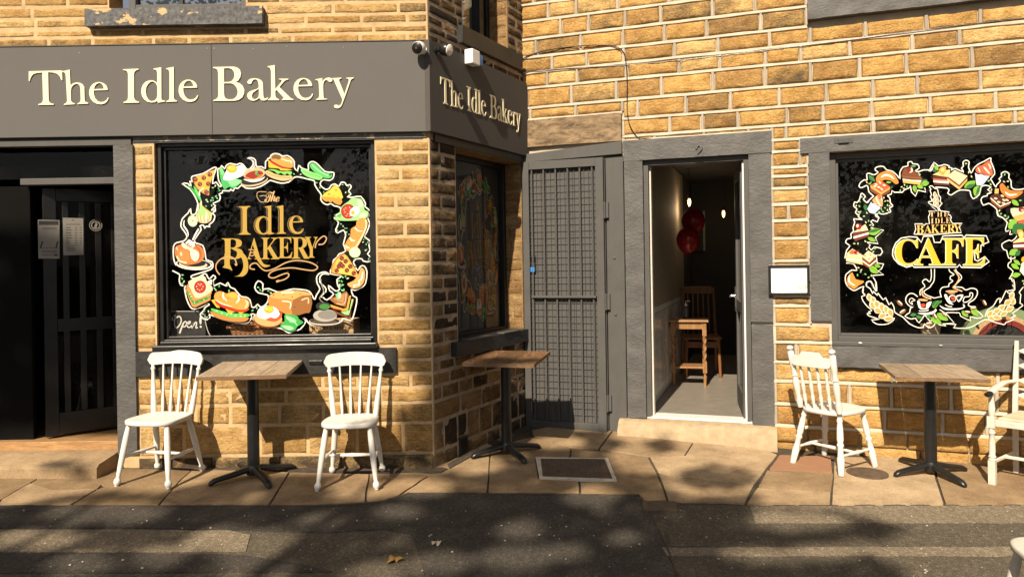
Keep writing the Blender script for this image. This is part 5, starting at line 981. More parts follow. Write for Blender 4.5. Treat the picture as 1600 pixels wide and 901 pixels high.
def right_art(a):
    S = lambda fr, pts: [(FR[fr][0]+x/FR[fr][2], FR[fr][1]+y/FR[fr][2]) for x, y in pts]
    o1 = S('a', [(500, 600), (430, 540), (420, 480), (395, 448), (330, 480), (290, 462), (310, 410), (365, 370), (405, 372), (398, 290), (440, 278), (500, 300), (560, 262), (520, 235), (525, 200), (580, 180), (640, 185), (680, 230), (760, 250), (830, 310), (868, 355), (865, 270), (910, 190), (980, 175), (978, 125), (1030, 112), (1050, 145), (1115, 150), (1138, 205), (1085, 240), (1130, 255), (1200, 230), (1290, 230), (1330, 205), (1345, 130)])
    o1 += S('b', [(95, 225), (140, 200), (160, 112), (215, 160), (290, 140), (355, 160), (345, 178), (390, 185), (380, 215), (430, 190), (540, 240), (510, 190), (535, 160), (530, 110), (570, 85), (610, 110), (600, 170), (635, 250), (665, 195), (720, 140), (800, 100), (870, 60), (890, 65), (885, 95), (920, 180), (935, 260), (885, 320), (900, 350), (950, 430), (960, 400), (1010, 350), (990, 325), (1025, 290), (1020, 255), (1070, 230), (1120, 260), (1115, 310), (1145, 350), (1150, 430), (1200, 460), (1290, 455), (1330, 440)])
    a.fr = 'P'; a.line(o1, W_, 1.6, k=2)
    i1 = S('a', [(430, 670), (400, 690), (350, 640), (380, 610), (350, 570), (320, 562), (300, 640), (260, 690), (230, 680), (215, 740), (262, 780), (240, 830), (290, 870)])
    i1 += S('c', [(230, 20), (215, 60), (260, 90), (165, 82), (178, 115), (158, 180), (165, 215), (135, 245), (140, 290), (95, 300), (80, 340), (125, 375), (90, 420), (70, 510)])
    a.line(i1, W_, 1.6, k=2)
    i2 = S('a', [(400, 690), (470, 620), (498, 602)]); a.line(i2, W_, 1.6)
    i3 = S('a', [(690, 590), (745, 570), (755, 520), (790, 545), (900, 545), (930, 510), (1000, 480), (1012, 450), (1030, 540), (1085, 600), (1120, 515), (1230, 540), (1215, 480)]); a.line(i3, W_, 1.6, smooth=False)
    i4 = S('a', [(690, 595), (725, 630), (730, 690), (765, 735), (720, 770), (735, 820), (640, 850), (560, 845), (520, 870), (560, 900)]); a.line(i4, W_, 1.6)
    i5 = S('c', [(395, 20), (440, 70), (420, 115), (370, 95), (350, 110), (380, 150), (350, 180), (490, 205), (400, 285), (430, 350), (310, 335), (345, 365), (330, 390), (355, 420), (390, 385), (460, 400), (478, 440), (455, 475), (410, 475), (420, 560), (490, 570), (465, 625), (430, 645), (490, 685), (370, 695), (400, 760), (410, 860), (380, 830), (345, 755), (310, 770), (305, 800)]); a.line(i5, W_, 1.6, smooth=False)
    i6 = S('c', [(85, 560), (165, 570), (200, 640), (150, 635), (105, 665), (80, 690), (75, 750), (100, 810), (165, 858), (210, 840), (270, 815), (265, 880), (290, 900)]); a.line(i6, W_, 1.6, k=2)
    i7 = S('b', [(175, 430), (325, 440), (350, 475), (335, 505), (375, 530), (425, 500), (500, 465), (615, 475), (625, 510), (660, 578), (740, 520), (760, 430), (820, 405), (890, 430), (845, 460), (895, 498), (840, 515), (840, 540), (790, 550), (760, 590), (790, 660), (855, 635), (900, 660), (960, 710), (980, 790), (1040, 820), (1105, 890)]); a.line(i7, W_, 1.6, k=2)
    i8 = S('e', [(372, 0), (380, 45), (430, 65), (475, 110), (460, 170), (465, 205), (510, 185), (500, 235), (550, 220), (570, 255), (520, 300), (495, 290), (420, 330), (440, 385), (470, 395), (490, 470), (555, 470), (540, 440), (510, 465), (515, 505), (490, 520), (485, 560), (535, 605), (495, 680), (530, 670), (520, 690), (548, 735), (530, 740), (545, 785), (480, 800)]); a.line(i8, W_, 1.4, k=2)
    # tart, square, cupcake, cake slice
    a.fr = 'a'
    a.poly([(530, 345), (565, 290), (620, 260), (680, 245), (760, 270), (815, 335), (848, 408), (805, 428), (740, 380), (650, 368), (590, 400), (540, 402)], '#ea8a3c'); a.line([(600, 335), (650, 305), (720, 310), (785, 360)], '#fdf2dc', 3.2, taper=True)
    a.poly([(450, 440), (600, 545), (610, 600), (520, 570), (452, 520)], '#8a4a22', False); a.poly([(600, 545), (728, 470), (725, 545), (610, 602)], '#7a3d1a', False); a.poly([(450, 440), (600, 545), (605, 575), (455, 480)], '#efae5e', False); a.poly([(600, 545), (728, 470), (728, 500), (605, 575)], '#e9a050', False); a.poly([(452, 440), (600, 378), (728, 466), (602, 545)], '#dd5c3c', False)
    for x, y in ((585, 408), (530, 432), (645, 445), (568, 472), (610, 500), (515, 460)): a.ell(x, y, 24, 12, '#f3dcb4', (x*7) % 90)
    a.poly([(405, 780), (460, 678), (480, 700), (520, 695), (545, 735), (575, 730), (585, 765), (612, 760), (500, 848), (440, 830)], '#cfdcf0', False)
    for x0, y0, x1, y1 in ((470, 690, 420, 790), (520, 705, 455, 825), (560, 735, 490, 840), (595, 765, 515, 838)): a.line([(x0, y0), (x1, y1)], '#7f95bd', .7)
    a.poly([(478, 655), (520, 610), (560, 580), (605, 580), (622, 640), (625, 720), (605, 750), (560, 730), (500, 690)], '#e8a06a'); a.line([(530, 600), (545, 660), (600, 740)], '#fdf0dc', 2, taper=True); a.line([(595, 590), (605, 640), (618, 660)], '#fdf0dc', 1.6); a.poly([(560, 585), (600, 582), (600, 640), (570, 640)], '#e2683f')
    a.poly([(905, 340), (1165, 375), (1150, 440), (910, 410)], '#efb465', False); a.poly([(903, 345), (1168, 362), (1164, 398), (905, 372)], '#f6efe2', False); a.poly([(898, 270), (925, 215), (960, 203), (1060, 235), (1168, 335), (1164, 375), (905, 355)], '#74401f', k=2); a.line([(905, 325), (1165, 345)], '#8f562c', 1.6, smooth=False); a.bits([(930, 270), (960, 300), (1060, 300), (940, 240), (1000, 310)], ['#a54a2a'], 8)
    a.ell(1008, 232, 44, 42, '#8c1410'); a.poly([(1020, 200), (1045, 215), (1040, 260), (995, 270), (1020, 245)], '#f3dfc4')
    a.leaf(1158, 440, 1272, 405, .35, LG, DG); a.leaf(1165, 405, 1255, 370, .3, DG); a.leaf(1065, 440, 1085, 548, .3, LG, DG); a.leaf(1105, 450, 1195, 485, .3, LG); a.leaf(430, 310, 515, 395, .3, DG, '#6fae5a'); a.leaf(370, 715, 390, 805, .32, DG); a.leaf(670, 405, 745, 405, .22, LG); a.leaf(1015, 180, 1095, 175, .18, '#5a9a58'); a.leaf(735, 490, 765, 460, .3, DG)
    a.bits([(435, 425), (400, 405), (455, 410), (325, 610), (295, 740), (250, 735), (310, 815), (280, 820), (690, 725), (720, 735), (655, 765), (690, 795), (660, 670), (695, 665), (605, 785), (570, 825), (625, 815), (930, 440), (965, 462), (890, 470), (1130, 280), (1145, 300), (360, 880), (400, 835), (870, 520), (920, 490), (300, 675), (640, 622)], BT, 16)
    a.fr = 'b'
    a.poly([(140, 290), (345, 295), (340, 380), (365, 412), (160, 400)], '#5c2815', False); a.poly([(145, 322), (335, 335), (335, 352), (148, 345)], '#e2714a', False); a.poly([(148, 347), (340, 354), (350, 385), (152, 368)], '#f6efe2', False); a.poly([(138, 272), (230, 225), (362, 205), (362, 250), (330, 300)], '#f2c888', False)
    a.poly([(330, 290), (478, 400), (480, 462), (328, 350)], '#efbd74', False); a.poly([(478, 400), (585, 290), (580, 352), (480, 462)], '#e5aa5c', False); a.poly([(330, 290), (478, 398), (480, 428), (332, 318)], '#7a381b', False); a.poly([(478, 398), (585, 288), (583, 318), (480, 428)], '#6b2f15', False); a.poly([(330, 290), (420, 212), (586, 288), (480, 400)], '#f4dfae', False)
    for x, y in ((390, 278), (500, 290), (460, 305), (400, 318), (440, 355), (445, 245)): a.ell(x, y, 17, 11, '#a8794a', x % 70); a.ell(x, y, 12, 7, '#f6e8c8', x % 70)
    a.poly([(218, 225), (240, 180), (300, 162), (310, 200), (280, 272), (240, 255)], '#e9a244'); a.ell(268, 208, 24, 26, '#f6cf7e'); a.leaf(165, 155, 212, 215, .35, LG); a.leaf(140, 225, 205, 215, .3, DG)
    a.poly([(680, 245), (720, 270), (760, 262), (800, 280), (870, 290), (770, 416), (700, 402)], '#cfdcf0', False)
    for x0, x1 in ((720, 720), (770, 740), (810, 755), (845, 768)): a.line([(x0, 265), (x1, 408)], '#7f95bd', .7, smooth=False)
    a.poly([(688, 215), (715, 165), (770, 150), (860, 92), (892, 160), (905, 230), (900, 282), (840, 282), (780, 258), (720, 252)], '#e2643e'); a.line([(790, 170), (830, 215), (870, 262)], '#fbeedd', 2.6, taper=True); a.line([(850, 130), (875, 170), (872, 200)], '#fbeedd', 2, taper=True); a.line([(720, 185), (745, 235)], '#fbeedd', 1.6)
    a.leaf(545, 440, 690, 350, .28, LG, DG); a.leaf(560, 445, 690, 390, .2, DG); a.leaf(720, 410, 680, 545, .36, LG, DG); a.leaf(735, 430, 700, 530, .2, DG); a.leaf(0, 385, 95, 375, .4, LG, DG)
    a.poly([(995, 410), (1028, 378), (1070, 420), (1120, 465), (1200, 480), (1295, 480), (1260, 530), (1180, 575), (1100, 570), (1030, 510), (1010, 480)], '#e07a2e', k=2); a.line([(1065, 490), (1120, 530), (1220, 520)], '#fbf0dc', 3.0, taper=True)
    a.poly([(878, 545), (1000, 672), (1000, 712), (885, 620)], '#8a4a22', False); a.poly([(1000, 672), (1142, 605), (1125, 660), (1000, 712)], '#7a3d1a', False); a.line([(880, 570), (1002, 675), (1138, 622)], '#f6efe2', 1.6, smooth=False); a.poly([(878, 540), (960, 505), (1142, 600), (1000, 668)], '#4a1b10', False)
    for x, y in ((945, 575), (1030, 542), (1050, 595), (985, 620), (1045, 635), (1090, 595)): a.ell(x, y, 24, 12, '#e9cfa6', (x*3) % 60)
    a.poly([(935, 450), (985, 450), (980, 512), (930, 512)], '#e6b765', False)
    a.poly([(1135, 705), (1230, 698), (1320, 690), (1320, 900), (1240, 890), (1160, 800)], '#f4dfb6', k=2); a.poly([(1165, 805), (1320, 760), (1320, 830), (1200, 855)], '#eea85a', False); a.poly([(1210, 860), (1320, 835), (1320, 900), (1240, 895)], '#d85a3a', False); a.ell(1272, 715, 38, 34, '#7a1a10'); a.ell(1285, 725, 18, 14, '#e8b0a0')
    a.leaf(1120, 900, 1215, 850, .4, LG, DG); a.leaf(1150, 595, 1240, 665, .3, LG); a.leaf(1240, 600, 1280, 600, .3, LG)
    wheat(a, [(170, 535, 34, 24, 60), (185, 565, 34, 24, 110), (160, 600, 34, 24, 70), (195, 610, 34, 24, 105), (170, 640, 32, 24, 80), (195, 655, 30, 22, 110), (165, 510, 24, 16, 80)], '#d0a07a')
    a.line([(210, 735), (200, 690), (95, 640), (90, 615), (130, 610), (110, 545), (125, 530), (105, 470), (120, 460), (95, 425), (130, 415), (170, 450), (200, 455), (215, 530), (240, 560), (235, 620), (260, 635), (215, 690), (235, 735)], W_, 1.3, k=2)
    a.bits([(565, 130), (635, 295), (1060, 270), (1100, 355), (880, 395), (890, 465), (1010, 770), (1060, 800), (1105, 815), (1085, 835), (1145, 850), (600, 240), (855, 350), (1050, 360), (1100, 430), (990, 730)], BT, 16)
    a.fr = 'c'
    a.poly([(152, 240), (325, 205), (330, 272), (180, 325)], '#70301a', False); a.poly([(160, 275), (328, 228), (330, 248), (163, 297)], '#f6efe2', False); a.poly([(155, 232), (290, 140), (322, 205)], '#f2dcb0', False); a.ell(216, 166, 34, 34, '#9c1810'); a.ell(205, 158, 14, 18, '#f0d8c0')
    a.leaf(325, 240, 460, 200, .3, LG, DG); a.leaf(330, 225, 450, 195, .16, DG); a.leaf(315, 285, 405, 325, .25, LG, DG)
    a.poly([(80, 488), (270, 505), (268, 580), (84, 542)], '#efc98f', False); a.poly([(85, 510), (270, 528), (270, 545), (85, 524)], '#fbf6ea', False); a.poly([(90, 455), (150, 405), (260, 475), (272, 508), (85, 490)], '#f3d6a4', False); a.poly([(115, 455), (150, 415), (180, 440), (160, 465)], '#e06a48'); a.ell(195, 447, 30, 22, '#9c1810'); a.ell(208, 452, 10, 9, '#f0d8c0')
    a.poly([(255, 490), (335, 560), (335, 620), (260, 575)], '#8a4a22', False); a.poly([(335, 560), (410, 495), (405, 570), (335, 620)], '#7a3d1a', False); a.line([(262, 540), (335, 592), (408, 532)], '#fbf6ea', 1.8, smooth=False); a.poly([(255, 490), (322, 425), (412, 482), (335, 555)], '#f3ddae', False)
    for x, y in ((285, 480), (345, 470), (330, 515), (380, 505)): a.ell(x, y, 14, 7, '#a8794a', x % 60)
    a.leaf(335, 600, 430, 670, .34, LG, DG); a.leaf(390, 575, 455, 605, .3, LG, DG); a.poly([(150, 660), (185, 735), (270, 752), (262, 778), (220, 800), (170, 842), (130, 815), (100, 800), (90, 740), (110, 695)], '#f0923c', k=2); a.line([(120, 690), (115, 760), (180, 805)], '#fdf2dc', 2.8, taper=True)
    a.bits([(275, 55), (295, 120), (325, 105), (345, 150), (230, 15), (305, 410), (395, 405), (290, 325), (210, 350), (245, 635), (290, 680), (355, 695), (325, 715), (215, 610), (205, 690), (375, 440), (440, 15), (545, 10), (240, 655), (170, 350)], BT, 13)
    # right edge of the garland
    a.fr = 'e'
    a.leaf(485, 175, 565, 95, .4, LG); a.leaf(525, 215, 640, 130, .45, DG); a.poly([(570, 195), (620, 190), (640, 240), (605, 285)], '#e9a244'); a.ell(608, 235, 22, 30, '#f6cf7e'); a.poly([(530, 310), (590, 270), (660, 260), (660, 330), (530, 340)], '#f0cc95', False); a.poly([(528, 320), (660, 305), (660, 330), (530, 338)], '#6a1c12', False); a.poly([(530, 340), (660, 332), (660, 358), (532, 365)], '#f6efe2', False); a.poly([(535, 368), (660, 358), (660, 380), (540, 390)], '#6a1c12', False)
    a.leaf(490, 435, 575, 385, .36, LG); a.leaf(555, 445, 600, 395, .4, DG); a.leaf(535, 490, 605, 540, .25, LG); a.leaf(510, 530, 590, 580, .28, LG); a.leaf(515, 650, 605, 630, .3, LG); a.ell(645, 485, 34, 32, '#f4ac26'); a.poly([(595, 600), (615, 520), (670, 500), (670, 660), (640, 650)], '#efe3cf', False); a.bits([(630, 700), (640, 730), (480, 60), (500, 95), (450, 45), (515, 15)], BT, 13)
    # wheat, cups, beans
    a.fr = 'f'
    wheat(a, [(210, 335, 50, 30, 75), (255, 365, 48, 30, 70), (250, 425, 55, 34, 60), (300, 415, 55, 34, 60), (355, 450, 58, 34, 80), (310, 485, 52, 34, 25), (405, 475, 52, 32, 75), (365, 545, 52, 32, -25), (455, 510, 54, 34, 65), (435, 580, 58, 32, -5)])
    a.line([(145, 200), (130, 270), (160, 310), (120, 320), (140, 380), (190, 440), (240, 485), (200, 500), (225, 520), (185, 520), (210, 550), (330, 590), (235, 595), (290, 640), (350, 650), (430, 640), (490, 600), (502, 570)], W_, 1.4, k=2); a.line([(255, 100), (290, 160), (295, 260), (270, 230), (230, 145), (180, 155), (175, 200), (220, 230), (250, 290), (255, 260), (305, 310), (310, 280), (370, 360), (400, 335), (440, 420), (465, 390), (500, 450), (510, 510), (600, 560), (680, 640), (780, 685), (840, 680), (855, 640), (900, 685), (950, 675), (980, 640)], W_, 1.4, k=2)
    for x, y, r in ((565, 400, 45), (600, 500, -35), (910, 640, -8), (975, 550, 50)): a.ell(x, y, 44, 22, '#8a5a30', r); a.ell(x+8*math.sin(rad(r)), y-8*math.cos(rad(r)), 34, 10, '#f3ead8', r); a.line([(x-36*math.cos(rad(r)), y-36*math.sin(rad(r))), (x+36*math.cos(rad(r)), y+36*math.sin(rad(r)))], '#3a1e0c', .6, smooth=False)
    a.line([(775, 325), (730, 290), (680, 288), (640, 330), (640, 390), (690, 440), (720, 445), (690, 460), (680, 510), (625, 550), (700, 585), (750, 575), (790, 630), (850, 545), (870, 550), (920, 610), (940, 590)], W_, 1.4, k=2); a.line([(745, 365), (700, 340), (675, 380), (715, 415), (705, 380), (745, 368)], W_, 1.1)
    a.poly([(770, 375), (800, 378), (810, 440), (840, 460), (875, 450), (880, 400), (940, 380), (900, 460), (840, 475), (790, 455)], '#f6f2e8', k=2); a.ell(838, 362, 58, 13, '#dbab78', 5); a.ell(840, 426, 28, 22, '#d8442a'); a.line([(790, 490), (860, 492), (905, 478)], W_, 1.4); a.poly([(775, 515), (880, 512), (960, 490), (985, 465), (995, 490), (950, 525), (860, 535)], '#f6f2e8'); a.line([(830, 235), (830, 300), (870, 330), (935, 350)], '#e2b280', 2.4); a.line([(805, 310), (805, 250), (860, 205), (830, 150), (870, 118), (915, 150), (935, 90), (932, 0)], W_, 1.3); a.line([(970, 340), (870, 300), (850, 260), (915, 215), (935, 185), (968, 130), (972, 0)], W_, 1.3); a.line([(970, 340), (1040, 325), (1055, 330)], W_, 1.2)
    for p in ((690, 540, 760, 530), (760, 550, 830, 580), (880, 540, 930, 580), (945, 440, 1020, 370), (1020, 400, 1055, 370)): a.leaf(*p, .36, DG, LG)
    for p in ((950, 450, 1020, 400), (930, 570, 1055, 640), (1000, 520, 1130, 600)): a.leaf(*p, .28, LG, DG)
    a.fr = 'g'
    a.poly([(185, 300), (215, 300), (240, 370), (295, 415), (240, 405), (200, 350)], '#f6f2e8', k=2); a.poly([(330, 310), (405, 298), (395, 340), (355, 388), (330, 350)], '#f6f2e8', k=2); a.poly([(330, 330), (385, 315), (355, 370)], '#14110e', k=2); a.ell(272, 262, 72, 14, '#dbab78'); a.ell(272, 285, 42, 8, '#b98a5a')
    a.ell(280, 345, 46, 42, '#f6f2e8'); a.ell(282, 347, 36, 34, '#14110e'); a.poly([(262, 335), (275, 322), (288, 332), (305, 322), (315, 340), (288, 368)], '#d8442a', k=2)
    a.poly([(130, 425), (200, 455), (330, 460), (410, 445), (400, 410), (425, 425), (415, 455), (330, 478), (190, 475)], '#f6f2e8'); a.line([(195, 415), (230, 435), (275, 440)], W_, 1.3)
    a.line([(150, 325), (135, 260), (165, 215), (235, 205), (240, 175), (285, 140), (255, 120), (260, 85), (300, 65), (250, 30), (240, 0)], W_, 1.3); a.line([(300, 210), (340, 160), (385, 110), (375, 70), (330, 30), (318, 0)], W_, 1.3); a.line([(285, 215), (320, 180), (355, 120), (350, 80), (300, 10)], '#e2b280', 2.0); a.line([(300, 210), (390, 215), (435, 245), (500, 225), (560, 240), (572, 290), (540, 350), (470, 400), (480, 435), (550, 440)], W_, 1.4); a.line([(405, 380), (420, 330), (480, 320), (485, 280), (515, 285), (510, 330), (460, 380), (408, 390)], W_, 1.3); a.line([(285, 215), (320, 232), (395, 262)], '#e2b280', 2.0)
    a.line([(205, 510), (360, 512), (375, 550), (495, 605), (485, 555), (560, 575), (640, 555), (560, 480)], W_, 1.2, k=2); a.line([(130, 475), (205, 520), (300, 630), (180, 640), (205, 665), (120, 650)], W_, 1.2, smooth=False); a.line([(165, 640), (325, 648), (290, 685), (420, 692), (520, 670), (660, 590), (740, 610), (880, 650), (905, 625), (1000, 590), (960, 570), (1025, 545), (980, 520), (1105, 425), (1070, 400), (1080, 300), (1060, 275), (1110, 210)], W_, 1.3, k=2); a.line([(660, 560), (690, 480), (760, 430), (800, 360), (840, 340), (830, 400), (870, 330), (910, 250), (935, 285), (1010, 240), (995, 120)], W_, 1.3, k=2)
    a.leaf(500, 460, 585, 545, .34, LG, DG); a.leaf(390, 490, 465, 560, .3, LG, DG)
    for x, y, r in ((655, 395, 60), (455, 505, 5), (525, 460, -10), (185, 530, 40), (75, 550, 60)): a.ell(x, y, 40, 19, '#7a4a26', r); a.ell(x+7*math.sin(rad(r)), y-7*math.cos(rad(r)), 31, 8, '#f3ead8', r)
    wheat(a, [(975, 310, 44, 30, -60), (990, 380, 44, 30, -70), (930, 390, 52, 34, -40), (950, 465, 54, 32, -25), (855, 450, 54, 32, -35), (880, 520, 52, 30, -25), (800, 490, 50, 30, -25), (800, 565, 58, 30, 15), (720, 520, 52, 30, -45), (735, 575, 45, 26, 20)])
    for p in ((60, 440, 110, 370), (110, 400, 155, 375)): a.leaf(*p, .34, DG, LG)
def right_text(a):
    a.fr = 'd'
    a.line([(120, 640), (125, 570), (160, 490), (230, 425), (330, 408), (430, 412), (488, 480), (515, 402), (635, 400), (655, 480), (730, 480), (765, 397), (1010, 388), (1033, 418), (1062, 386), (1320, 396), (1352, 475), (1253, 515), (1248, 600), (1172, 608), (1172, 700), (1210, 720), (1300, 662), (1356, 725), (1250, 802), (1000, 798), (975, 762), (950, 795), (580, 795), (395, 797), (375, 775), (300, 797), (200, 755), (140, 690)], W_, 1.7, True, k=1)
    a.line([(395, 372), (418, 310), (405, 242), (500, 242), (522, 265), (545, 242), (592, 242), (580, 150), (600, 110), (580, 82), (690, 78), (600, 0)], W_, 1.3, smooth=False); a.line([(740, 0), (712, 40), (735, 78), (845, 92), (830, 122), (855, 130), (872, 160), (860, 192), (888, 238), (1010, 236), (975, 285), (1000, 355), (850, 362), (640, 382), (395, 374)], W_, 1.3, smooth=False)
    y, l = '#f4b92c', '#fdf0c4'
    cafe_ = [('C', 150, 452, 440, 775), ('A', 405, 757, 428, 772), ('F', 758, 1028, 428, 770), ('E', 1025, 1312, 420, 775)]
    a.glyphs([(c, p-3, q-3, r, s) for c, p, q, r, s in cafe_], l, l, .9); a.glyphs([(c, p+5, q+1, r+4, s-3) for c, p, q, r, s in cafe_], y, None, slim=.0012)
    t = '#edc488'
    a.glyphs([('T', 590, 660, 92, 152), ('H', 688, 758, 92, 152), ('E', 775, 832, 90, 150), ('I', 608, 648, 172, 240), ('D', 662, 722, 172, 240), ('L', 735, 792, 168, 235), ('E', 800, 860, 165, 235)], t, slim=.0011)
    a.glyphs([('B', 425, 518, 258, 368), ('A', 522, 620, 258, 362), ('K', 612, 722, 255, 362), ('E', 725, 818, 252, 355), ('R', 820, 922, 250, 355), ('Y', 900, 990, 245, 352)], '#f0c46a', slim=.0011)
def put(W, w, tg, fns, name, parent, step=.00006, mat='paint'):
    a = Art(tg, step); a.W = W; a.w = w
    for f in fns: f(a)
    return a.mb.build(name, M_[mat], parent)
lw_, rw_ = bpy.data.objects['shop_window'], bpy.data.objects['cafe_window']
tgL = lambda x, y: WL.px(x, y, -.08)
tgR = lambda x, y: WR.px(x, y, -.09)
put(WL, -.082, tgL, [left_art], 'painted_garland', lw_); put(WL, -.082, tgL, [left_text], 'painted_lettering', lw_)
put(WR, -.092, tgR, [right_art], 'painted_garland', rw_); put(WR, -.092, tgR, [right_text], 'painted_lettering', rw_)
gs = [WS.px(*p, -.20) for p in ((713, 250), (779, 262), (776, 500), (713, 512))]
def tgS(x, y):
    # the same design, narrower, on the side window; placed by four measured corners of the painting
    s = (x-268)/(582-268); t = (y-240)/(522-240)
    u = gs[0][0]+(gs[1][0]-gs[0][0])*s+.0; v = 2.335+(.95-2.335)*t
    return (u, v)
sd_ = bpy.data.objects['side_window']
put(WS, -.218, tgS, [left_art], 'painted_garland', sd_, .00003, 'paintdim'); put(WS, -.218, tgS, [left_text], 'painted_lettering', sd_, .00003, 'paintdim')
# things on the display shelves
def on_shelf(W, x, y, back): u = W.px(x, y, -back)[0]; return u
t = thing('chalkboard', 'small black board lettered Open! inside front window, bottom left corner', 'sign', WL.pt(-2.0, .90, -.25))
mb = MB(); u0, v0 = WL.px(266, 524, -.13); u1, v1 = WL.px(320, 486, -.13); mb.wbox(WL, u0, u1, v0-.02, v1, -.155, -.14); mb.build('board', M_['blackmatt'], t, bevel=.004)
mb = MB(); put(WL, -.1395, lambda x, y: WL.px(x, y, -.139), [open_text], 'chalk_lettering', t)
t = thing('wicker_basket', 'long wicker basket on the display shelf behind front window painting', 'basket', WL.pt(-1.2, .9, -.36))
k = NM('wicker'); mpp = k.n('ShaderNodeTexChecker'); mpp.inputs['Scale'].default_value = 55; mpp.inputs['Color1'].default_value = (.50, .22, .07, 1); mpp.inputs['Color2'].default_value = (.20, .075, .025, 1); k.l(k.tc.outputs['Object'], mpp.inputs[0]); k.bump(mpp.outputs['Fac'], .6, .01); M_['wicker'] = k.out(mpp.outputs['Color'], .7)
mb = MB(); u0 = WL.px(362, 515, -.2)[0]; u1 = WL.px(452, 515, -.2)[0]
mb.hexa([WL.pt(u0+.03, .905, -.18), WL.pt(u1-.03, .905, -.18), WL.pt(u1-.03, .905, -.42), WL.pt(u0+.03, .905, -.42), WL.pt(u0, 1.015, -.15), WL.pt(u1, 1.015, -.15), WL.pt(u1, 1.015, -.45), WL.pt(u0, 1.015, -.45)]); mb.build('basket_body', M_['wicker'], t)
mb = MB(); mb.tube([WL.pt(u0-.01, 1.02, -.145), WL.pt(u1+.01, 1.02, -.145), WL.pt(u1+.01, 1.02, -.46), WL.pt(u0-.01, 1.02, -.46), WL.pt(u0-.01, 1.02, -.145)], .014, 8); mb.build('rim', M_['wicker'], t)
t = thing('herb_crate', 'pale wooden crate printed HERBS & SPICES on the front window shelf', 'crate', WL.pt(-.85, .9, -.3))
mb = MB(); u0 = WL.px(483, 515, -.16)[0]; u1 = WL.px(552, 515, -.16)[0]; v1 = WL.px(520, 500, -.16)[1]
mb.wbox(WL, u0, u1, .905, v1, -.18, -.165); mb.wbox(WL, u0, u0+.012, .905, v1, -.41, -.18); mb.wbox(WL, u1-.012, u1, .905, v1, -.41, -.18); mb.wbox(WL, u0+.012, u1-.012, .905, v1, -.41, -.398); mb.build('crate_box', M_['crate'], t, bevel=.002)
mb = MB(); a = Art(lambda x, y: WL.px(x, y, -.164)); a.W = WL; a.w = -.1655; a.fr = 'F'
xs = 508
for ch, wd in zip('HERBS & SPICES', (46, 38, 38, 38, 32, 14, 40, 14, 34, 38, 22, 38, 36, 32)):
    if ch != ' ': a.glyphs([(ch, xs, xs+wd-4, 746, 784)], '#2a1c12')
    xs += wd-.5
a.mb.build('crate_lettering', M_['paint'], t)
t = thing('tall_board', 'tall narrow pale board standing at right edge inside front window', 'board', WL.pt(-.5, .9, -.2))
mb = MB(); u0 = WL.px(579, 460, -.16)[0]; u1 = WL.px(597, 460, -.16)[0]; mb.wbox(WL, u0, u1, .905, 1.27, -.19, -.16); mb.build('plank', M_['crate'], t, bevel=.003)
mb = MB()
for i in range(7): mb.tube([WL.pt(u0+.02+.01*math.sin(i*2+q*.8), .98+i*.04+q*.006, -.159) for q in range(5)], .003, 5)
mb.build('scrawl', M_['ink'], t)
# cafe window shelf
t = thing('plant_pot', 'cream tapered pot with leaf pattern on the cafe window shelf', 'plant pot', WR.pt(3.4, .77, -.3))
pc = WR.px(1454, 520, -.26); P0 = WR.pt(pc[0], .77, -.26)
mb = MB(); mb.turned(P0, P0+Vector((0, 0, .16)), [(0, .052), (.02, .055), (.9, .078), (1, .078), (1, .068), (.92, .066)], 24); mb.build('pot', simple('cream_glaze', (.62, .47, .28), .4), t, smooth=40)
mb = MB(); mb.turned(P0+Vector((0, 0, .148)), P0+Vector((0, 0, .15)), [(0, .066), (1, .066)], 20); mb.build('soil', M_['joint'], t)
mb = MB(); random.seed(9)
for i in range(60):
    b = P0+Vector((random.uniform(-.04, .04), random.uniform(-.04, .04), .15)); d = Vector((random.uniform(-.06, .06), random.uniform(-.05, .05), random.uniform(.03, .1)))
    s = d.cross(Vector((0, 1, 0))).normalized()*.012; mb.add([b, b+d*.5+s, b+d, b+d*.5-s], [(0, 1, 2, 3)])
mb.build('foliage', simple('dark_plant_leaf', (.03, .035, .015), .6), t)
mb = MB()
for sx in (-1, 1): mb.add([P0+Vector((-.015+.0*sx, -.077, .02)), P0+Vector((.0, -.079, .13)), P0+Vector((sx*.05, -.064, .07))], [(0, 1, 2)])
t = thing('striped_cushion', 'green and dark red striped cushion leaning inside the cafe window corner', 'cushion', WR.pt(3.8, .77, -.4))
cc = WR.px(1560, 500, -.42)
def arcstrip(r0, r1, w, a0=12, a1=170, n=20, d=.0):
    mb = MB(); vs = []
    for i in range(n+1):
        t_ = rad(a0+(a1-a0)*i/n)
        for r in (r0, r1): vs += [WR.pt(cc[0]+.02+r*math.cos(t_), .77+r*.95*math.sin(t_), w+d*.5), WR.pt(cc[0]+.02+r*math.cos(t_), .77+r*.95*math.sin(t_), w-.09)]
    fs = []
    for i in range(n):
        q = i*4; fs += [(q, q+2, q+6, q+4), (q+2, q+3, q+7, q+6), (q+1, q, q+4, q+5), (q+3, q+1, q+5, q+7)]
    mb.add(vs, fs); return mb
gr, rd_ = simple('sage_fabric', (.22, .30, .14), .9), simple('maroon_fabric', (.22, .03, .02), .9)
arcstrip(.24, .31, -.32).build('sage_panel', gr, t, smooth=40); arcstrip(.205, .24, -.32).build('cream_panel', M_['crate'], t, smooth=40); arcstrip(.16, .205, -.32).build('maroon_stripe', rd_, t, smooth=40); arcstrip(.0, .16, -.33).build('black_panel', M_['blackmatt'], t, smooth=40)
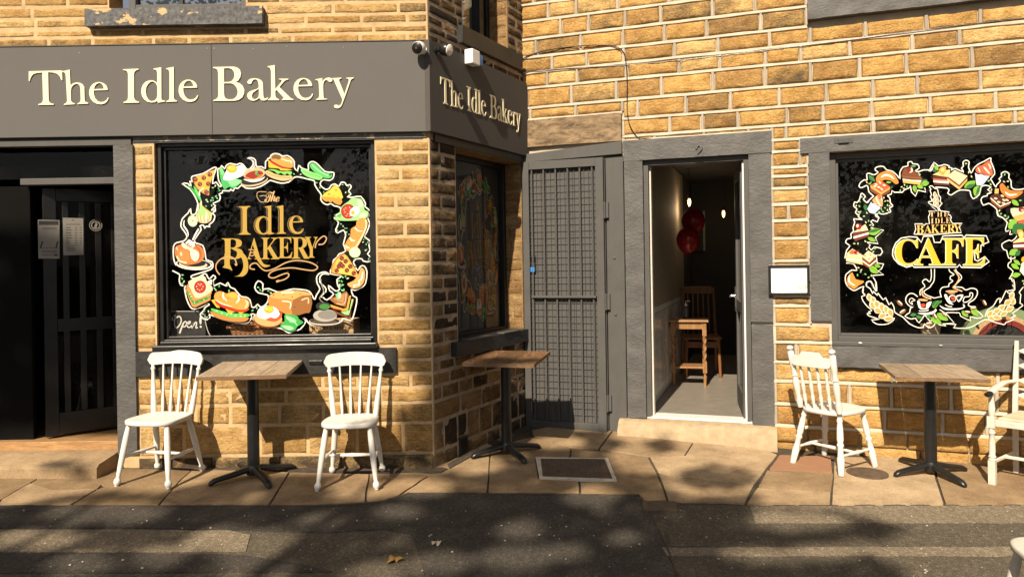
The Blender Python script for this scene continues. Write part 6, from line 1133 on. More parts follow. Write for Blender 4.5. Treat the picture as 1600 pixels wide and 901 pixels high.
# ================================================================== security gate
gate = thing('security_gate', 'tall grey steel gate with bars and wire mesh left of cafe door', 'gate', WR.pt(.39, -.08, .08))
mb = MB(); w0, w1 = .055, .095; gb, gt = -.075, 2.425
mb.wbox(WR, .004, .066, gb, gt, w0, w1); mb.wbox(WR, .700, .772, gb, gt, w0, w1); mb.wbox(WR, .066, .700, gt-.075, gt, w0, w1-.001); mb.wbox(WR, .066, .700, gb, gb+.09, w0, w1-.001)
mb.build('gate_frame', M_['joingrey'], gate, bevel=.003)
mb = MB(); mb.wbox(WR, .08, .695, 1.155, 1.175, w0+.01, w1+.01); mb.build('cross_bar', M_['joingrey'], gate, bevel=.003)
for i in range(6):
    u = .092+i*.115; mb = MB(); mb.tube([WR.pt(u, gb+.08, .078), WR.pt(u, gt-.07, .078)], .0085, 8); mb.build('bar', M_['joingrey'], gate, smooth=40)
mb = MB()
for i in range(14): u = .085+i*.0455; mb.tube([WR.pt(u, gb+.08, .062), WR.pt(u, gt-.07, .062)], .0022, 4, False)
for i in range(38): v = gb+.10+i*.0605; mb.tube([WR.pt(.06, v, .066), WR.pt(.705, v, .066)], .0026, 4, False)
mb.build('wire_mesh', M_['joingrey'], gate)
mb = MB(); mb.wbox(WR, .066, .115, 1.385, 1.55, .03, .058); mb.build('lock_box', M_['blackmetal'], gate, bevel=.002)
for v in (1.95, 1.12, .2): 
    mb = MB(); mb.wbox(WR, .772, .81, v-.07, v+.07, .03, .062); mb.tube([WR.pt(.776, v-.075, .075), WR.pt(.776, v+.075, .075)], .011, 8); mb.build('hinge', M_['joingrey'], gate, smooth=40)
for px_ in ((960, 403), (962, 491)):
    u, v = WR.px(*px_, .03); mb = MB(); mb.turned(WR.pt(u, v, .028), WR.pt(u, v, .042), [(0, .013), (.6, .012), (1, .004)], 10); o = mb.build('gate_bolt', M_['joingrey'], cafe, smooth=40)
lk = thing('padlock', 'small bright blue padlock hanging on the grey gate', 'padlock', WR.pt(.088, 1.40, .075))
mb = MB(); mb.wbox(WR, .068, .108, 1.395, 1.44, .06, .085); mb.build('lock_body', M_['blueplastic'], lk, bevel=.005)
mb = MB(); mb.tube([WR.pt(.076, 1.435, .073), WR.pt(.076, 1.475, .073), WR.pt(.082, 1.488, .073), WR.pt(.094, 1.488, .073), WR.pt(.10, 1.475, .073), WR.pt(.10, 1.435, .073)], .004, 8); mb.build('shackle', M_['bright'], lk, smooth=True)
# menu case
mc = thing('menu_case', 'black framed white notice panel fixed beside the cafe doorway', 'notice', WR.pt(2.33, 1.17, .05))
u0, v0 = WR.px(1201, 461, .05); u1, v1 = WR.px(1265, 413, .05)
frame('case_frame', WR, u0, u1, v0, v1, .012, .06, .022, M_['black'], mc, .003)
mb = MB(); mb.wbox(WR, u0+.02, u1-.02, v0+.02, v1-.02, .012, .045); mb.build('paper', M_['paper'], mc)
mb = MB(); a = Art(lambda x, y: WR.px(x, y, .046)); a.W = WR; a.w = .0445; FR['h'] = (1190, 380, 5.007); a.fr = 'h'; a.ell(298, 348, 17, 12, '#e9c9a4', 10); a.ell(298, 352, 10, 5, '#f3e6d4', 10); a.ell(338, 338, 22, 16, '#b9b4a8'); a.ell(338, 338, 18, 12, '#e8e4da'); a.ell(345, 340, 6, 5, '#d8a878'); a.line([(88, 350), (260, 352)], '#e6e3dc', .5); a.mb.build('printed_picture', M_['paint'], mc)
# cable
cb = MB(); pts = []
for x, y in ((815, 96), (823, 88), (850, 80), (885, 74), (925, 71), (955, 71.5), (968, 76), (976, 86), (979, 110), (980, 140), (980, 175), (985, 198), (996, 214), (1010, 217), (1040, 217.5)):
    u, v = WR.px(x, y, .026); pts.append((u, v))
pts = spline(pts, False, 4); cb.tube([WR.pt(u, v, .024+.004*math.sin(i*.9)) for i, (u, v) in enumerate(pts)], .0045, 6)
o = cb.build('cable', M_['blackmetal'], None, smooth=True); tag(o, 'thin dark cable looping down the cafe stonework above gate', 'cable')
cb = MB(); pts = spline([WR.px(x, y, .026) for x, y in ((816, 118), (825, 112), (850, 109.5), (900, 106), (985, 101), (1080, 92), (1200, 78), (1330, 62), (1480, 42), (1640, 24))], False, 6)
cb.tube([WR.pt(u, v, .021+.003*math.sin(i*.7)) for i, (u, v) in enumerate(pts)], .0035, 6); o = cb.build('cable', M_['blackmetal'], None, smooth=True); tag(o, 'long straight cable following a mortar line across the upper cafe wall', 'cable')
# ================================================================== security cameras and alarm box
def camera_thing(base, aim, label, dark):
    t = thing('security_camera', label, 'camera', base, group='security cameras at the sign corner'); d = Vector(aim).normalized(); b = Vector(base)
    mb = MB(); mb.turned(b, b+d*.055, [(0, .03), (.3, .03), (.32, .018), (1, .02)], 16); mb.build('mount', M_['white'] if not dark else M_['blackmetal'], t, smooth=35)
    h = b+d*.075; f = Vector((d.x, d.y, d.z-.25)).normalized()
    mb = MB(); mb.turned(h-f*.035, h+f*.045, [(0, .012), (.05, .03), (.25, .045), (.6, .05), (.9, .047), (1, .042)], 20); mb.build('housing', M_['white'] if not dark else M_['blackmetal'], t, smooth=35)
    mb = MB(); mb.turned(h+f*.044, h+f*.062, [(0, .043), (.4, .040), (.8, .026), (1, .004)], 20); mb.build('lens_cover', M_['black'] if not dark else M_['white'], t, smooth=35)
    mb = MB(); mb.turned(h+f*.060, h+f*.064, [(0, .009), (1, .007)], 10); mb.build('lens', M_['bright'], t, smooth=35)
c0 = WL.px(657, 78, SGN+.06); camera_thing(WL.pt(c0[0]+.02, c0[1]+.01, SGN), (-.35, -1, .0), 'white security camera at front end of the long sign', False)
c1 = WL.px(681, 78, .03); camera_thing(WS.pt(.03, c1[1]+.005, SGN+.004), (.95, -.5, -.05), 'dark bodied security camera on the side sign corner', True)
ab = thing('alarm_box', 'small white alarm box with blue side above the side sign', 'alarm', WS.pt(.4, 3.17, .04))
q = WS.px(727, 78, .05); mb = MB(); mb.wbox(WS, q[0]-.02, q[0]+.10, 3.10, 3.22, SGN+.002, .13); mb.build('cover', M_['upvc'], ab, bevel=.008)
mb = MB(); mb.wbox(WS, q[0]+.10, q[0]+.18, 3.12, 3.205, SGN+.002, .11); mb.build('strobe', M_['blueplastic'], ab, bevel=.006)
# ================================================================== chairs
LEG = [(0, .014), (.05, .017), (.2, .021), (.45, .0215), (.7, .018), (.85, .014), (.875, .0155), (.89, .022), (.93, .024), (.965, .020), (.98, .013), (1, .012)]
def seat_mesh(hw, d0, d1, z, th, dish=.008, n=36, sq=3.2):
    mb = MB(); rings = []
    def out(t, k):
        c, s = math.cos(t), math.sin(t); x = math.copysign(abs(c)**(2/sq), c); y = math.copysign(abs(s)**(2/sq), s)
        w = hw*(1-.12*(y+1)/2); return (x*w*k, (d0+d1)/2+y*(d1-d0)/2*k)
    for k, dz in ((.0, -dish), (.4, -dish), (.75, -dish*.5), (.93, 0), (.985, -.003), (1, -.009), (1, -th+.008), (.96, -th)):
        rings.append([(*out(2*math.pi*i/n, max(k, .001)), z+dz) for i in range(n)])
    vs = [p for r in rings for p in r]; fs = [(j*n+i, j*n+(i+1) % n, (j+1)*n+(i+1) % n, (j+1)*n+i) for j in range(len(rings)-1) for i in range(n)]
    fs = [tuple(reversed(f)) for f in fs]; fs.append(tuple((len(rings)-1)*n+i for i in reversed(range(n)))); mb.add(vs, fs); return mb
def crest(xw, y, z0, z1, bow, th=.022, n=28, drop=.02, shape=None):
    mb = MB(); vs = []
    for i in range(n+1):
        s = -1+2*i/n; x = xw*s; yy = y+bow*(1-s*s); e = max(0, (abs(s)-.8)/.2); e = math.sqrt(max(0, 1-math.sqrt(max(0, 1-e*e))))
        zt = z1-drop*s*s-(z1-z0)*.42*e*e; zb = z0-drop*s*s*.8+(z1-z0)*.42*e*e
        if shape: zt = z1-shape(s)
        for q in range(6):
            a = (zb, zb+.004, zt-.004, zt, zt-.004, zb+.004)[q] if q else zb
        vs += [(x, yy-th/2, zb+.004), (x, yy-th/2+.005, zb), (x, yy+th/2-.005, zb), (x, yy+th/2, zb+.004), (x, yy+th/2, zt-.005), (x, yy+th/2-.006, zt), (x, yy-th/2+.006, zt), (x, yy-th/2, zt-.005)]
    m = 8; fs = [(i*m+j, (i+1)*m+j, (i+1)*m+(j+1) % m, i*m+(j+1) % m) for i in range(n) for j in range(m)]; fs += [tuple(reversed(range(m))), tuple(n*m+j for j in range(m))]
    mb.add(vs, fs); return mb
def windsor(loc, rz, label, group, mat='white', tilt=(0, 0)):
    t = thing('windsor_chair', label, 'chair', loc, rot=(tilt[0], tilt[1], rz), group=group); m = M_[mat]
    sm = seat_mesh(.205, -.20, .185, .455, .036); o = sm.build('seat', m, t, smooth=50, local=True, fixn=True)
    feet = [(-.205, -.205), (.205, -.205), (.19, .215), (-.19, .215)]; tops = [(-.15, -.135), (.15, -.135), (.135, .125), (-.135, .125)]
    for (fx, fy), (tx, ty) in zip(feet, tops):
        mb = MB(); mb.turned((tx, ty, .425), (fx, fy, 0), LEG, 14); mb.build('leg', m, t, smooth=True, local=True)
    L = lambda i, q: Vector((*tops[i], .425)).lerp(Vector((*feet[i], 0)), q)
    st = [(0, .008), (.15, .010), (.5, .0145), (.85, .010), (1, .008)]
    for a, b in ((0, 3), (1, 2)): mb = MB(); mb.turned(L(a, .55), L(b, .55), st, 10); mb.build('stretcher', m, t, smooth=True, local=True)
    mb = MB(); mb.turned(L(0, .55).lerp(L(3, .55), .5), L(1, .55).lerp(L(2, .55), .5), st, 10); mb.build('stretcher', m, t, smooth=True, local=True)
    for s in (-1, 1):
        mb = MB(); mb.turned((s*.155, .135, .45), (s*.195, .185, .815), [(0, .020), (.1, .021), (.35, .019), (.7, .0125), (.82, .011), (.85, .0125), (.87, .017), (.89, .017), (.91, .011), (1, .010)], 12); mb.build('back_post', m, t, smooth=True, local=True)
    for i in range(4):
        x = (-.6+.4*i)*.155; X = (-.6+.4*i)*.2; mb = MB(); mb.turned((x, .15, .445), (X, .205, .82), [(0, .008), (.25, .0105), (.5, .0085), (1, .0065)], 10); mb.build('spindle', m, t, smooth=True, local=True)
    crest(.228, .178, .805, .905, .035).build('crest_rail', m, t, smooth=40, local=True)
    return t
c1 = G(257, 745); c2 = G(552, 750)
windsor((c1.x, c1.y-.045, gz(c1.x, c1.y)), rad(-11), 'white spindle back chair left of the front table, turned towards it', 'white spindle chairs at the front window')
windsor((c2.x, c2.y-.03, gz(c2.x, c2.y)), rad(2), 'white spindle back chair right of the front table, facing the road', 'white spindle chairs at the front window')
# farmhouse chair seen from behind
def farmhouse(loc, rz, label):
    t = thing('farmhouse_chair', label, 'chair', loc, rz); m = M_['white']
    seat_mesh(.215, -.225, .20, .455, .034, .006, sq=2.9).build('seat', m, t, smooth=50, local=True, fixn=True)
    BOB = [(0, .016), (.06, .018), (.09, .023), (.12, .018), (.2, .022), (.4, .025), (.46, .019), (.48, .025), (.51, .025), (.53, .019), (.68, .022), (.72, .027), (.95, .022), (1, .019)]
    feet = [(-.215, -.215), (.215, -.215), (.205, .22), (-.205, .22)]; tops = [(-.155, -.15), (.155, -.15), (.145, .135), (-.145, .135)]
    for (fx, fy), (tx, ty) in zip(feet, tops):
        mb = MB(); mb.turned((tx, ty, .425), (fx, fy, 0), BOB, 14); mb.build('leg', m, t, smooth=True, local=True)
    L = lambda i, q: Vector((*tops[i], .425)).lerp(Vector((*feet[i], 0)), q); st = [(0, .009), (.2, .012), (.25, .009), (.3, .012), (.5, .0155), (.7, .012), (.75, .009), (.8, .012), (1, .009)]
    for a, b, q in ((0, 3, .68), (1, 2, .68)): mb = MB(); mb.turned(L(a, q), L(b, q), st, 10); mb.build('stretcher', m, t, smooth=True, local=True)
    mb = MB(); mb.turned(L(0, .68).lerp(L(3, .68), .5), L(1, .68).lerp(L(2, .68), .5), st, 10); mb.build('stretcher', m, t, smooth=True, local=True)
    for s in (-1, 1):
        mb = MB(); mb.turned((s*.165, .165, .45), (s*.178, .275, .935), [(0, .020), (.12, .025), (.2, .017), (.3, .024), (.42, .026), (.5, .017), (.52, .024), (.55, .017), (.64, .021), (.7, .024), (.9, .024), (.925, .014), (.94, .022), (.965, .026), (.99, .018), (1, .006)], 14); mb.build('back_post', m, t, smooth=True, local=True)
    for i in range(4):
        x = (-.6+.4*i)*.17; mb = MB(); mb.turned((x, .178, .45), (x*1.05, .25, .80), [(0, .009), (.15, .011), (.3, .015), (.36, .009), (.42, .014), (.55, .0155), (.68, .009), (.74, .014), (.85, .011), (1, .008)], 10); mb.build('spindle', m, t, smooth=True, local=True)
    sh = lambda s: .035*max(0, min(1, (abs(s)-.42)/.14))
    crest(.172, .262, .785, .90, .012, .024, 24, 0, sh).build('crest_rail', m, t, smooth=40, local=True)
    return t
c3 = G(1300, 725)
farmhouse((c3.x+.0, c3.y-.02, gz(c3.x, c3.y)), math.atan2(.56, .83)+rad(90), 'white turned farmhouse chair with shaped crest rail, its back turned to road')
# ladder back armchair, cut by the frame
ac = thing('armchair', 'worn white ladder back armchair at the right end by the table', 'chair', (0, 0, 0))
fl = G(1551, 757); _o = Matrix.Rotation(rad(-48), 3, 'Z') @ Vector((.27, .23, 0)); ac.location = (fl.x+_o.x, fl.y+_o.y, gz(fl.x+_o.x, fl.y+_o.y)); ac.rotation_euler = (0, 0, rad(-48))
m = M_['grubby']
for s in (-1, 1):
    mb = MB(); mb.box(s*.27-.022, s*.27+.022, -.252, -.208, 0, .185); mb.turned((s*.27, -.23, .18), (s*.27, -.23, .42), [(0, .018), (.04, .026), (.1, .02), (.13, .026), (.2, .019), (.3, .022), (.6, .020), (.8, .017), (.84, .024), (.9, .018), (1, .02)], 14); mb.box(s*.27-.024, s*.27+.024, -.254, -.206, .42, .50); mb.turned((s*.27, -.23, .50), (s*.27, -.23, .665), [(0, .016), (.1, .02), (.35, .024), (.6, .019), (.9, .014), (1, .016)], 14); mb.build('leg', m, ac, smooth=40, local=True)
    mb = MB(); mb.tube([(s*.235, .22, 0), (s*.235, .215, .45), (s*.235, .25, .75), (s*.235, .29, 1.0)], [.024, .024, .024, .018], 4); mb.build('leg', m, ac, bevel=.004, local=True)
    mb = MB(); mb.tube([(s*.24, .24, .70), (s*.262, .05, .71), (s*.27, -.12, .69), (s*.27, -.23, .675), (s*.27, -.275, .668)], [.020, .024, .028, .028, .022], 10, True, .6); am = mb.build('arm', m, ac, smooth=True, local=True)
    mb = MB(); mb.tube([(s*.27, -.262, .669), (s*.27, -.30, .662), (s*.27, -.315, .66)], [.025, .027, .015], 10, True, .7); mb.build('arm_tip', M_['black'], am, smooth=True, local=True)
    mb = MB(); mb.tube([(s*.27, -.22, .17), (s*.236, .21, .17)], .014, 6); mb.build('stretcher', m, ac, smooth=40, local=True)
mb = MB(); mb.tube([(-.255, 0, .17), (.255, 0, .17)], .013, 6); mb.build('stretcher', m, ac, smooth=40, local=True)
for z, y in ((.57, .232), (.68, .247), (.79, .262), (.90, .279)):
    crest(.225, y, z, z+.05, .03, .014, 10, 0).build('back_slat', m, ac, smooth=40, local=True)
mb = MB(); mb.hexa([(-.25, -.235, .43), (.25, -.235, .43), (.22, .21, .43), (-.22, .21, .43), (-.25, -.235, .475), (.25, -.235, .475), (.22, .21, .475), (-.22, .21, .475)]); mb.build('seat_rail', m, ac, bevel=.006, local=True)
mb = MB(); mb.hexa([(-.245, -.20, .476), (.245, -.20, .476), (.21, .2, .476), (-.21, .2, .476), (-.235, -.19, .492), (.235, -.19, .492), (.2, .19, .492), (-.2, .19, .492)]); mb.build('seat', simple('stained_seat_board', (.55, .42, .29), .7, var=.25, scale=7), ac, bevel=.004, local=True)
# foreground chair, only its seat corner and a leg in view
p5_ = G(1618, 868, .455)
windsor((p5_.x+.175, p5_.y+.02, gz(p5_.x+.2, p5_.y)), rad(-100), 'worn off-white chair cut by the bottom right corner of the view', None, 'grubby')
# ================================================================== pedestal tables
def table(base, base_rot, top, w, d, rot, h, tilt, label, planks, mat, spread=.30):
    bx, by = base; t = thing('pedestal_table', label, 'table', (bx, by, gz(bx, by)), group='square cafe tables with planked tops on iron pedestals')
    tx, ty = top[0]-bx, top[1]-by; R_ = Matrix.Rotation(rad(rot), 4, 'Z') @ Matrix.Rotation(rad(tilt), 4, 'X')
    random.seed(int(abs(bx)*100)); tp = MB(); x = -w/2; n = len(planks); tot = sum(planks)
    for i, pw_ in enumerate(planks):
        L = w*pw_/tot; g = .0016; z1 = h-random.uniform(0, .0015); tp.col = (random.random(), random.random(), 0, 1)
        P = [(x+g, -d/2), (x+L-g, -d/2), (x+L-g, d/2), (x+g, d/2)]; x += L
        v = [R_ @ Vector((a, b, 0)) for a, b in P]; dn = R_ @ Vector((0, 0, -.026)); off = Vector((tx, ty, z1))
        tp.hexa([off+q+dn for q in v]+[off+q for q in v])
    tp.build('tabletop', M_[mat], t, bevel=.0018, local=True)
    mb = MB()
    for a, b, c_, e in ((-w/2+.004, w/2-.004, -d/2-.002, -d/2+.015), (-w/2+.004, w/2-.004, d/2-.015, d/2+.001)):
        v = [R_ @ Vector(p) for p in ((a, c_, -.030), (b, c_, -.030), (b, e, -.030), (a, e, -.030), (a, c_, -.003), (b, c_, -.003), (b, e, -.003), (a, e, -.003))]; mb = MB(); mb.hexa([q+Vector((tx, ty, h)) for q in v]); mb.build('edge_strip', M_['plankedge'], t, local=True)
    mb = MB(); zt = h-.03-.02; mb.turned((0, 0, .06), (tx*.2, ty*.2, zt), [(0, .043), (1, .041)], 18); mb.build('column', M_['blackmetal'], t, smooth=40, local=True)
    mb = MB(); mb.box(tx-.16, tx+.16, ty-.02, ty+.02, zt-.012, zt+.008); mb.box(tx-.02, tx+.02, ty-.16, ty+.16, zt-.013, zt+.007); mb.build('top_spider', M_['blackmetal'], t, bevel=.003, local=True)
    mb = MB()
    for i in range(4):
        a = rad(base_rot+45+90*i); c_, s = math.cos(a), math.sin(a); gzz = lambda r: gz(bx+c_*r, by+s*r)-gz(bx, by)
        mb.tube([(c_*r, s*r, z+gzz(r)) for r, z in ((0, .075), (.06, .072), (.14, .058), (spread-.07, .046), (spread-.02, .038), (spread+.005, .024), (spread+.012, .012))], [.034, .034, .030, .027, .026, .022, .014], 10, True, .7)
    mb.turned((0, 0, .035), (0, 0, .10), [(0, .05), (.6, .055), (1, .046)], 18); mb.build('cross_base', M_['blackmetal'], t, smooth=50, local=True)
    return t
f1 = [G(*p) for p in ((336, 761), (426, 766), (453, 734), (370, 730))]; b1 = sum(f1, Vector())/4
table((b1.x, b1.y), -6, (b1.x+.03, 5.275), .60, .60, 5, .815, 2.0, 'square planked table between the two white chairs at the front window', (1, 1.35, 1), 'plank')
f2 = [G(*p) for p in ((742, 715), (808, 722), (842, 706), (775, 697))]; b2 = sum(f2, Vector())/4
table((b2.x, b2.y), -17, (b2.x+.02, b2.y+.02), .585, .60, -15, .79, 2.5, 'browner planked table standing in the corner beside the grey gate', (1, 1, 1), 'brownplank')
f3 = [G(*p) for p in ((1408, 723), (1407, 748), (1504.5, 759), (1502, 738))]; b3 = sum(f3, Vector())/4
table((b3.x, b3.y), -32, (b3.x-.02, b3.y-.06), .60, .58, -16, .79, 1.5, 'grey planked table by the cafe window near the white armchair', (1, 1.5, 1), 'plank')
# ================================================================== covers and litter on the ground
def gthing(name, label, cat, pxc): p = G(*pxc); return thing(name, label, cat, (p.x, p.y, gz(p.x, p.y)))
t = gthing('manhole_cover', 'square cast iron chequer cover set in pale cement frame', 'manhole cover', (898, 735))
mb = MB(); gpoly(mb, [(837, 716), (950, 717.5), (964, 753), (940, 751), (843, 749)], .013, None, 0, -.03); mb.build('cement_frame', M_['ribbon'], t)
mb = MB(); gpoly(mb, [(845, 719), (945, 719.5), (957, 750), (848, 746.5)], .016, None, 0, -.02)
q = [G(845, 719), G(945, 719.5), G(957, 750), G(848, 746.5)]
for i in range(15):
    for j in range(9):
        s, r = (i+.5)/15, (j+.5)/9; p = q[3].lerp(q[2], s).lerp(q[0].lerp(q[1], s), r); z = gz(p.x, p.y)+.0155; a_ = .010 if (i+j) % 2 else .005; b_ = .005 if (i+j) % 2 else .010
        mb.box(p.x-a_, p.x+a_, p.y-b_, p.y+b_, z, z+.0035)
mb.build('cover_plate', M_['rust'], t)
t = gthing('stopcock_cover', 'round rusty iron cover beneath the farmhouse chair legs', 'stopcock cover', (1355, 740)); mb = MB(); c = G(1355, 740)
mb.turned((c.x, c.y, gz(c.x, c.y)-.01), (c.x, c.y, gz(c.x, c.y)+.013), [(0, .145), (.95, .145), (1, .140)], 28); mb.build('lid', M_['rust'], t, smooth=30)
mb = MB(); mb.turned((c.x, c.y, gz(c.x, c.y)+.012), (c.x, c.y, gz(c.x, c.y)+.0155), [(0, .06), (1, .055)], 20); mb.build('lid_boss', M_['rust'], t, smooth=30)
o = MB(); gpoly(o, [(1003, 783), (1057, 785), (1059, 799), (1006, 799)], .010, None, 0, -.02); o = o.build('iron_plate', M_['rust'], None, bevel=.003); tag(o, 'small rectangular iron plate at pavement edge below manhole cover', 'access plate')
def leaf_(x, y, s, rot, col, label):
    p = G(x, y); mb = MB(); out = []
    for i in range(14):
        t_ = 2*math.pi*i/14; r = s*(.55+.45*abs(math.cos(t_*1.5)))*(1+.2*math.sin(i*5)); a = t_+rot
        out.append((p.x+r*math.cos(a), p.y+r*math.sin(a)*.8, gz(p.x, p.y)+.008+.012*math.sin(i*2.1)))
    n = len(out); top = [(a, b, c) for a, b, c in out]; mb.add([(p.x, p.y, gz(p.x, p.y)+.016)]+top, [(0, i+1, (i+1) % n+1) for i in range(n)])
    mb.add([(p.x, p.y, gz(p.x, p.y)+.014)]+[(a, b, c-.0015) for a, b, c in top], [(0, (i+1) % n+1, i+1) for i in range(n)])
    o = mb.build('fallen_leaf', simple('leaf_'+col[1:], srgb(col), .8, var=.2, scale=40), None); tag(o, label, 'leaf')
leaf_(616, 875, .05, .3, '#8a6a35', 'larger brown fallen leaf lying on the dark asphalt')
leaf_(683, 850, .03, 1.1, '#d8c39a', 'pale curled fallen leaf lying on the dark asphalt')
random.seed(12); gm = MB()
for i in range(420):
    x, y = random.uniform(-3.6, 3.8), random.uniform(2.9, 5.3); s = random.choice((.003, .004, .005, .007)); a_ = random.random()*3
    if proj((x, y, gz(x, y)))[1] < 792: continue
    p = [(x+s*math.cos(a_+q), y+s*math.sin(a_+q)*.8, gz(x, y)+.003) for q in (0, 1.3, 2.9, 4.4)]; t_ = [(px__[0], px__[1], px__[2]+s*.8) for px__ in p]; gm.hexa(p+t_)
o = gm.build('road_grit', simple('pale_grit', (.42, .38, .32), .9, var=.4, scale=60), None); o['kind'] = 'stuff'
# ================================================================== inside the cafe
Wd = lambda u, d, z: WR.pt(u, z, -d)
rot_in = math.atan2(WR.u.y, WR.u.x)
t = thing('side_table', 'small oak table with barley twist legs inside the cafe doorway', 'table', (1.99, 8.34, .08), rad(-14))
for sx in (-1, 1):
    for sy in (-1, 1):
        mb = MB(); x, y = sx*.17, sy*.14
        mb.box(x-.022, x+.022, y-.022, y+.022, .56, .71); mb.box(x-.022, x+.022, y-.022, y+.022, .15, .26); mb.turned((x, y, .15), (x, y, 0), [(0, .017), (.15, .012), (.3, .019), (.8, .015), (1, .016)], 12)
        rings = []; n = 12; K = 26
        for k_ in range(K+1):
            z = .26+.30*k_/K
            rings.append([(x+(.0175+.0055*math.cos(2*th-k_*.85))*math.cos(th), y+(.0175+.0055*math.cos(2*th-k_*.85))*math.sin(th), z) for th in [2*math.pi*i/n for i in range(n)]])
        mb.add([p for r in rings for p in r], [(j*n+i, j*n+(i+1) % n, (j+1)*n+(i+1) % n, (j+1)*n+i) for j in range(K) for i in range(n)]); mb.build('leg', M_['oak'], t, smooth=40, local=True)
mb = MB(); mb.box(-.215, .215, -.185, .185, .712, .735); mb.build('tabletop', M_['oak'], t, bevel=.005, local=True)
mb = MB(); mb.box(-.15, .15, -.155, -.14, .635, .71); mb.box(-.15, .15, .14, .155, .635, .71); mb.box(-.185, -.17, -.12, .12, .635, .71); mb.box(.17, .185, -.12, .12, .635, .71); mb.build('apron', M_['oak'], t, bevel=.002, local=True)
mb = MB(); mb.box(-.17, .17, -.14, .14, .195, .215); mb.build('lower_shelf', M_['oak'], t, bevel=.003, local=True)
t = thing('soap_bottle', 'clear pump bottle standing on the oak side table', 'bottle', (1.98, 8.42, .815)); mb = MB(); mb.turned((0, 0, 0), (0, 0, .15), [(0, .03), (.05, .034), (.7, .034), (.85, .02), (1, .014)], 16); mb.build('bottle_body', simple('murky_plastic', (.10, .10, .10), .2), t, smooth=40, local=True)
mb = MB(); mb.tube([(0, 0, .15), (0, 0, .20), (.045, -.01, .20)], .006, 8); mb.turned((0, 0, .145), (0, 0, .17), [(0, .016), (1, .014)], 12); mb.build('pump', M_['upvc'], t, smooth=40, local=True)
t = thing('wooden_chair', 'tall slatted pine chair in the shade behind oak table', 'chair', (2.28, 8.95, .08), rad(-8))
for x, y in ((-.2, -.2), (.2, -.2)): mb = MB(); mb.turned((x*.92, y, .46), (x, y, 0), [(0, .02), (1, .016)], 10); mb.build('leg', M_['pine'], t, smooth=True, local=True)
for x in (-.2, .2): mb = MB(); mb.tube([(x*1.02, .24, 0), (x, .19, .46), (x*.95, .25, 1.05)], [.018, .02, .015], 8); mb.build('leg', M_['pine'], t, smooth=True, local=True)
mb = MB(); mb.box(-.22, .22, -.22, .2, .455, .485); mb.build('seat', M_['pine'], t, bevel=.006, local=True)
crest(.2, .24, .98, 1.07, .02, .02, 10, 0).build('top_rail', M_['pine'], t, smooth=40, local=True)
for i in range(5): x = -.13+.065*i; mb = MB(); mb.tube([(x, .2, .48), (x*.95, .25, .99)], .009, 8, True, .6); mb.build('slat', M_['pine'], t, smooth=True, local=True)
mb = MB(); mb.box(-.185, .185, -.215, -.195, .36, .43); mb.build('front_rail', M_['pine'], t, bevel=.003, local=True)
def ball(px_, d, r, label):
    o = Vector((0, 0, CAMZ)); p = o+ray(*px_)*d; t = thing('balloon', label, 'balloon', p, group='red balloons inside the cafe')
    mb = MB(); mb.turned((0, 0, r*1.1), (0, 0, -r*1.25), [(.5-.5*math.cos(math.pi*i/14), max(.002, r*math.sin(math.pi*i/14)*(1 if i < 8 else .96))) for i in range(15)], 24); mb.build('skin', M_['balloon'], t, smooth=True, local=True)
    mb = MB(); mb.turned((0, 0, -r*1.22), (0, 0, -r*1.32), [(0, .008), (1, .018)], 10); mb.build('knot', M_['balloon'], t, smooth=True, local=True)
ball((1083, 345), 8.5, .135, 'upper dark red balloon under the nearest glowing bulb'); ball((1075, 374), 8.3, .13, 'lower dark red balloon in front of the other balloon')
def pendant(px_, d, label, pw_):
    ld_ = bpy.data.lights.new('bulb_light', 'POINT'); ld_.energy = pw_; ld_.color = (1, .72, .42); ld_.shadow_soft_size = .03; lo_ = bpy.data.objects.new('bulb_light', ld_); C.objects.link(lo_)
    p = Vector((0, 0, CAMZ))+ray(*px_)*d; t = thing('pendant_lamp', label, 'lamp', p, group='glowing pendant bulbs in the cafe'); mb = MB(); mb.turned((0, 0, .045), (0, 0, -.05), [(0, .012), (.3, .021), (.7, .019), (1, .005)], 12); mb.build('bulb', M_['bulb'], t, smooth=True, local=True)
    mb = MB(); lo_.parent = t; lo_.location = (0, 0, -.09); mb.turned((0, 0, .045), (0, 0, .10), [(0, .02), (1, .018)], 12); mb.tube([(0, 0, .1), (0, 0, 2.61-p.z)], .004, 6); mb.build('flex', M_['blackmetal'], t, smooth=40, local=True)
pendant((1077, 316), 9.2, 'larger glowing bulb above the red balloons', 2.5); pendant((1130.5, 334), 10.2, 'smaller glowing bulb deeper in the room by the door', 1)
t = thing('picture_frame', 'large dark picture with pale edge on back wall behind balloons', 'picture', (2.9, 10.6, 1.7)); pb = Wall(WR.pt(0, 0, -4.58)[:2], (WR.u.x, WR.u.y))
ua = pb.px(1062, 360, .0); ub = pb.px(1102, 360, .0); mb = MB(); v1 = pb.px(1090, 330)[1]; v0 = pb.px(1090, 392)[1]
mb.wbox(pb, ua[0], ub[0]-.03, v0, v1, .0, .03); mb.build('canvas', M_['dark'], t); mb = MB(); mb.wbox(pb, ub[0]-.03, ub[0], v0, v1, .0, .035); mb.build('frame_edge', M_['dimpaper'], t)
# ================================================================== across the road, behind the camera: the tree that dapples the street, a terrace
random.seed(77)
def inpoly(x, y, P):
    c = False; j = len(P)-1
    for i in range(len(P)):
        if (P[i][1] > y) != (P[j][1] > y) and x < (P[j][0]-P[i][0])*(y-P[i][1])/(P[j][1]-P[i][1])+P[i][0]: c = not c
        j = i
    return c
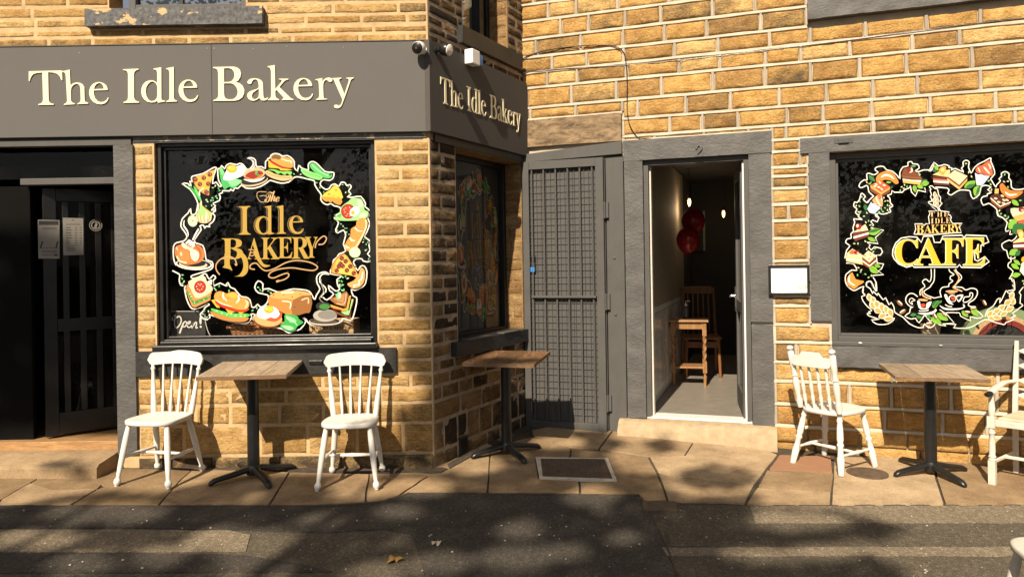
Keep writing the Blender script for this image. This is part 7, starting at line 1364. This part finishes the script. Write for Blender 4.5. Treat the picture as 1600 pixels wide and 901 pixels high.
# where the crown is thick its shade reaches the ground; outlines of that shade as seen in the photograph
SH_G = [[(-900, 785), (20, 792), (80, 778), (150, 768), (250, 772), (325, 752), (350, 743), (690, 740), (760, 700), (825, 668), (945, 676), (972, 694), (950, 712), (968, 738), (1050, 745), (1035, 762), (1105, 778), (1190, 768), (1200, 790), (1330, 802), (1412, 824), (1380, 846), (1335, 850), (1400, 885), (1425, 915), (1480, 1250), (-900, 1250)],
        [(1058, 738), (1110, 725), (1180, 738), (1190, 752), (1130, 768), (1062, 760)], [(1005, 692), (1040, 686), (1062, 700), (1030, 712)], [(85, 738), (130, 730), (160, 742), (120, 752)]]
HO_G = [(112, 803, 24, 9), (200, 800, 36, 10), (358, 845, 38, 14), (428, 842, 26, 12), (398, 888, 36, 14), (60, 842, 40, 8), (625, 800, 22, 8), (810, 828, 22, 9), (800, 872, 34, 12), (690, 880, 28, 12), (882, 862, 20, 9), (925, 776, 26, 9), (740, 726, 28, 9), (870, 692, 24, 6), (560, 760, 26, 12), (655, 762, 30, 9), (1250, 815, 45, 10), (585, 893, 30, 10), (975, 840, 18, 8), (1150, 700, 25, 8), (250, 870, 26, 10), (130, 880, 30, 10), (1180, 868, 30, 9), (1285, 862, 40, 8), (500, 812, 24, 7)]
SH_L = [[(628, 742), (622, 600), (638, 490), (660, 440), (690, 430), (700, 745)], [(-400, 330), (165, 328), (170, 560), (145, 640), (-400, 650)]]
HO_L = [(120, 570, 18, 12), (655, 520, 18, 10), (640, 612, 14, 14), (60, 560, 14, 10)]
SH_S = [[(672, 740), (668, 440), (706, 425), (712, 560), (780, 560), (792, 640), (770, 700)]]
HO_S = [(730, 590, 18, 14), (700, 640, 12, 12), (745, 640, 10, 14)]
def hit_shade(kind, x, y):
    S, H = {'G': (SH_G, HO_G), 'L': (SH_L, HO_L), 'S': (SH_S, HO_S)}[kind]
    if not any(inpoly(x, y, P) for P in S): return False
    return not any(((x-a)/(c*1.8))**2+((y-b)/(d*1.8))**2 < 1 for a, b, c, d in H)
def trace(p):
    """follow the sunlight from p; say where it lands: wall kind and photo position"""
    t = (gz(p.x, p.y)-p.z)/(LD.z+.02*LD.x-.03*LD.y); best = ('G', t)
    for kd, W in (('L', WL), ('S', WS), ('R', WR)):
        dn = LD.dot(W.n)
        if dn >= -1e-6: continue
        tt = (W.o-p).dot(W.n)/dn; q = p+LD*tt; u = (q-W.o).dot(W.u)
        ok = (kd == 'L' and u < 0) or (kd == 'S' and 0 < u < 1.6) or (kd == 'R' and u > 0)
        if ok and 0 < tt < best[1]: best = (kd, tt)
    q = p+LD*best[1]; return best[0], proj(q), q
leaves = MB()
def add_leaf(p, s):
    a = Vector((random.gauss(0, 1), random.gauss(0, 1), random.gauss(0, 1)+.2)).normalized(); b = a.orthogonal().normalized(); b.rotate(Matrix.Rotation(random.random()*6.28, 3, a)); c = a.cross(b)
    leaves.col = (random.random(), random.random(), 0, 1)
    leaves.add([p-b*s, p+c*s*.55-b*.1*s, p+b*s, p-c*s*.55-b*.1*s], [(0, 1, 2, 3)])
side = LD.cross(Vector((0, 0, 1))).normalized(); up_ = side.cross(LD).normalized()
ctr = Vector((-.6, 4.2, -.1))-LD*14.5
def try_leaf(q, kind):
    x, y = proj(q)
    if not hit_shade(kind, x, y): return 0
    if noise.noise(q*2.6+Vector((4, 2, 9))) < -.38 and random.random() < .6: return 0
    p = q-LD*random.uniform(12.5, 16.5); kd, (x2, y2), q2 = trace(p)
    if kd != kind or (q2-q).length > .05: return 0
    add_leaf(p, random.uniform(.04, .08)); return 1
nl = 0
for kind, n, f in (('G', 40000, lambda: (lambda X, Y: Vector((X, Y, gz(X, Y))))(random.uniform(-4.6, 3.2), random.uniform(2.6, 7.2))),
                   ('L', 12000, lambda: WL.pt(random.uniform(-3.9, 0), random.uniform(-.1, 1.95))), ('S', 1700, lambda: WS.pt(random.uniform(0, 1.6), random.uniform(-.1, 1.4)))):
    for i in range(n): nl += try_leaf(f(), kind)
tries = 0; no = 0
while no < 7000 and tries < 200000:
    tries += 1
    p = ctr+side*random.uniform(-7, 7)+up_*random.uniform(-4.6, 4.2)+LD*random.uniform(-3.2, 3.2)
    kd, (x, y), q = trace(p)
    if q.y > 1.2 and -120 < x < 1720 and y < 1100: continue
    r = p-ctr
    if (r.dot(side)/7)**2+(r.dot(up_)/4.6)**2 > 1 or noise.noise(p*.7) < -.05 or (kd != 'G' and y < 700): continue
    add_leaf(p, random.uniform(.06, .11)); no += 1
print('LEAVES', nl, no)
tb = Vector((ctr.x-.5, ctr.y-1.0, 0)); tb.z = gz(tb.x, tb.y)
tree = thing('shade_tree', 'tall broad leaved tree across the road whose crown dapples the street', 'tree', tb)
k = NM('tree_leaf'); _, r, g, b = k.attr(); M_['leaf'] = k.out(k.ramp(r, [(0, (.035, .07, .018)), (1, (.08, .13, .03))]), .6)
leaves.build('crown', M_['leaf'], tree)
tk = MB(); bark = simple('tree_bark', (.09, .07, .05), .9, var=.3, scale=8, bump=.6)
top = ctr-Vector((.3, .3, 1.5))
tk.tube([tb-Vector((0, 0, .2)), tb+Vector((0, 0, .4)), tb.lerp(top, .35)+Vector((.15, 0, 0)), tb.lerp(top, .7), top], [.42, .32, .26, .2, .1], 14)
tk.build('trunk', bark, tree, smooth=True)
for i in range(9):
    a = i*2.4; s = tb.lerp(top, .5+.05*i); e = ctr+side*math.cos(a)*4.2+up_*math.sin(a)*2.4+LD*random.uniform(-1, 1)
    kd, (x, y), q = trace(e); m = MB(); m.tube([s, s.lerp(e, .4)+Vector((0, 0, .25)), s.lerp(e, .72)], [.09, .06, .025], 8); m.build('limb', bark, tree, smooth=True)
# smaller trees and a low wall further off: what the shop windows mirror
def far_tree(x, y, h, r, seed, label):
    random.seed(seed); z0 = gz(x, y); t = thing('far_tree', label, 'tree', (x, y, z0), group='trees across the road')
    m = MB(); m.tube([(0, 0, -.1), (.1, 0, h*.4), (.2, .1, h*.75)], [.2, .14, .05], 8); m.build('trunk', bark, t, smooth=True, local=True)
    m = MB()
    cl = [Vector((random.gauss(0, r*.5), random.gauss(0, r*.5), h*.68+random.gauss(0, h*.17))) for _ in range(26)]
    for i in range(2200):
        c = random.choice(cl); p = c+Vector((random.gauss(0, .4), random.gauss(0, .4), random.gauss(0, .35))); a = Vector((random.gauss(0, 1), random.gauss(0, 1), random.gauss(0, 1))).normalized(); b = a.orthogonal().normalized(); c2 = a.cross(b); s_ = random.uniform(.08, .16)
        m.col = (random.random(), 0, 0, 1); m.add([p-b*s_, p+c2*s_*.6, p+b*s_, p-c2*s_*.6], [(0, 1, 2, 3)])
    m.build('crown', M_['leaf'], t, local=True)
for i, (x, y, h, r, lb) in enumerate(((-9, -17, 6.2, 2.2, 'leftmost small tree behind the garden wall across the road'), (-5, -18.5, 7.0, 2.4, 'tallest small tree behind the garden wall across the road'), (-1.4, -17, 5.8, 2.2, 'rounder small tree behind the middle of the garden wall'), (3, -18, 6.6, 2.3, 'rightmost small tree behind the garden wall across the road'))): far_tree(x, y, h, r, 100+i, lb)
gw = MB(); gw.box(-26, 26, -13.4, -13, -1.2, 1.55); o = gw.build('garden_wall', M_['plinth']); tag(o, 'long low dark stone garden wall across the road', 'wall')
bpy.context.view_layer.update()
